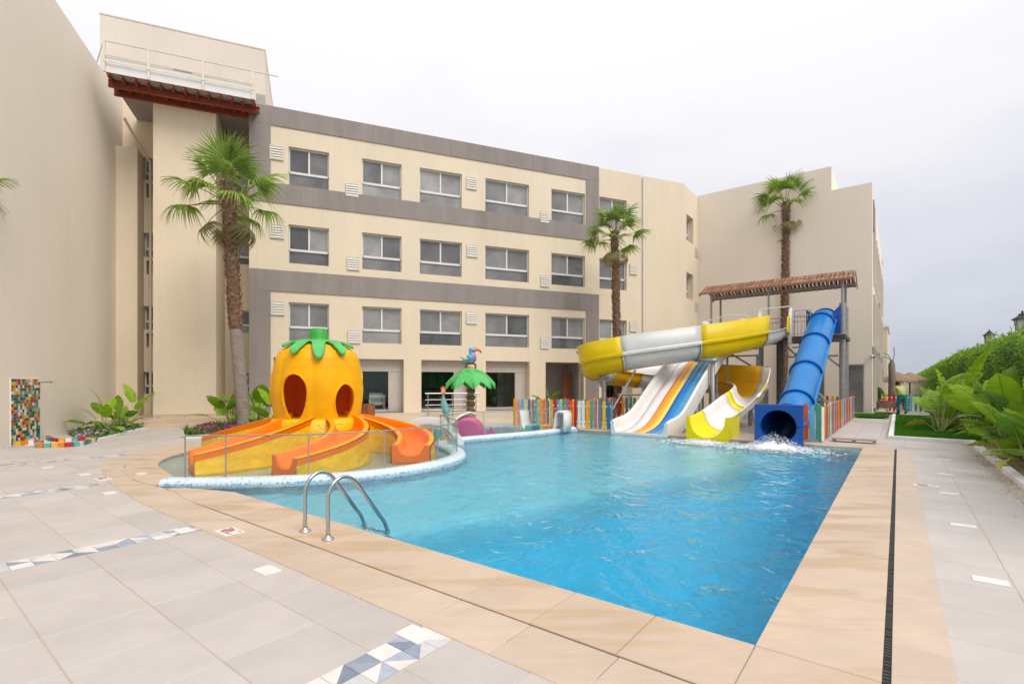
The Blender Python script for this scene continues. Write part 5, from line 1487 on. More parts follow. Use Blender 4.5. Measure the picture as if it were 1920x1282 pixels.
for lo, hi, nm_ in ((-0.12, 0.44, 0), (0.455, 1.03, 1)):              # square mouth in two halves
    mb = MB(); R_ = 0.43; cz = 0.47
    if nm_ == 0: ol = [(-MS, lo), (MS, lo), (MS, hi), (R_, hi)] + [(R_ * math.cos(PI * k / 14), hi - R_ * math.sin(PI * k / 14)) for k in range(1, 14)] + [(-R_, hi), (-MS, hi)]
    else: ol = [(MS, hi), (-MS, hi), (-MS, lo), (-R_, lo)] + [(-R_ * math.cos(PI * k / 14), lo + R_ * math.sin(PI * k / 14)) for k in range(1, 14)] + [(R_, lo), (MS, lo)]
    mb.prism(ol, 14.78, 15.0, fr=lambda a, z, u: W(u, TV + a, z)); mb.build('mouth', 'tube_blue_deep', tb, bevel=0.012)
mb = MB(); n = 28
rows = [[W(u, TV + r * math.cos(2 * PI * k / n), 0.46 + r * math.sin(2 * PI * k / n)) for k in range(n)] for u, r in ((14.80, 0.43), (15.0, 0.42), (15.6, 0.455), (16.0, 0.47))]
mb.grid(rows, 0, True, True); mb.build('mouth_lining', 'tube_blue_deep', tb)
for s_ in (-1, 1):                                                   # ears of the entry frame
    mb = MB(); v = TV + s_ * 0.5
    mb.prism([(v - 0.16 * s_, 4.55), (v + 0.12 * s_, 4.86 if s_ > 0 else 4.75), (v + 0.12 * s_, 3.62), (v + 0.0 * s_, 3.62)], 24.75, 25.1, fr=lambda a, z, u: W(u, a, z)); mb.build('entry_panel', 'tube_blue_deep', tb)
mb = MB(); mb.box((24.3, TV + 0.42, 3.64), (25.1, TV + 0.46, 4.4), W); mb.build('entry_panel', 'tube_blue_deep', tb)
for u, z in ((17.6, 0.35), (20.6, 1.75)):
    mb = MB(); mb.tube([W(u, TV, 0), W(u, TV, z)], 0.08, 10); mb.build('support', 'galvanised', tb)

# splashes
def splash(u, v, wv, hz, n, label):
    mb = MB(); rr = random.Random(int(u * 100 + v * 10))
    # low churned mound
    rows = []
    for i in range(22):
        row = []
        for j in range(22):
            x = -1 + 2 * i / 21; y = -1 + 2 * j / 21; d = math.hypot(x, y)
            a = max(0, 1 - d); z = WZ - 0.02 + hz * 0.55 * a ** 1.2 * (0.55 + 0.9 * noise.noise(Vector((x * 5, y * 5, u)))) + 0.05 * a * noise.noise(Vector((x * 14, y * 14, v)))
            row.append(W(u - 0.55 - x * 0.8 * wv, v + y * wv, z))
        rows.append(row)
    mb.grid(rows)
    for k in range(n):
        x, y = rr.gauss(0, 0.38), rr.gauss(0, 0.42); d = math.hypot(x, y)
        z = WZ + 0.012 + hz * max(0, 1 - d * 1.1) * rr.random() ** 1.5
        r = rr.uniform(0.004, 0.015)
        c = W(u - 0.55 - x * 0.9 * wv, v + y * wv * 1.2, z)
        mb.sphere(c, r, 5, 3, 0, (1, 1, 0.6))
    for k in range(int(n * 1.1)):                                     # flecks of foam riding on the water
        x, y = rr.gauss(0.3, 0.55), rr.gauss(0, 0.75)
        c = W(u - 0.55 - x * wv * 1.1, v + y * wv * 1.2, WZ + 0.004); s_ = rr.uniform(0.008, 0.035)
        mb.add([c + Vector((s_ * 1.6 * math.cos(q), s_ * 0.6 * math.sin(q), rr.uniform(0, 0.01))) for q in (0, 1.05, 2.1, 3.14, 4.2, 5.2)], [(0, 1, 2, 3, 4, 5)])
    o = mb.build('splash', 'foam', fix=False); o['kind'] = 'stuff'; o['label'] = label
splash(14.85, TV, 0.70, 0.40, 1200, 'white splash below the blue tube')
splash(14.85, -4.37, 0.6, 0.12, 420, 'thin foam below the lemon chute')
# ------------------------------------------------------------------ picket fences
PCOLS = ['amber', 'pink', 'sky', 'cream', 'grey', 'mauve', 'aqua', 'amber', 'coral', 'grey', 'yellow', 'red', 'sky', 'green', 'mauve', 'orange', 'red', 'white', 'white', 'amber', 'green', 'mauve', 'grey', 'yellow', 'blue', 'grey', 'coral', 'amber', 'pink', 'orange', 'red', 'grey']
pk_me = {}
def picket_mesh(c, w_=0.105, h_=1.0):
    if (c, w_, h_) in pk_me: return pk_me[c, w_, h_]
    mb = MB(); x = w_ / 2
    ol = [(-x, 0.03), (x, 0.03), (x, h_ - 0.05)] + [(x * math.cos(PI * k / 6), h_ - 0.05 + 0.05 * math.sin(PI * k / 6)) for k in range(1, 6)] + [(-x, h_ - 0.05)]
    mb.prism(ol, -0.011, 0.011, fr=lambda a, z, d: Vector((a, d, z)))
    pk_me[c, w_, h_] = mb.mesh('picket', 'picket_' + c); return pk_me[c, w_, h_]
def fence(pts, label, step, cols, rail='picket_white', h_=1.0, group='picket fences around the slides', w_=0.105, posts=True):
    pts = [Vector((p[0], p[1], 0)) for p in pts]
    t = thing('picket_fence', label, 'picket fence', pts[0], group)
    k = 0
    for a, b in zip(pts[:-1], pts[1:]):
        d = b - a; n = max(1, round(d.length / step)); rz = math.atan2(d.y, d.x); nr = Vector((-d.y, d.x, 0)).normalized() * 0.024
        for z in (0.22, 0.76):
            mb = MB(); p, q = a + nr, b + nr
            mb.add([p + nr * 0.5 * s_ + Vector((0, 0, z + dz)) for s_ in (-1, 1) for dz in (0, 0.07)] + [q + nr * 0.5 * s_ + Vector((0, 0, z + dz)) for s_ in (-1, 1) for dz in (0, 0.07)],
                   [(0, 1, 3, 2), (4, 6, 7, 5), (0, 4, 5, 1), (2, 3, 7, 6), (0, 2, 6, 4), (1, 5, 7, 3)])
            mb.build('rail', rail, t)
        for i in range(n):
            p = a + d * (i + 0.5) / n
            hh = h_ if (k * 5) % 7 else h_ + 0.04
            o = link('picket', picket_mesh(cols[k % len(cols)], w_, round(hh, 2)), t, p - pts[0] + Vector((0, 0, RN.uniform(-0.012, 0.012))), (RN.uniform(-0.015, 0.015), RN.uniform(-0.012, 0.012), rz)); k += 1
        if posts:
            m = max(1, round(d.length / 1.9))
            for i in range(m + 1):
                p = a + d * i / m + nr * 2.6; mb = MB(); mb.box((p.x - 0.035, p.y - 0.035, 0), (p.x + 0.035, p.y + 0.035, 0.95)); mb.build('post', 'picket_white' if i % 2 else 'picket_grey', t)
    return t
fence([(0.05, 18.9), (3.35, 17.0)], 'front row of many coloured pickets left of the racing slide', 0.155, PCOLS)
fence([(0.9, 19.6), (3.2, 18.9), (4.3, 21.3), (7.6, 20.3)], 'rear row of muted coloured pickets seen under the spiral slide', 0.165, ['grey', 'coral', 'amber', 'white', 'red', 'green', 'yellow', 'mauve', 'red', 'amber', 'grey', 'green'])
fence([W(16.05, -2.12), W(16.05, -1.66)], 'three broad pickets in red, sky blue and green beside the blue mouth', 0.16, ['orange', 'sky', 'green'], w_=0.125)
fence([W(16.1, -1.62), W(28.0, -1.62)], 'long row of striped pickets running back from the blue slide to the building', 0.26, ['amber', 'coral', 'red', 'mauve', 'yellow', 'grey', 'cream', 'sky', 'orange', 'grey', 'coral', 'sky', 'mauve', 'coral', 'orange', 'grey'], w_=0.12)
fence([W(27.9, -3.6), W(28.0, -1.75)], 'short back row of pickets below the tower stairs', 0.2, ['amber', 'mauve', 'grey', 'green', 'red'])
fence([(20.1, 28.3), (22.2, 28.0), (23.6, 27.4)], 'far row of bright pickets at the garden corner', 0.21, ['sky', 'green', 'grey', 'cream', 'amber', 'red', 'red', 'blue', 'coral', 'green'], w_=0.12)
# wooden boards lying by the fence
wp = thing('wooden_platform', 'low weathered timber platform on the deck beside the pickets', 'platform', W(16.35, -0.95))
for k in range(3):
    mb = MB(); mb.box((16.15 + 0.13 * k, -1.45, 0.07), (16.27 + 0.13 * k, -0.45, 0.105), W); mb.build('board', 'wood_grey', wp, bevel=0.004)
for v in (-1.4, -0.95, -0.5):
    mb = MB(); mb.box((16.17, v - 0.03, 0.0), (16.5, v + 0.03, 0.068), W); mb.build('bearer', 'wood_grey', wp)
mb = MB(); mb.tube([W(16.0, -2.2, 0), W(16.0, -2.2, 0.52)], 0.035, 8); q = mb.build('water_tap', 'metal_dark'); tag(q, 'short dark standpipe between the blue mouth and the pickets', 'standpipe')

# ------------------------------------------------------------------ wading pool toys
def put(mb, name, m, par, **k): return mb.build(name, m, par, **k)
# palm shower with a toucan
TP = Vector((-1.40, 17.0, -0.30))
ps = thing('palm_shower', 'toy palm water shower with ringed trunk and drooping green leaf roof', 'water toy', TP)
z = 0.0
for k in range(9):
    c = 'toy_brown'
    mb = MB(); mb.lathe((0, 0, z), [(0.10, 0), (0.142, 0.015), (0.15, 0.06), (0.15, 0.10), (0.142, 0.145), (0.10, 0.16)], 16); mb.build('trunk_ring', 'toy_brown', ps, local=True)
    mb = MB(); mb.lathe((0, 0, z + 0.158), [(0.10, 0), (0.112, 0.012), (0.112, 0.05), (0.10, 0.064)], 16); mb.build('trunk_band', 'toy_teal', ps, local=True)
    z += 0.222
LZ = z + 0.02
for k in range(8):
    a = 2 * PI * k / 8 + 0.2; rows = []
    for j in range(10):
        t = j / 9; r = 0.05 + 0.78 * t; zz = LZ + 0.38 - 0.10 * t - 0.42 * t ** 2
        wd = 0.36 * (math.sin(PI * min(1, 0.18 + t * 0.82)) ** 0.7) * (1 - 0.25 * t) + 0.02
        jag = 1 + 0.12 * (j % 2)
        rows.append([Vector((r * math.cos(a) - s_ * wd * jag * math.sin(a), r * math.sin(a) + s_ * wd * jag * math.cos(a), zz - abs(s_) * 0.13 * (0.4 + t) + 0.012 * (1 - abs(s_)))) for s_ in (-1, -0.5, 0, 0.5, 1)])
    mb = MB(); mb.grid(rows, 0, False); mb.build('leaf', 'leaf_green_pale', ps, local=True, solid=0.03)
mb = MB(); mb.lathe((0, 0, LZ + 0.02), [(0.0, 0.44), (0.08, 0.42), (0.10, 0.36), (0.05, 0.30), (0.05, 0.0)], 12); mb.build('hub', 'toy_orange', ps, local=True)
mb = MB(); mb.tube(catmull([(-0.15, 0, LZ + 0.36), (-0.16, 0, LZ + 0.50), (-0.10, 0, LZ + 0.54), (0.10, 0, LZ + 0.54), (0.16, 0, LZ + 0.50), (0.15, 0, LZ + 0.36)], 4), 0.035, 8); mb.build('perch', 'toy_brown', ps, local=True)
bird = thing('toucan_figure', 'blue and purple toucan figure with orange beak perched on the toy palm', 'bird figure', TP + Vector((0, 0, LZ + 0.57)))
bp = catmull([(-0.26, 0, 0.16), (-0.16, 0, 0.10), (-0.05, 0, 0.07), (0.05, 0, 0.11), (0.07, 0, 0.22), (0.02, 0, 0.33), (0.03, 0, 0.42), (0.09, 0, 0.465)], 5)
rs = []
for i in range(len(bp)):
    t = i / (len(bp) - 1); rs.append(0.02 + 0.10 * math.exp(-((t - 0.45) / 0.20) ** 2) + 0.075 * math.exp(-((t - 0.92) / 0.14) ** 2) + 0.035 * math.exp(-((t - 0.7) / 0.2) ** 2))
mb = MB(); mb.tube(bp, 0, 14, rs=rs)
for i, f in enumerate(mb.f):
    c = sum((Vector(mb.v[q]) for q in f), Vector()) / len(f)
    if c.x > 0.075 and c.z < 0.45: mb.m[i] = 1
mb.build('body', ['bird_blue', 'bird_purple'], bird, local=True)
mb = MB(); mb.sphere((0.085, 0, 0.44), 0.088, 12, 8); mb.build('head', 'bird_purple', bird, local=True)
mb = MB(); mb.tube(catmull([(0.13, 0, 0.445), (0.22, 0, 0.45), (0.31, 0, 0.42), (0.345, 0, 0.34)], 5), 0, 10, rs=[0.075 - 0.0035 * i for i in range(16)])
for i, f in enumerate(mb.f):
    c = sum((Vector(mb.v[q]) for q in f), Vector()) / len(f)
    if c.z < 0.375: mb.m[i] = 1
mb.build('beak', ['toy_orange', 'hair_black'], bird, local=True)
for s_ in (-1, 1):
    mb = MB(); mb.sphere((-0.02, 0.085 * s_, 0.18), 0.1, 10, 6, 0, (1.3, 0.35, 0.8), Matrix.Rotation(0.5, 3, 'Y')); mb.build('wing', 'bird_blue', bird, local=True)
    mb = MB(); mb.sphere((0.105, 0.075 * s_, 0.46), 0.022, 8, 6); mb.build('eye', 'toy_white', bird, local=True)
mb = MB(); mb.prism([(-0.18, 0.10), (-0.36, 0.23), (-0.34, 0.15), (-0.30, 0.17), (-0.28, 0.08), (-0.18, 0.04)], -0.05, 0.05, fr=lambda x, z, y: Vector((x, y, z))); mb.build('tail', 'bird_blue', bird, local=True)
for s_ in (-1, 1):
    mb = MB(); mb.tube([(0.0, 0.04 * s_, 0.06), (0.0, 0.045 * s_, -0.01)], 0.014, 6); mb.build('foot', 'toy_orange', bird, local=True)
# sea horse
sh = thing('seahorse_figure', 'slim teal seahorse water toy with a coral head by the railing', 'water toy', Vector((-2.55, 19.2, -0.0)))
sp_ = catmull([(0.15, 0, 0.0), (0.12, 0, 0.14), (0.05, 0, 0.32), (0.0, 0, 0.55), (-0.06, 0, 0.80), (-0.09, 0, 1.02), (-0.09, 0, 1.16)], 5)
rs = [0.035 + 0.105 * math.exp(-(((i / (len(sp_) - 1)) - 0.55) / 0.24) ** 2) + 0.012 * (i % 2) for i in range(len(sp_))]
mb = MB(); mb.tube(sp_, 0, 12, rs=rs); mb.build('body', 'toy_teal', sh, local=True)
mb = MB(); mb.sphere((-0.09, -0.01, 1.27), 0.105, 12, 8, 0, (0.9, 0.9, 1.25)); mb.tube([(-0.09, -0.05, 1.26), (-0.12, -0.26, 1.20)], 0, 8, rs=[0.055, 0.035]); mb.build('head', 'toy_coral', sh, local=True)
for k in range(6):
    a = -0.9 + 1.8 * k / 5; mb = MB(); q = Vector((-0.09 + 0.10 * math.sin(a), 0.02, 1.30 + 0.12 * math.cos(a)))
    mb.tube([q, q + Vector((0.06 * math.sin(a), 0.01, 0.07 * math.cos(a)))], 0, 6, rs=[0.025, 0.004]); mb.build('crest_spike', 'toy_orange', sh, local=True)
mb = MB(); mb.prism([(0.06, 0.62), (0.19, 0.72), (0.20, 0.52), (0.08, 0.44)], -0.012, 0.012, fr=lambda x, z, y: Vector((x, y, z))); mb.build('fin', 'toy_teal', sh, local=True)
mb = MB(); mb.lathe((0.15, 0, 0), [(0.12, 0), (0.10, 0.03), (0.04, 0.05), (0, 0.05)], 12); mb.build('base', 'toy_teal', sh, local=True)
# pink whale
wh = thing('whale_slide', 'rounded magenta whale hump with a white slide edge behind the mosaic wall', 'water toy', Vector((-1.32, 14.95, -0.30)))
rows = []
for j in range(15):
    t = j / 14
    row = []
    for k in range(33):
        a = PI * k / 32
        L_ = 0.60 * math.cos(a) if False else 0
        z = 0.92 * math.sin(PI * (0.03 + 0.94 * k / 32)) ** 0.75
        x = -0.56 * math.cos(PI * k / 32) * (1.0 if math.cos(a) > 0 else 1.0)
        bulge = math.sin(PI * (0.06 + 0.88 * t)) ** 0.5
        row.append(Vector((x * (0.75 + 0.25 * bulge), (t - 0.5) * 0.80, z * (0.80 + 0.20 * bulge))))
    rows.append(row)
mb = MB(); mb.grid(rows)
for r in (rows[0], rows[-1]): mb.add(r, [tuple(range(len(r)))], 0)
mb.build('body', 'whale_pink', wh, local=True)
mb = MB(); edge = [Vector((-0.72, -0.36, 0.25)), Vector((-0.5, -0.36, 0.62)), Vector((-0.22, -0.3, 0.88)), Vector((0.05, -0.2, 1.0)), Vector((0.3, 0.0, 0.98))]
e2 = catmull(edge, 6); mb.grid(sweep_rows(e2, [(0.02, 0.0), (0.09, 0.05), (0.20, 0.05), (0.26, -0.02), (0.26, -0.12), (0.02, -0.12)])); mb.build('slide_edge', 'toy_white', wh, local=True)
mb = MB(); mb.tube(catmull([(-0.60, -0.42, 0.22), (-0.50, -0.44, 0.32), (-0.38, -0.45, 0.30), (-0.40, -0.44, 0.20), (-0.52, -0.43, 0.12)], 5), 0.022, 8); mb.build('smile', 'toy_white', wh, local=True)
mb = MB(); mb.sphere((-0.30, -0.40, 0.52), 0.06, 10, 8); mb.build('eye', 'toy_white', wh, local=True)
mb = MB(); mb.prism([(0.48, 0.30), (0.72, 0.58), (0.80, 0.42), (0.66, 0.16)], -0.05, 0.05, fr=lambda x, z, y: Vector((x, y, z))); mb.build('tail_fin', 'whale_pink', wh, local=True)
# citrus arch
ca = thing('citrus_arch', 'white arched citrus slice panel with orange, yellow and green segments', 'water toy', Vector((-2.25, 13.3, -0.30)))
az = rad(10)
def CA(x, z, d): return Vector((x * math.cos(az) - d * math.sin(az), x * math.sin(az) + d * math.cos(az), z))
def arc(r, a0, a1, n): return [(r * math.cos(a0 + (a1 - a0) * k / n), r * math.sin(a0 + (a1 - a0) * k / n)) for k in range(n + 1)]
mb = MB(); mb.prism(arc(1.0, 0, PI, 28) + list(reversed(arc(0.84, 0, PI, 28))), -0.14, 0.14, fr=CA); mb.build('rind', 'toy_white', ca, local=True, bevel=0.012)
mb = MB(); mb.prism(arc(0.80, 0.02, PI - 0.02, 24) + list(reversed(arc(0.74, 0.02, PI - 0.02, 24))), -0.05, 0.05, fr=CA); mb.build('inner_ring', 'toy_white', ca, local=True)
sg = ['toy_orange', 'picket_amber', 'picket_green', 'toy_orange', 'picket_yellow', 'picket_green', 'picket_amber']
for k, c in enumerate(sg):
    a0, a1 = PI * k / 7 + 0.05, PI * (k + 1) / 7 - 0.05
    mb = MB(); mb.prism(arc(0.70, a0, a1, 6) + [(0.14 * math.cos((a0 + a1) / 2), 0.14 * math.sin((a0 + a1) / 2))], -0.035, 0.035, fr=CA); mb.build('segment', c, ca, local=True, bevel=0.01)
for k in range(8):
    a = PI * k / 7; mb = MB(); mb.tube([CA(0.05 * math.cos(a), 0.05 * math.sin(a), 0), CA(0.75 * math.cos(a), 0.75 * math.sin(a), 0)], 0.022, 6); mb.build('spoke', 'toy_white', ca, local=True)
# moulded play seat
pse = thing('play_seat', 'white moulded tub seat with blue, yellow and pink blocks before the pickets', 'play seat', PX(1018, 806))
o_ = PX(1018, 806); dr_ = (Vector((3.35, 17.0, 0)) - Vector((0.05, 18.9, 0))).normalized(); nr_ = Vector((-dr_.y, dr_.x, 0))
def PS(a, b, z): return dr_ * a + nr_ * b + Vector((0, 0, z))
def shell(prof, d0, d1, name, m):
    mb = MB(); mb.grid([[PS(a, d, z) for a, z in prof] for d in (d0, (d0 + d1) / 2, d1)]); mb.build(name, m, pse, local=True, solid=0.06)
shell([(-0.78, 0.66), (-0.74, 0.62), (-0.70, 0.30), (-0.66, 0.10), (-0.56, 0.02), (-0.4, 0.0)], -0.30, 0.30, 'left_shell', 'toy_white')
shell([(0.90, 0.64), (0.72, 0.66), (0.62, 0.60), (0.58, 0.42), (0.57, 0.2), (0.50, 0.06), (0.40, 0.0)], -0.30, 0.30, 'right_shell', 'toy_white')
shell([(0.90, 0.62), (0.91, 0.3), (0.88, 0.0)], -0.28, 0.28, 'right_leg', 'toy_white')
for a0, a1, c in ((-0.52, -0.28, 'aqua'), (-0.275, 0.02, 'blue'), (0.025, 0.22, 'yellow'), (0.225, 0.42, 'coral')):
    mb = MB(); mb.box((a0, -0.33, 0.0), (a1, 0.25, 0.17 if c != 'yellow' else 0.19), PS); mb.build('seat_block', 'picket_' + c, pse, local=True, bevel=0.015)

# ------------------------------------------------------------------ terrace fittings
e0r, e1r, nR = fe(797, -2.0), fe(900, -2.0), -2.0
zr0 = ZT - 0.11
rl = thing('terrace_railing', 'stainless railing with four bars on the sloping terrace', 'railing', F(e0r, nR, zr0))
for k in range(3):
    e_ = e0r + 0.12 + (e1r - e0r - 0.3) * k / 2
    mb = MB(); mb.tube([F(e_, nR, zr0 - 0.06), F(e_, nR, zr0 + 0.98)], 0.022, 8); mb.build('post', 'steel_dull', rl)
for k, z in enumerate((0.98, 0.72, 0.50, 0.28)):
    mb = MB(); mb.tube([F(e0r, nR, zr0 + z), F(e1r, nR, zr0 + z)], 0.024 if k == 0 else 0.013, 8); mb.build('bar', 'steel', rl)
bn = thing('litter_bin', 'round bin of upright brown wooden slats behind the pumpkin', 'litter bin', F(fe(689, -2.2), -2.2, 0.17))
for k in range(18):
    a = 2 * PI * k / 18; c = Vector((0.27 * math.cos(a), 0.27 * math.sin(a), 0))
    mb = MB(); t_ = Vector((-math.sin(a), math.cos(a), 0)) * 0.043; r_ = Vector((math.cos(a), math.sin(a), 0)) * 0.011
    mb.add([c + s1 * t_ + s2 * r_ + Vector((0, 0, z)) for z in (0.08, 0.62) for s1, s2 in ((-1, -1), (1, -1), (1, 1), (-1, 1))], [(3, 2, 1, 0), (4, 5, 6, 7), (0, 1, 5, 4), (1, 2, 6, 5), (2, 3, 7, 6), (3, 0, 4, 7)])
    mb.build('slat', 'wood_bin', bn, local=True)
mb = MB(); mb.lathe((0, 0, 0.07), [(0, 0), (0.25, 0), (0.25, 0.5), (0.24, 0.5), (0.24, 0.02)], 18); mb.build('liner', 'metal_dark', bn, local=True)
mb = MB(); mb.lathe((0, 0, 0), [(0.16, 0), (0.16, 0.02), (0.05, 0.03), (0.05, 0.08), (0, 0.08)], 12); mb.build('foot', 'metal_dark', bn, local=True)
# inside the glazed rooms: a white chair and a potted plant
ch = thing('white_armchair', 'boxy white armchair seen through the sliding door behind the bin', 'armchair', F(fe(706, 1.1), 1.1, ZT))
def CH(x, y, z): return Vector((x * EX - y * EY, x * EY + y * EX, z))
for nm_, a, b in (('seat', (-0.26, -0.25, 0.30), (0.26, 0.22, 0.44)), ('backrest', (-0.30, 0.22, 0.02), (0.30, 0.30, 0.85)), ('armrest', (-0.36, -0.25, 0.0), (-0.265, 0.30, 0.62)), ('armrest', (0.265, -0.25, 0.0), (0.36, 0.30, 0.62)), ('top_rail', (-0.36, -0.30, 0.63), (0.36, -0.22, 0.76))):
    mb = MB(); mb.box(a, b, CH); mb.build(nm_, 'toy_white', ch, local=True, bevel=0.015)
pt = thing('planter', 'tall tapered black planter with a thin bush behind the glass', 'planter', F(fe(926, 1.0), 1.0, ZT))
mb = MB(); mb.lathe((0, 0, 0), [(0.0, 0), (0.14, 0), (0.22, 0.62), (0.20, 0.62), (0.16, 0.5), (0, 0.5)], 16); mb.build('pot', 'pot_black', pt, local=True)
mb = MB()
for k in range(160):
    a = RN.uniform(0, 2 * PI); r = RN.uniform(0.02, 0.26); c = Vector((r * math.cos(a), r * math.sin(a), RN.uniform(0.6, 1.25))); t_ = Vector((RN.uniform(-1, 1), RN.uniform(-1, 1), RN.uniform(-.5, 1))).normalized(); s_ = t_.cross(Vector((0.3, 0.5, 1))).normalized()
    mb.add([c, c + t_ * 0.05 + s_ * 0.02, c + t_ * 0.11, c + t_ * 0.05 - s_ * 0.02], [(0, 1, 2, 3)])
mb.build('foliage', 'paddle_dark', pt, local=True, fix=False)
# floodlight by the spiral slide
fl_ = thing('floodlight', 'square floodlight tilted on a thin pole left of the yellow slide', 'floodlight', Vector((2.92, 21.0, 0)))
mb = MB(); mb.tube([(0, 0, 0), (0, 0, 2.75)], 0.045, 10); mb.build('pole', 'galvanised', fl_, local=True)
mb = MB(); mb.add([(-0.22, -0.16, 2.92), (0.16, -0.16, 3.0), (0.16, 0.16, 3.0), (-0.22, 0.16, 2.92), (-0.08, -0.07, 2.70), (0.06, -0.07, 2.74), (0.06, 0.07, 2.74), (-0.08, 0.07, 2.70)],
                  [(0, 1, 2, 3), (7, 6, 5, 4), (0, 4, 5, 1), (1, 5, 6, 2), (2, 6, 7, 3), (3, 7, 4, 0)]); mb.build('lamp_head', 'galvanised', fl_, local=True)

# ------------------------------------------------------------------ mosaic shower and foot bath on the left wing
def on_wing(px, z):                                                  # facade n coordinate of a picture column on that wall
    k = (px - CX) / FOC
    return (F0[0] + LW_E * EX - k * (F0[1] + LW_E * EY)) / (EY + k * EX)
nA, nB_ = on_wing(18, 0), on_wing(72, 0)
shw = thing('mosaic_shower', 'wall shower panel of small multicoloured square tiles', 'shower', F(LW_E, (nA + nB_) / 2, 0))
mb = MB(); mb.box((LW_E, nA, 0), (LW_E + 0.03, nB_, 1.72), F); mb.build('backing', 'tile_white', shw)
mb = MB(); nc, nr = 14, 21
for i in range(nc):
    for j in range(nr):
        a = nA + (nB_ - nA) * (i + 0.04) / nc; b = nA + (nB_ - nA) * (i + 0.96) / nc; z0 = 0.02 + 1.69 * (j + 0.04) / nr; z1 = 0.02 + 1.69 * (j + 0.96) / nr
        mi = RN.choice((0, 0, 1, 1, 2, 3, 3, 4, 4, 5, 5, 6, 7, 8)); d = LW_E + 0.036 + RN.uniform(0, 0.002)
        mb.box((LW_E + 0.031, a, z0), (d, b, z1), F, mi)
o = mb.build('mosaic_tiles', TILES, shw, fix=False); o['kind'] = 'stuff'
mb = MB(); mb.tube([F(LW_E, nB_ + 0.02, 1.62), F(LW_E + 0.32, nB_ + 0.02, 1.64)], 0.016, 8); mb.tube([F(LW_E + 0.32, nB_ + 0.02, 1.64), F(LW_E + 0.32, nB_ + 0.02, 1.60)], 0, 10, rs=[0.03, 0.07]); mb.build('shower_head', 'steel', shw)
fbth = thing('foot_bath', 'low curving kerb of coloured tiles at the foot of the mosaic shower', 'foot bath', PX(110, 836))
def kerb_tiles(pts, hgt, name, th=0.10):
    q = resample([Vector(p) for p in pts], 0.14)
    for i in range(len(q) - 1):
        a, b = q[i], q[i + 1]; d = (b - a).normalized(); n_ = Vector((-d.y, d.x, 0)) * th / 2; g = 0.006
        mb = MB(); vs = [p + n_ * s_ + Vector((0, 0, z)) for z in (0, hgt) for p, s_ in ((a + d * g, -1), (b - d * g, -1), (b - d * g, 1), (a + d * g, 1))]
        mb.add(vs, [(3, 2, 1, 0), (4, 5, 6, 7), (0, 1, 5, 4), (1, 2, 6, 5), (2, 3, 7, 6), (3, 0, 4, 7)]); mb.build('kerb_tile', RN.choice(TILES), fbth)
kerb_tiles(catmull([F(LW_E + 0.1, nA - 0.05), F(LW_E + 0.5, nA + 0.3), PX(70, 839), PX(110, 838), PX(145, 836), PX(168, 830), PX(182, 826)], 5), 0.11, 'a')
kerb_tiles(catmull([F(LW_E + 0.1, nB_ + 0.3), PX(100, 828), PX(135, 827), PX(172, 825.5)], 5), 0.10, 'b')
mb = MB(); mb.prism([(p.x, p.y) for p in (F(LW_E + 0.03, nA + 0.3), PX(75, 838), PX(110, 837), PX(160, 831), PX(105, 829), F(LW_E + 0.03, nB_ + 0.1))], 0.001, 0.012); mb.build('basin_floor', 'tile_white', fbth)

# ------------------------------------------------------------------ paving signs: pool markers with a red no diving sign
def marker(px, py, label):
    p = PX(px, py); t = thing('depth_marker', label, 'depth marker', (p.x, p.y, 0.0), 'pool side marker tiles', UVROT)
    mb = MB(); mb.box((-0.10, -0.15, -0.012), (0.10, 0.15, 0.010)); mb.build('tile', 'tile_white', t, local=True)
    mb = MB(); n = 24; z = 0.0145
    mb.add([(0.0 + r * math.cos(2 * PI * k / n), 0.035 + r * math.sin(2 * PI * k / n), z) for r in (0.066, 0.052) for k in range(n)], [(k, (k + 1) % n, n + (k + 1) % n, n + k) for k in range(n)])
    d = 0.006 * 1.4
    mb.add([(0.043 - d, 0.035 - 0.043 - d, z + 0.001), (0.043 + d, 0.035 - 0.043 + d, z + 0.001), (-0.043 + d, 0.035 + 0.043 + d, z + 0.001), (-0.043 - d, 0.035 + 0.043 - d, z + 0.001)], [(0, 1, 2, 3)])
    mb.build('prohibition_sign', 'sign_red', t, local=True)
    mb = MB()                                                        # diving swimmer
    mb.sphere((-0.022, 0.035 + 0.012, z - 0.0005), 0.010, 8, 4, 0, (1, 1, 0.05))
    mb.add([(-0.018, 0.024, z), (0.012, 0.046, z), (0.024, 0.040, z), (-0.008, 0.014, z)], [(0, 1, 2, 3)]); mb.add([(0.012, 0.046, z), (0.040, 0.058, z), (0.043, 0.050, z), (0.020, 0.038, z)], [(0, 1, 2, 3)])
    mb.build('swimmer', 'sign_ink', t, local=True, fix=False)
    mb = MB()
    for k in range(7):
        y0 = -0.125 + 0.014 * k; hgt = (0.03, 0.022, 0.03, 0.018, 0.026, 0.03, 0.02)[k]
        if k != 1: mb.add([(-0.06, y0, z), (-0.06 + hgt, y0, z), (-0.06 + hgt, y0 + 0.008, z), (-0.06, y0 + 0.008, z)], [(0, 1, 2, 3)])
    for y0 in (-0.10, 0.10): mb.add([(0.062, y0 - 0.03, z), (0.07, y0 - 0.03, z), (0.07, y0 + 0.03, z), (0.062, y0 + 0.03, z)], [(0, 1, 2, 3)])
    mb.build('small_print', 'sign_ink', t, local=True, fix=False)
marker(430, 997, 'white no diving tile in the paving left of the ladder')
marker(193, 898, 'white no diving tile in the paving left of the pumpkin')
marker(1736, 911, 'white no diving tile on the path right of the drain')
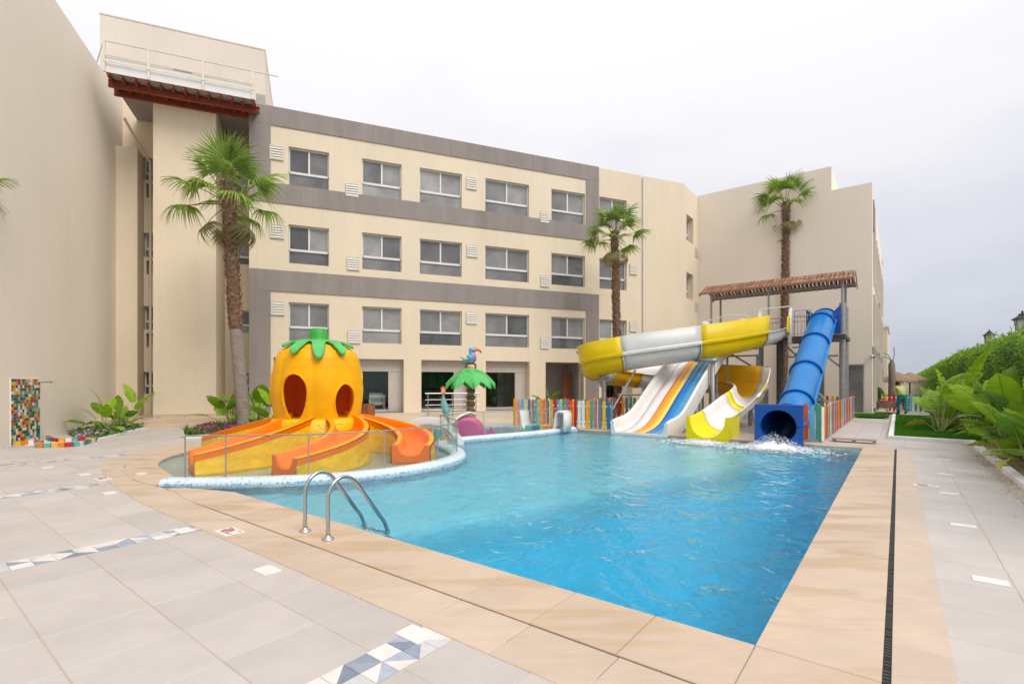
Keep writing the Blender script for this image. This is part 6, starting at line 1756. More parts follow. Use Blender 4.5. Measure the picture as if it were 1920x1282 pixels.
# ------------------------------------------------------------------ fan palms
def fan_mesh(seed, m, droop=0.5, span=1.8, Rr=0.95, lp=1.0):
    """one fan leaf along +X: arched stalk, then ribbed segments with hanging tips"""
    r = random.Random(seed); mb = MB()
    st = [Vector((lp * t, 0, 0.10 * math.sin(PI * t * 0.6))) for t in (0, 0.25, 0.5, 0.75, 1.0)]
    mb.tube(st, 0, 5, 1, rs=[0.035, 0.022, 0.017, 0.015, 0.014])
    h = st[-1]; n = 30
    for k in range(n):
        a = -span + 2 * span * k / (n - 1) + r.uniform(-0.025, 0.025)
        L_ = Rr * (0.62 + 0.38 * math.cos(a * 0.55)) * r.uniform(0.86, 1.05)
        dirv = Vector((math.cos(a), math.sin(a), 0)); side = Vector((-math.sin(a), math.cos(a), 0))
        w0 = 0.010; fold = 0.022 * (1 if k % 2 else -1)
        rows = []; dr_ = droop * r.uniform(0.6, 1.5); tw = r.uniform(-0.5, 0.5)
        for t in (0.0, 0.22, 0.45, 0.62, 0.76, 0.88, 1.0):
            c = h + dirv * (L_ * t * (1 - 0.16 * dr_ * t * t)) + Vector((0, 0, 0.10 * t * math.cos(a) - 0.95 * dr_ * max(0, t - 0.34) ** 1.7 - 0.10 * abs(math.sin(a)) * t))
            wd = (w0 + 0.12 * t) if t < 0.45 else max(0.002, 0.064 * (1 - (t - 0.45) / 0.55) ** 1.15)
            z_ = fold * (1 if t < 0.6 else 0.4) * min(1, t * 3)
            sv_ = side + Vector((0, 0, tw * max(0, t - 0.5)))
            rows.append([c - sv_ * wd * 0.5 - Vector((0, 0, z_)), c + sv_ * wd * 0.5 + Vector((0, 0, z_))])
        mb.grid(rows, 0, True)
    return mb.mesh('frond', [m, 'leaf_base'], fix=False)
FANS = [fan_mesh(s, 'fan_green', d) for s, d in ((1, 0.45), (2, 0.7), (3, 0.95), (4, 0.6), (5, 1.15))]
OLDF = [fan_mesh(s, 'fan_old', d) for s, d in ((11, 1.3), (12, 1.7))]
def palm(base, crown, label, r0, r1, nf, size, seed, brown_from, lean=0.0, skirt=4, group='fan palms around the pool'):
    r = random.Random(seed); base, crown = Vector(base), Vector(crown)
    t = thing('palm_tree', label, 'palm tree', base, group)
    pts = []; n = 22
    for k in range(n + 1):
        f = k / n; p = base.lerp(crown, f) - base
        bow = Vector((lean * math.sin(PI * f), 0, 0)); pts.append(p + bow)
    hgt = (crown - base).z
    # trunk: lower part smooth and grey, upper part rough
    nn = 96; rows = []
    for k in range(nn + 1):
        f = k / nn; i = min(n - 1, int(f * n)); q = pts[i].lerp(pts[i + 1], f * n - i)
        rr = r0 + (r1 - r0) * f + 0.5 * r0 * max(0, 0.06 - f) / 0.06 * 0.5
        row = []
        for j in range(16):
            a = 2 * PI * j / 16
            e = noise.noise(Vector((math.cos(a) * 1.4, math.sin(a) * 1.4, f * hgt * 3.2 + seed))) * (0.05 if f < brown_from else 0.13) + (0.02 if k % 3 == 0 else 0)
            row.append(q + Vector((math.cos(a), math.sin(a), 0)) * rr * (1 + e))
        rows.append(row)
    mb = MB(); mb.grid(rows, 0, True, True)
    for i in range(len(mb.f)):
        f = (i // 16) / nn
        if f > brown_from + 0.02 * noise.noise(Vector((i % 16, seed, 1))): mb.m[i] = 1
    mb.build('trunk', ['trunk_grey', 'trunk_brown'], t, local=True)
    # old leaf bases clasping the upper trunk
    mb = MB(); nb_ = int(230 * (1 - brown_from) * hgt / 7)
    for k in range(nb_):
        f = brown_from + (1 - brown_from) * (k + r.random()) / nb_; i = min(n - 1, int(f * n)); q = pts[i].lerp(pts[i + 1], f * n - i)
        a = k * 2.399 + r.uniform(-.3, .3); rr = r0 + (r1 - r0) * f; o = Vector((math.cos(a), math.sin(a), 0)); s_ = Vector((-o.y, o.x, 0))
        wd = r.uniform(0.045, 0.10); ln = r.uniform(0.09, 0.22); fl_ = r.uniform(0.01, 0.07) * (1.6 if f > 0.9 else 1)
        c = q + o * (rr * 0.97)
        mb.add([c - s_ * wd, c + s_ * wd, c + s_ * wd * 0.55 + o * (fl_ + 0.02) + Vector((0, 0, ln)), c - s_ * wd * 0.55 + o * (fl_ + 0.02) + Vector((0, 0, ln * r.uniform(.8, 1.1))), c + o * 0.045 + Vector((0, 0, ln * 0.3))], [(0, 1, 4), (1, 2, 4), (2, 3, 4), (3, 0, 4)])
    for k in range(7):                                               # a few dry stubs
        f = r.uniform(0.84, 0.97); i = min(n - 1, int(f * n)); q = pts[i]; a = r.uniform(0, 2 * PI); o = Vector((math.cos(a), math.sin(a), 0))
        mb.tube([q + o * r1 * 0.8, q + o * (r1 + 0.16) + Vector((0, 0, 0.05)), q + o * (r1 + 0.30) - Vector((0, 0, 0.03))], 0, 5, rs=[0.03, 0.022, 0.008])
    o_ = mb.build('leaf_bases', 'leaf_base', t, local=True, fix=False); o_['kind'] = 'stuff'
    top = pts[-1]
    for k in range(nf):
        f = (k + 0.5) / nf
        elv = 1.42 - 1.75 * f ** 1.05 + r.uniform(-0.12, 0.12)
        az = k * 2.39996 + r.uniform(-0.2, 0.2)
        s_ = size * r.uniform(0.86, 1.1)
        me = r.choice(FANS[:2] if f < 0.3 else FANS[1:4] if f < 0.7 else FANS[2:])
        M = Matrix.Rotation(az, 4, 'Z') @ Matrix.Rotation(-elv, 4, 'Y') @ Matrix.Rotation(r.uniform(-0.5, 0.5), 4, 'X')
        o = link('frond', me, t, top + Vector((0.1 * math.cos(az), 0.1 * math.sin(az), -0.10 - 0.32 * f)), M.to_euler(), (s_,) * 3)
    for k in range(skirt):
        az = k * 2.1 + r.uniform(-.4, .4)
        M = Matrix.Rotation(az, 4, 'Z') @ Matrix.Rotation(r.uniform(0.75, 1.15), 4, 'Y')
        link('frond', r.choice(OLDF), t, top + Vector((0.1 * math.cos(az), 0.1 * math.sin(az), -0.5)), M.to_euler(), (size * 0.8,) * 3)
    return t
def at(px, y, z): return Vector(((px - CX) / FOC * y, y, z))
Y1 = 16.6
palm(at(459, Y1, 0.0), QX(428, 362, Y1), 'tall fan palm with shaggy brown upper trunk left of the pumpkin', 0.20, 0.195, 20, 1.05, 3, 0.42, -0.05, 5)
palm(at(1160, 23.5, 0.0), QX(1152, 434, 23.5), 'fan palm rising behind the spiral slide in front of the cream facade', 0.175, 0.165, 18, 0.90, 8, 0.05, 0.0, 3)
palm(at(1466, 27.2, 0.0), QX(1474, 380, 27.2), 'fan palm rising above the shingled canopy of the slide tower', 0.175, 0.165, 18, 0.98, 15, 0.05, 0.05, 4)
palm(at(-130, 11.6, 0.0), QX(-92, 345, 11.6), 'fan palm at the left edge with only leaf tips in view', 0.22, 0.2, 16, 0.62, 21, 0.3, 0.0, 1)

# ------------------------------------------------------------------ paddle-leaved plants
def paddle(seed, L_=0.95, Wd=0.34, bend=0.35, stalk=0.7, tears=0.2, m='paddle_green'):
    r = random.Random(seed); mb = MB(); n = 18
    def spine(t): return Vector((L_ * t * (1 - 0.12 * bend * t), 0, -bend * L_ * 0.62 * t ** 2.2))
    rows_l = []; rows_r = []
    cut = {}
    for sgn in (-1, 1):
        off = 0.0
        segs_ = []; cur = []
        for k in range(n + 1):
            t = k / n
            wd = Wd * (math.sin(PI * min(1.0, 0.06 + t * 0.94) ** 0.80) ** 0.75) if t < 1 else 0.0
            c = spine(t); sag = 0.16 * r.uniform(0.6, 1.2)
            ed = c + Vector((0.06 * wd, sgn * wd * 0.96, 0.16 * wd * (1 - 2.2 * wd) - sag * wd * t + 0.012 * math.sin(k * 2.3 + seed)))
            mid = c.lerp(ed, 0.5) + Vector((0, 0, 0.055 * wd + 0.006 * (k % 2)))
            cur.append([c, mid, ed])
            if r.random() < tears and 2 < k < n - 1:
                segs_.append(cur); dz = r.uniform(-0.09, 0.01); dx = r.uniform(0.012, 0.03)
                cur = [[c + Vector((0.001, 0, 0)), mid + Vector((dx * 0.5, 0, dz * 0.4)), ed + Vector((dx, 0, dz))]]
        segs_.append(cur)
        for s_ in segs_:
            if len(s_) > 1: mb.grid(s_, 0, True)
    # midrib and stalk
    sp_ = [spine(k / 8) + Vector((0, 0, 0.005)) for k in range(9)]
    mb.tube(sp_, 0, 5, 1, rs=[0.014 * (1 - 0.8 * k / 8) + 0.002 for k in range(9)])
    st = [Vector((-stalk * (1 - t), 0, -0.10 * stalk * (1 - t) ** 1.5)) for t in (0, 0.33, 0.66, 1)]
    mb.tube(st, 0, 6, 1, rs=[0.030, 0.022, 0.017, 0.014])
    me = mb.mesh('leaf', [m, 'paddle_rib'], fix=False)
    # put the foot of the stalk at the origin
    for v in me.vertices: v.co.x += stalk; v.co.z += 0.10 * stalk
    return me
PAD = [paddle(1, 0.95, 0.30, 0.25, 0.85, 0.10), paddle(2, 1.05, 0.34, 0.5, 0.95, 0.2), paddle(3, 0.85, 0.30, 0.8, 0.8, 0.25), paddle(4, 1.1, 0.30, 0.6, 1.1, 0.4), paddle(5, 0.8, 0.27, 0.35, 0.55, 0.15)]
PADD = [paddle(6, 0.9, 0.28, 0.5, 0.8, 0.25, 'paddle_dark'), paddle(7, 1.0, 0.3, 0.9, 0.9, 0.3, 'paddle_dark')]
PADY = [paddle(8, 0.85, 0.30, 1.1, 0.7, 0.35, 'paddle_yellow'), paddle(9, 0.7, 0.26, 1.3, 0.6, 0.3, 'paddle_yellow')]
def plant(p, label, nl, size, seed, spread=1.0, yellow=1, dark=2, group='paddle leaved plants along the hedge', stems=True, aim=None, clear=False):
    r = random.Random(seed); t = thing('paddle_plant', label, 'plant', p, group)
    if stems:
        mb = MB()
        for k in range(5):
            a = r.uniform(0, 2 * PI); q = Vector((0.10 * math.cos(a), 0.10 * math.sin(a), 0)) * size
            mb.tube([q, q * 1.6 + Vector((0, 0, 0.30 * size)), q * 2.4 + Vector((0, 0, 0.55 * size))], 0, 6, rs=[0.05 * size, 0.035 * size, 0.02 * size])
        mb.build('stem', 'paddle_rib', t, local=True)
    for k in range(nl):
        f = (k + 0.5) / nl
        elv = 1.45 - 1.15 * f + r.uniform(-0.12, 0.12) * spread
        az = k * 2.39996 + r.uniform(-0.35, 0.35) + seed
        if aim is not None and r.random() < 0.5: az = aim + r.uniform(-0.9, 0.9)
        if clear and math.cos(az) < -0.25 and f > 0.2: az = PI - az
        me = r.choice(PADY) if k >= nl - yellow else r.choice(PADD) if k % 4 == 3 and dark else r.choice(PAD)
        M = Matrix.Rotation(az, 4, 'Z') @ Matrix.Rotation(-elv, 4, 'Y') @ Matrix.Rotation(r.uniform(-0.7, 0.7), 4, 'X')
        s_ = size * r.uniform(0.85, 1.15) * (1.0 if f < 0.8 else 0.85)
        link('leaf', me, t, Vector((0.05 * math.cos(az), 0.05 * math.sin(az), 0.12 * size * (1 - f))), M.to_euler(), (s_,) * 3)
    return t
aimv = math.atan2(-0.6, -0.75)
plant(PX(1764, 812), 'paddle plant on the corner of the lawn with yellowing lower leaves', 15, 0.86, 2, yellow=3, clear=True)
plant(W(20.6, 1.75), 'tallest paddle plant with one broad upright leaf beside the hedge', 9, 1.30, 5, yellow=1, clear=True)
plant(W(23.0, 1.1), 'paddle plant standing on the lawn behind the corner plant', 13, 1.05, 7, yellow=1, clear=True)
plant(W(25.4, 1.55), 'paddle plant nearest the worker in green', 12, 1.05, 9, yellow=1, clear=True)
plant(W(18.6, 2.2), 'low arching paddle plant in the soil just behind the kerb corner', 11, 0.80, 12, yellow=2, aim=aimv)
plant(W(16.2, 2.1), 'broad leaning paddle plant over the white kerb below the hedge', 13, 0.86, 15, yellow=1, aim=aimv)
plant(W(14.6, 1.95), 'paddle plant with an orange tinged hanging leaf over the kerb', 11, 0.70, 18, yellow=2, aim=aimv)
plant(W(14.0, 2.55), 'large paddle plant at the right edge with long sloping leaves', 11, 1.0, 23, yellow=0, aim=aimv)
plant(W(12.0, 2.1), 'nearest paddle plant at the right edge spreading over the kerb', 11, 0.80, 27, yellow=1, aim=aimv)
plant(W(28.4, 2.0), 'far dark paddle plant at the end of the lawn', 11, 1.0, 31, yellow=0, clear=True)
plant(W(21.6, 1.75), 'leafy paddle plant crowding behind the tallest one', 13, 0.88, 63, yellow=2, clear=True)
plant(W(19.7, 2.35), 'paddle plant pressed against the hedge behind the kerb corner', 12, 0.92, 67, yellow=1, clear=True)
plant(W(17.5, 2.45), 'paddle plant against the middle of the visible hedge', 12, 0.84, 71, yellow=1, clear=True)
plant(W(13.1, 1.95), 'small paddle plant leaning out beside the long leaved one', 9, 0.66, 73, yellow=2, aim=aimv)
# beds on the left
G2 = 'paddle leaved plants in the left beds'
plant(PX(196, 812), 'paddle plant with tattered leaves nearest the mosaic shower', 10, 0.62, 41, group=G2, yellow=0)
plant(PX(222, 806), 'middle paddle plant of the bed below the beige wing', 9, 0.55, 43, group=G2, yellow=0)
plant(PX(252, 801), 'paddle plant with one big rounded leaf at the end of the left bed', 8, 0.66, 47, group=G2, yellow=0)
plant(at(437, 17.6, 0.05), 'dark paddle plant left of the tall fan palm', 11, 0.85, 51, group=G2, yellow=0, dark=3)
plant(at(480, 17.8, 0.05), 'paddle plant peeping out right of the tall palm trunk', 8, 0.80, 53, group=G2, yellow=0, dark=3)
plant(at(517, 16.9, 0.05), 'narrow paddle plant half hidden behind the pumpkin', 8, 0.78, 57, group=G2, yellow=0, dark=3)
plant(at(1032, 21.0, 0.05), 'paddle plant standing behind the front pickets', 10, 0.78, 59, group=G2, yellow=0)
plant(at(1114, 21.5, 0.05), 'small paddle plant behind the pickets near the grey pillar', 6, 0.5, 61, group=G2, yellow=0)

# ------------------------------------------------------------------ beds, kerbs, lawn, hedge
def kerb(pts, h_, wd, name_label, z0=-0.02):
    mb = MB(); q = [Vector((p[0], p[1], 0)) for p in pts]
    mb.grid(sweep_rows(q, [(wd / 2, z0), (wd / 2, h_ - 0.01), (wd / 2 - 0.012, h_), (-wd / 2 + 0.012, h_), (-wd / 2, h_ - 0.01), (-wd / 2, z0)]), 0, False)
    r0 = sweep_rows(q, [(wd / 2, z0), (wd / 2, h_ - 0.01), (-wd / 2, h_ - 0.01), (-wd / 2, z0)])
    for e in (r0[0], r0[-1]): mb.add(e, [(0, 1, 2, 3)])
    o = mb.build('kerb', 'kerb_white'); return tag(o, name_label, 'kerb', 'white painted kerbs')
V_K = 1.55
kerb([W(-2, V_K), W(8, V_K), W(17.95, V_K)], 0.10, 0.13, 'long white kerb along the path below the hedge')
kerb([W(17.95, V_K + 0.065), W(18.0, 0.7), W(18.05, -0.235)], 0.09, 0.13, 'white kerb across the near end of the lawn')
kerb([W(18.12, -0.17), W(24, -0.17), W(31, -0.17)], 0.09, 0.13, 'white kerb along the left side of the lawn')
mb = MB(); nU, nV = 120, 16; rows = []
for i in range(nU + 1):
    row = []
    for j in range(nV + 1):
        u = -3 + 74 * i / nU; v = V_K + 0.05 + 3.6 * j / nV
        row.append(W(u, v, 0.03 + 0.07 * noise.noise(Vector((u * 1.5, v * 1.5, 0))) + 0.03 * noise.noise(Vector((u * 5, v * 5, 2))) + 0.05 * j / nV))
    rows.append(row)
mb.grid(rows); struct(mb.build('soil_bed', 'soil'))
mb = MB()
for k in range(26):
    u = RN.uniform(8, 24); v = RN.uniform(V_K + 0.2, V_K + 1.2); r = RN.uniform(0.03, 0.11)
    mb.sphere(W(u, v, 0.06), r, 7, 5, 0, (1.2, 0.9, 0.6), Matrix.Rotation(RN.uniform(0, 3), 3, 'Z'))
o = mb.build('stones', 'soil'); o['kind'] = 'stuff'
mb = MB(); mb.quad(W(18.05, -0.12, 0.03), W(18.05, V_K + 0.4, 0.03), W(31, V_K + 0.4, 0.03), W(31, -0.12, 0.03)); struct(mb.build('lawn', 'hedge_core'))
def blades(name, area, n, h0, h1, m, seed, wd=0.006, lean=0.5):
    r = random.Random(seed); mb = MB()
    for k in range(n):
        p = area(r); a = r.uniform(0, 2 * PI); h_ = r.uniform(h0, h1); s_ = Vector((math.cos(a), math.sin(a), 0)) * wd; b = Vector((r.uniform(-1, 1), r.uniform(-1, 1), 0)) * h_ * lean
        mb.add([p - s_, p + s_, p + b * 0.4 + s_ * 0.7 + Vector((0, 0, h_ * 0.6)), p + b + Vector((0, 0, h_))], [(0, 1, 2), (0, 2, 3)])
    o = mb.build(name, m, fix=False); o['kind'] = 'stuff'; return o
blades('grass', lambda r: W(18.1 + 12.8 * r.random() ** 1.7, r.uniform(-0.09, V_K + 0.35), 0.03), 42000, 0.03, 0.075, 'grass_blade', 5, 0.006)
mb = MB(); mb.quad(W(28.3, -1.5, 0.02), W(28.3, -0.3, 0.02), W(30.68, -0.9, 0.02), W(30.68, -1.8, 0.02)); mb.quad(W(30.7, -1.0, 0.02), W(33, 0.2, 0.02), W(34, -0.2, 0.02), W(34, -1.0, 0.02)); struct(mb.build('grass_strip', 'hedge_core'))
blades('grass', lambda r: W(28.3 + 2.4 * r.random(), r.uniform(-1.75, -0.35), 0.02), 5000, 0.04, 0.10, 'grass_blade', 6, 0.012)
# hedge
hd = thing('hedge', 'long tall clipped green hedge running along the right side of the path', 'hedge', W(20, 3.0))
HV, HT = 2.75, 3.2
def hedge_top(u): return HT + 0.010 * min(30, max(0, u - 15)) - 0.004 * max(0, u - 60) + 0.10 * math.sin(u * 0.9) + 0.08 * noise.noise(Vector((u * 0.8, 1, 3)))
def hedge_face(u, z):                                                # distance of the face from the kerb line, with swells
    return HV + 0.16 * noise.noise(Vector((u * 0.55, z * 0.7, 4))) + 0.07 * noise.noise(Vector((u * 2.1, z * 2.1, 8)))
rows = []
for i in range(161):
    u = 7 + 213 * (i / 160) ** 1.9; ht = hedge_top(u); row = []
    for t in range(12): z = (ht - 0.55) * t / 11; row.append(W(u, hedge_face(u, z) + 0.10, z))
    for v, z in ((HV + 0.25, ht - 0.30), (HV + 0.55, ht - 0.10), (HV + 0.9, ht - 0.03), (HV + 1.5, ht - 0.05), (HV + 1.8, 0.0)): row.append(W(u, v, z))
    rows.append(row)
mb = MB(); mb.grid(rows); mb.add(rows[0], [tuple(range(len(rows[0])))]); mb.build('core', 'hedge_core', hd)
r = random.Random(77); mb = MB()
for k in range(64000):
    u = 8.5 + 205 * r.random() ** 3.0
    far = 1 + max(0, (u - 22)) * 0.035
    ht = hedge_top(u)
    topd = r.random() < 0.38
    if topd:
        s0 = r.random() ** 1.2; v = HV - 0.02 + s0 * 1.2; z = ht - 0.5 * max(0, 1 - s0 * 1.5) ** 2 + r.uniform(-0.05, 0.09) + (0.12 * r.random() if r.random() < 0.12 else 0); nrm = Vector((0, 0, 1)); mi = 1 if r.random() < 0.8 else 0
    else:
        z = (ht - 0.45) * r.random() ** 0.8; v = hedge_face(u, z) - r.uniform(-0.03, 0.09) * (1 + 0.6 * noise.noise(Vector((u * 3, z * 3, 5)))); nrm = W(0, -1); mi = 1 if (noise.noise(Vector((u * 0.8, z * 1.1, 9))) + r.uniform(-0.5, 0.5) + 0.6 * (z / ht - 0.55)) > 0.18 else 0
    p = W(u, v, z)
    d = (nrm * 0.7 + Vector((r.uniform(-1, 1), r.uniform(-1, 1), r.uniform(-0.8, 0.9)))).normalized()
    s_ = d.cross(Vector((r.uniform(-1, 1), r.uniform(-1, 1), r.uniform(-1, 1)))).normalized()
    ln, wd = r.uniform(0.045, 0.085) * far, r.uniform(0.014, 0.026) * far
    mb.add([p, p + d * ln * 0.5 + s_ * wd, p + d * ln, p + d * ln * 0.5 - s_ * wd], [(0, 1, 2, 3)], mi)
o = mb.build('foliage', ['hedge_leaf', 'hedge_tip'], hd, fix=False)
mb = MB()
for k in range(240):                                                 # stray shoots on the top
    u = 9 + 55 * r.random() ** 1.6; p = W(u, HV + 0.3 + r.random() * 0.8, hedge_top(u)); h_ = r.uniform(0.12, 0.38)
    q = p + Vector((r.uniform(-.08, .08), r.uniform(-.08, .08), h_)); mb.tube([p, q], 0.006, 4)
    for j in range(7):
        c = p.lerp(q, 0.3 + 0.1 * j); d = Vector((r.uniform(-1, 1), r.uniform(-1, 1), r.uniform(0, 1))).normalized(); s_ = d.cross(Vector((1, 0.3, 0.2))).normalized()
        mb.add([c, c + d * 0.035 + s_ * 0.014, c + d * 0.075, c + d * 0.035 - s_ * 0.014], [(0, 1, 2, 3)])
mb.build('shoots', 'hedge_tip', hd, fix=False)
# dirt washed over the kerb on to the path
r = random.Random(31); mb = MB()
for k in range(1500):
    u = r.uniform(7, 17.8); d = abs(r.gauss(0, 0.16)); p = W(u, V_K - 0.075 - d, 0.001); s_ = r.uniform(0.003, 0.012) * (1 - min(0.7, d))
    a0 = r.uniform(0, 6); mb.add([p + Vector((s_ * math.cos(a0 + q), s_ * math.sin(a0 + q), 0)) for q in (0, 2.1, 4.2)] + [p + Vector((0, 0, s_ * 0.7))], [(0, 1, 3), (1, 2, 3), (2, 0, 3)])
o = mb.build('dirt', 'soil', fix=False); o['kind'] = 'stuff'
# ground cover
def cover(name, poly, n, h0, h1, mats, weights, seed, size, label, mound=0.0, z0=0.02):
    r = random.Random(seed); mb = MB(); xs = [p[0] for p in poly]; ys = [p[1] for p in poly]; k = 0
    while k < n:
        x, y = r.uniform(min(xs), max(xs)), r.uniform(min(ys), max(ys))
        if not inside((x, y), poly): continue
        k += 1
        e = min(1, dist_poly((x, y), poly) / 0.35)
        cl = 0.5 + 0.5 * noise.noise(Vector((x * 2.2, y * 2.2, seed)))
        z = z0 + (h0 + (h1 - h0) * r.random() * cl) * (0.35 + 0.65 * e) + mound * e
        mi = r.choices(range(len(mats)), weights)[0]
        if mi > 0: z += 0.02
        d = Vector((r.uniform(-1, 1), r.uniform(-1, 1), r.uniform(-0.1, 1.0))).normalized(); s_ = d.cross(Vector((r.uniform(-1, 1), r.uniform(-1, 1), 1))).normalized()
        ln = size * r.uniform(0.6, 1.4); wd = ln * (0.22 if mi == 0 else 0.5)
        p = Vector((x, y, z)); mb.add([p, p + d * ln * 0.5 + s_ * wd, p + d * ln, p + d * ln * 0.5 - s_ * wd], [(0, 1, 2, 3)], mi)
    o = mb.build(name, mats, fix=False); o['kind'] = 'stuff'; o['label'] = label
    return o
lb = [PX(181, 826.5), PX(284, 800.5), F(LW_E + 0.9, 0.2), F(LW_E + 0.15, 0.0), F(LW_E + 0.1, -2.9), PX(150, 824)]
lbp = [(p.x, p.y) for p in lb]
def bed(poly, z, name='planting_soil'):
    mb = MB(); mb.prism(poly, -0.02, z); struct(mb.build(name, 'soil'))
bed(lbp, 0.05)
cover('ground_cover', lbp, 5200, 0.02, 0.26, ['cover_leaf', 'paddle_dark', 'flower_lilac'], [7, 2, 0.7], 3, 0.085, 'leafy ground cover in the left bed')
fp = [(p.x, p.y) for p in (PX(140, 826), PX(186, 824), PX(172, 812), PX(150, 818))]
cover('flowers', fp, 900, 0.06, 0.22, ['cover_leaf', 'flower_lilac'], [1, 1.6], 8, 0.06, 'lilac and white flowers beside the foot bath')
kerb([PX(181, 827), PX(232, 813), PX(286, 801)], 0.07, 0.10, 'white kerb in front of the left bed by the beige wing')
pb = [PX(346, 821), PX(447, 815), Vector((-7.3, 16.4, 0)), Vector((-6.4, 17.9, 0)), Vector((-8.5, 19.2, 0)), Vector((-11.0, 18.0, 0)), PX(365, 806)]
pbp = [(p.x, p.y) for p in pb]
bed(pbp, 0.06)
cover('flowers', [(p.x, p.y) for p in (PX(352, 819), PX(447, 813), Vector((-7.5, 16.2, 0)), Vector((-8.3, 17.1, 0)), PX(368, 803))], 7000, 0.04, 0.30, ['flower_magenta', 'cover_leaf'], [5, 1.3], 12, 0.05, 'magenta carpet flowers in front of the tall palm', 0.06)
cover('ground_cover', pbp, 3000, 0.02, 0.22, ['cover_leaf', 'paddle_dark'], [3, 1], 14, 0.10, 'leafy cover around the tall palm')
kerb([PX(346, 822), PX(400, 819), PX(450, 815), Vector((-7.25, 16.3, 0)), Vector((-6.3, 17.9, 0))], 0.08, 0.12, 'white kerb in front of the magenta flower bed')
cover('ground_cover', [(p.x, p.y) for p in (W(12, V_K + 0.9), W(12, 2.75), W(26, 2.75), W(26, V_K + 0.9))], 5200, 0.02, 0.30, ['cover_leaf', 'paddle_dark'], [2, 2], 17, 0.09, 'low shoots in the soil below the hedge')
def tuft(p, n, h_, seed, label):
    r = random.Random(seed); t = thing('grass_tuft', label, 'plant', p); mb = MB()
    for k in range(n):
        a = r.uniform(0, 2 * PI); o = Vector((math.cos(a), math.sin(a), 0)); s_ = Vector((-o.y, o.x, 0)) * 0.016; hh = h_ * r.uniform(0.6, 1.1); sp = r.uniform(0.2, 0.8)
        mb.add([o * 0.02 - s_, o * 0.02 + s_, o * hh * sp * 0.5 + s_ + Vector((0, 0, hh * 0.65)), o * hh * sp * 0.5 - s_ + Vector((0, 0, hh * 0.65)), o * hh * sp + Vector((0, 0, hh * 0.85))], [(0, 1, 2, 3), (3, 2, 4)])
    mb.build('blades', 'paddle_dark', t, local=True, fix=False)
tuft(at(497, 15.9, 0.05), 60, 0.55, 4, 'spiky green tuft left of the pumpkin foot')
tuft(at(352, 14.7, 0.05), 45, 0.38, 6, 'spiky green tuft at the left end of the magenta flowers')
tuft(at(416, 16.0, 0.05), 40, 0.45, 9, 'spiky green tuft among the magenta flowers')

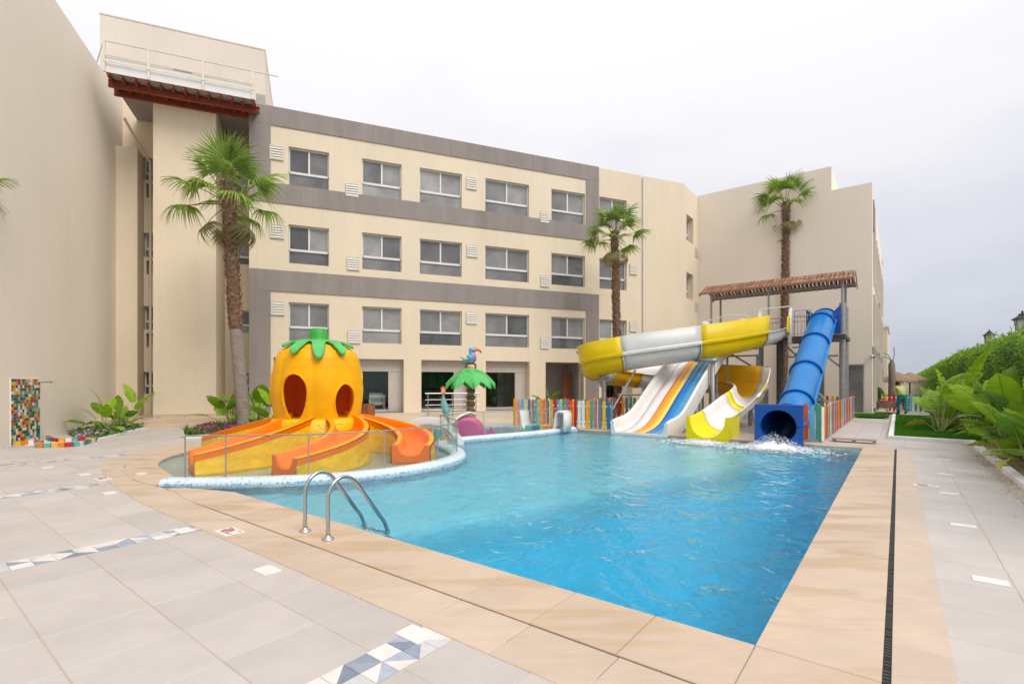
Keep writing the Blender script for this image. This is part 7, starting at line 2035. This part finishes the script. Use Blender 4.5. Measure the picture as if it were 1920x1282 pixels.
# ------------------------------------------------------------------ worker with a wheelbarrow
PP = PX(1691, 776)
pz = thing('person', 'person in a lime shirt and teal trousers seen from behind pushing a wheelbarrow', 'person', PP, rz=0.0)
def figure():
    k = 1.0
    J = {'pel': (0, 0, 0.92), 'wai': (0.0, 0.03, 1.06), 'che': (-0.02, 0.10, 1.27), 'nec': (-0.03, 0.17, 1.44), 'hea': (-0.04, 0.24, 1.56), 'top': (-0.045, 0.26, 1.66),
         'shl': (-0.20, 0.13, 1.37), 'ell': (-0.30, 0.24, 1.12), 'wrl': (-0.33, 0.46, 0.98), 'hal': (-0.335, 0.54, 0.96), 'shr': (0.17, 0.13, 1.37), 'elr': (0.24, 0.24, 1.12), 'wrr': (0.16, 0.46, 0.98), 'har': (0.14, 0.54, 0.96),
         'hil': (-0.10, 0, 0.88), 'knl': (-0.12, 0.08, 0.48), 'anl': (-0.12, 0.03, 0.09), 'tol': (-0.13, 0.17, 0.035), 'hir': (0.10, 0, 0.88), 'knr': (0.12, 0.02, 0.48), 'anr': (0.12, -0.14, 0.10), 'tor': (0.13, -0.01, 0.035)}
    Rr = {'pel': 0.155, 'wai': 0.15, 'che': 0.165, 'nec': 0.058, 'hea': 0.10, 'top': 0.075, 'shl': 0.085, 'ell': 0.055, 'wrl': 0.036, 'hal': 0.04, 'shr': 0.085, 'elr': 0.055, 'wrr': 0.036, 'har': 0.04,
          'hil': 0.125, 'knl': 0.085, 'anl': 0.065, 'tol': 0.045, 'hir': 0.125, 'knr': 0.085, 'anr': 0.065, 'tor': 0.045}
    E = [('pel', 'wai'), ('wai', 'che'), ('che', 'nec'), ('nec', 'hea'), ('hea', 'top'), ('che', 'shl'), ('shl', 'ell'), ('ell', 'wrl'), ('wrl', 'hal'), ('che', 'shr'), ('shr', 'elr'), ('elr', 'wrr'), ('wrr', 'har'),
         ('pel', 'hil'), ('hil', 'knl'), ('knl', 'anl'), ('anl', 'tol'), ('pel', 'hir'), ('hir', 'knr'), ('knr', 'anr'), ('anr', 'tor')]
    names = list(J)
    # four fingers and a thumb on each hand, curled round the handle
    vs = [Vector(J[n]) for n in names]; rs = [Rr[n] for n in names]; es = [(names.index(a), names.index(b)) for a, b in E]
    for s_, hnd in ((-1, 'hal'), (1, 'har')):
        h = names.index(hnd)
        for f in range(4):
            b = vs[h] + Vector(((f - 1.5) * 0.020, 0.035, 0.0)); i = len(vs)
            vs += [b, b + Vector((0, 0.035 - 0.004 * abs(f - 1.3), -0.018)), b + Vector((0, 0.02, -0.045))]; rs += [0.010, 0.009, 0.008]; es += [(h, i), (i, i + 1), (i + 1, i + 2)]
        b = vs[h] + Vector((-s_ * 0.035, 0.0, 0.005)); i = len(vs); vs += [b, b + Vector((-s_ * 0.01, 0.035, -0.02))]; rs += [0.011, 0.009]; es += [(h, i), (i, i + 1)]
    me = bpy.data.meshes.new('body'); me.from_pydata([tuple(v) for v in vs], es, []); o = link('body_cage', me)
    o.modifiers.new('skin', 'SKIN'); sv_ = me.skin_vertices[0].data
    for q, r_ in zip(sv_, rs): q.radius = (r_, r_)
    sv_[0].use_root = True
    ss = o.modifiers.new('smooth', 'SUBSURF'); ss.levels = 2
    bpy.context.view_layer.update(); m2 = evalmesh(o); bpy.data.objects.remove(o)
    for n_ in ('skin', 'shirt_lime', 'trousers_teal', 'hair_black'): m2.materials.append(MATS[n_])
    for p_ in m2.polygons:
        c = p_.center; p_.use_smooth = True
        armx = abs(c.x + 0.02)
        if c.z < 0.075: p_.material_index = 3
        elif c.z < 0.99 and c.y < 0.35 and not (armx > 0.2 and c.z > 0.8): p_.material_index = 2
        elif c.z < 1.445 and not (c.z < 1.17 and armx > 0.2): p_.material_index = 1
        else: p_.material_index = 0
    return m2
bd = link('body', figure(), pz)
mb = MB(); mb.sphere((-0.045, 0.225, 1.60), 0.112, 14, 10, 0, (0.95, 1.0, 1.0)); mb.build('hair', 'hair_black', pz, local=True)
for s_ in (-1, 1):
    mb = MB(); mb.sphere((-0.045 + 0.105 * s_, 0.25, 1.56), 0.024, 8, 6, 0, (0.5, 0.8, 1.2)); mb.build('ear', 'skin', pz, local=True)
mb = MB(); mb.sphere((-0.05, 0.345, 1.545), 0.02, 8, 6, 0, (0.8, 1.2, 1.2)); mb.build('nose', 'skin', pz, local=True)
wb = thing('wheelbarrow', 'brown wheelbarrow with a red cloth in its tray ahead of the worker', 'wheelbarrow', PP + Vector((-0.55, 0.45, 0)))
def WBF(x, y, z): return Vector((-0.80 * x - 0.6 * y * 0.6, 0.35 * x + 0.8 * y, z))
mb = MB(); b0 = [(-0.35, -0.22), (0.35, -0.18), (0.35, 0.18), (-0.35, 0.22)]; t0 = [(-0.52, -0.33), (0.60, -0.28), (0.60, 0.28), (-0.52, 0.33)]
mb.add([WBF(x, y, 0.30) for x, y in b0] + [WBF(x, y, 0.62) for x, y in t0], [(0, 1, 2, 3), (0, 1, 5, 4), (1, 2, 6, 5), (2, 3, 7, 6), (3, 0, 4, 7)]); mb.build('tray', 'barrow_brown', wb, local=True, solid=0.015)
mb = MB(); n = 18
c = WBF(0.72, 0, 0.19); ax = WBF(0, 1, 0).normalized(); fx = WBF(1, 0, 0).normalized()
mb.grid([[c + fx * (0.19 + q * math.cos(2 * PI * j / 8) * 0.0 + 0.035 * math.cos(2 * PI * j / 8)) * math.cos(2 * PI * k / n) + Vector((0, 0, 1)) * (0.155 + 0.035 * math.cos(2 * PI * j / 8)) * math.sin(2 * PI * k / n) + ax * 0.035 * math.sin(2 * PI * j / 8) for j in range(8)] for k in range(n + 1) for q in (0,)], 0, True, True); mb.build('wheel', 'lamp_black', wb, local=True)
for s_ in (-1, 1):
    mb = MB(); mb.tube([WBF(0.75, 0.12 * s_, 0.2), WBF(-0.2, 0.26 * s_, 0.33), WBF(-1.05, 0.30 * s_, 0.80)], 0.018, 6); mb.build('handle', 'wood_grey', wb, local=True)
    mb = MB(); mb.tube([WBF(-0.3, 0.24 * s_, 0.36), WBF(-0.42, 0.26 * s_, 0.0)], 0.018, 6); mb.build('leg', 'metal_dark', wb, local=True)
mb = MB(); mb.sphere(WBF(0.1, 0.0, 0.62), 0.24, 12, 8, 0, (1.1, 0.8, 0.5)); q = mb.build('cloth', 'cloth_red', None, local=True); q.location = wb.location; tag(q, 'dark red cloth heaped in the wheelbarrow', 'cloth')

# ------------------------------------------------------------------ further off
def lantern(p, h_, label):
    t = thing('lantern', label, 'lamp', p, 'black lanterns behind the hedge'); mb = MB(); mb.tube([(0, 0, 0), (0, 0, h_ - 0.55)], 0.05, 8); mb.build('post', 'lamp_black', t, local=True)
    mb = MB(); mb.lathe((0, 0, h_ - 0.55), [(0.05, 0), (0.16, 0.05), (0.20, 0.42)], 6, smooth=False); mb.build('glazing', 'lamp_pane', t, local=True)
    for k in range(6):
        a = 2 * PI * k / 6; mb = MB(); mb.tube([(0.165 * math.cos(a), 0.165 * math.sin(a), h_ - 0.50), (0.208 * math.cos(a), 0.208 * math.sin(a), h_ - 0.12)], 0.012, 5); mb.build('bar', 'lamp_black', t, local=True)
    mb = MB(); mb.lathe((0, 0, h_ - 0.13), [(0.30, 0), (0.26, 0.05), (0.12, 0.14), (0.10, 0.20), (0.03, 0.22), (0.03, 0.30), (0, 0.31)], 6, smooth=False); mb.build('cap', 'lamp_black', t, local=True)
yl = 15.2; p = at(1917, yl + 1.9, 0); lantern(p, EYE + (HY - 592) / FOC * p.y, 'black lantern rising over the hedge at the right edge')
p = at(1855, 25.8, 0); lantern(p, EYE + (HY - 624) / FOC * p.y, 'further black lantern with only its cap above the hedge')
def umbrella(p, h_, r_, label):
    t = thing('thatched_umbrella', label, 'umbrella', p, 'thatched umbrellas beyond the garden'); mb = MB(); mb.tube([(0, 0, 0), (0, 0, h_)], 0.06, 8); mb.build('pole', 'trunk_brown', t, local=True)
    mb = MB(); rr = random.Random(int(p.x * 10)); rows = []
    for j in range(7):
        f = j / 6; rows.append([Vector((r_ * f * (1 + 0.06 * rr.random()) * math.cos(2 * PI * k / 28), r_ * f * math.sin(2 * PI * k / 28), h_ + 0.25 - 0.75 * f ** 1.1 - (0.12 * rr.random() if j == 6 else 0))) for k in range(28)])
    mb.grid(rows, 0, False, True)
    for k in range(160):
        a = rr.uniform(0, 2 * PI); q = Vector((r_ * math.cos(a), r_ * math.sin(a), h_ - 0.45)); e = q + Vector((0.12 * math.cos(a), 0.12 * math.sin(a), -rr.uniform(0.1, 0.3))); s_ = Vector((-math.sin(a), math.cos(a), 0)) * 0.03
        mb.add([q - s_, q + s_, e], [(0, 1, 2)])
    mb.build('thatch', 'thatch', t, local=True, fix=False)
umbrella(at(1683, 40, 0), 2.25, 1.35, 'thatched umbrella just above the head of the worker')
umbrella(at(1706, 46, 0), 2.35, 1.5, 'thatched umbrella half hidden by the paddle leaves')
umbrella(at(1664, 52, 0), 2.1, 1.2, 'small far thatched umbrella beside the beige building')
dp = thing('bare_palm', 'bare grey palm trunk with a curled dry frond against the sky', 'palm tree', at(1673, 38, 0))
mb = MB(); mb.tube([(0, 0, 0), (0.02, 0, 1.5), (-0.05, 0, 3.0), (-0.02, 0, 3.35)], 0, 10, rs=[0.30, 0.26, 0.22, 0.10]); mb.build('trunk', 'trunk_grey', dp, local=True)
for pts_ in ([(-0.02, 0, 3.25), (-0.35, 0, 3.75), (-0.8, 0, 3.85), (-1.2, 0, 3.6), (-1.35, 0, 3.3)], [(0, 0, 3.2), (0.15, 0, 3.7), (0.12, 0, 4.3)], [(-0.02, 0, 3.2), (-0.4, 0, 3.55), (-0.7, 0, 3.55), (-0.95, 0, 3.25)]):
    mb = MB(); mb.tube(catmull(pts_, 4), 0.03, 5); mb.build('dry_frond', 'trunk_grey', dp, local=True)
fp_ = thing('white_post', 'slim white post standing left of the bare palm', 'post', at(1661, 44, 0)); mb = MB(); mb.tube([(0, 0, 0), (0, 0, 3.1)], 0.09, 8); mb.tube([(-0.25, 0, 2.2), (0.25, 0, 2.2)], 0.04, 6); mb.build('shaft', 'frame_white', fp_, local=True)
gw = thing('garden_wall', 'low sandy wall far beyond the bright pickets', 'wall', at(1690, 58, 0)); mb = MB(); mb.box((38, 58, 0), (56, 58.4, 1.5)); mb.build('wall', 'render_cream', gw); mb = MB(); mb.box((37.95, 57.95, 1.502), (56.05, 58.45, 1.6)); mb.build('coping', 'render_beige', gw)
sb = thing('garden_shrub', 'rounded green shrub behind the bright far pickets', 'shrub', at(1640, 28.6, 0)); mb = MB(); rr = random.Random(4)
for k in range(2600):
    d = Vector((rr.gauss(0, 1), rr.gauss(0, 1), rr.gauss(0, 1))).normalized(); p = Vector((d.x * 0.42, d.y * 0.42, 0.82 + d.z * 0.52)) * 1.0; s_ = d.cross(Vector((rr.uniform(-1, 1), rr.uniform(-1, 1), 1))).normalized(); e = (d + Vector((rr.uniform(-1, 1), rr.uniform(-1, 1), rr.uniform(-.3, 1)))).normalized()
    mb.add([p, p + e * 0.05 + s_ * 0.022, p + e * 0.10, p + e * 0.05 - s_ * 0.022], [(0, 1, 2, 3)])
mb.build('foliage', 'hedge_leaf', sb, local=True, fix=False); mb = MB(); mb.sphere((0, 0, 0.80), 0.40, 12, 8, 0, (1, 1, 1.2)); mb.build('core', 'hedge_core', sb, local=True)
mb = MB(); mb.tube([(0, 0, 0), (0, 0, 0.6)], 0.04, 6); mb.build('trunk', 'trunk_brown', sb, local=True)
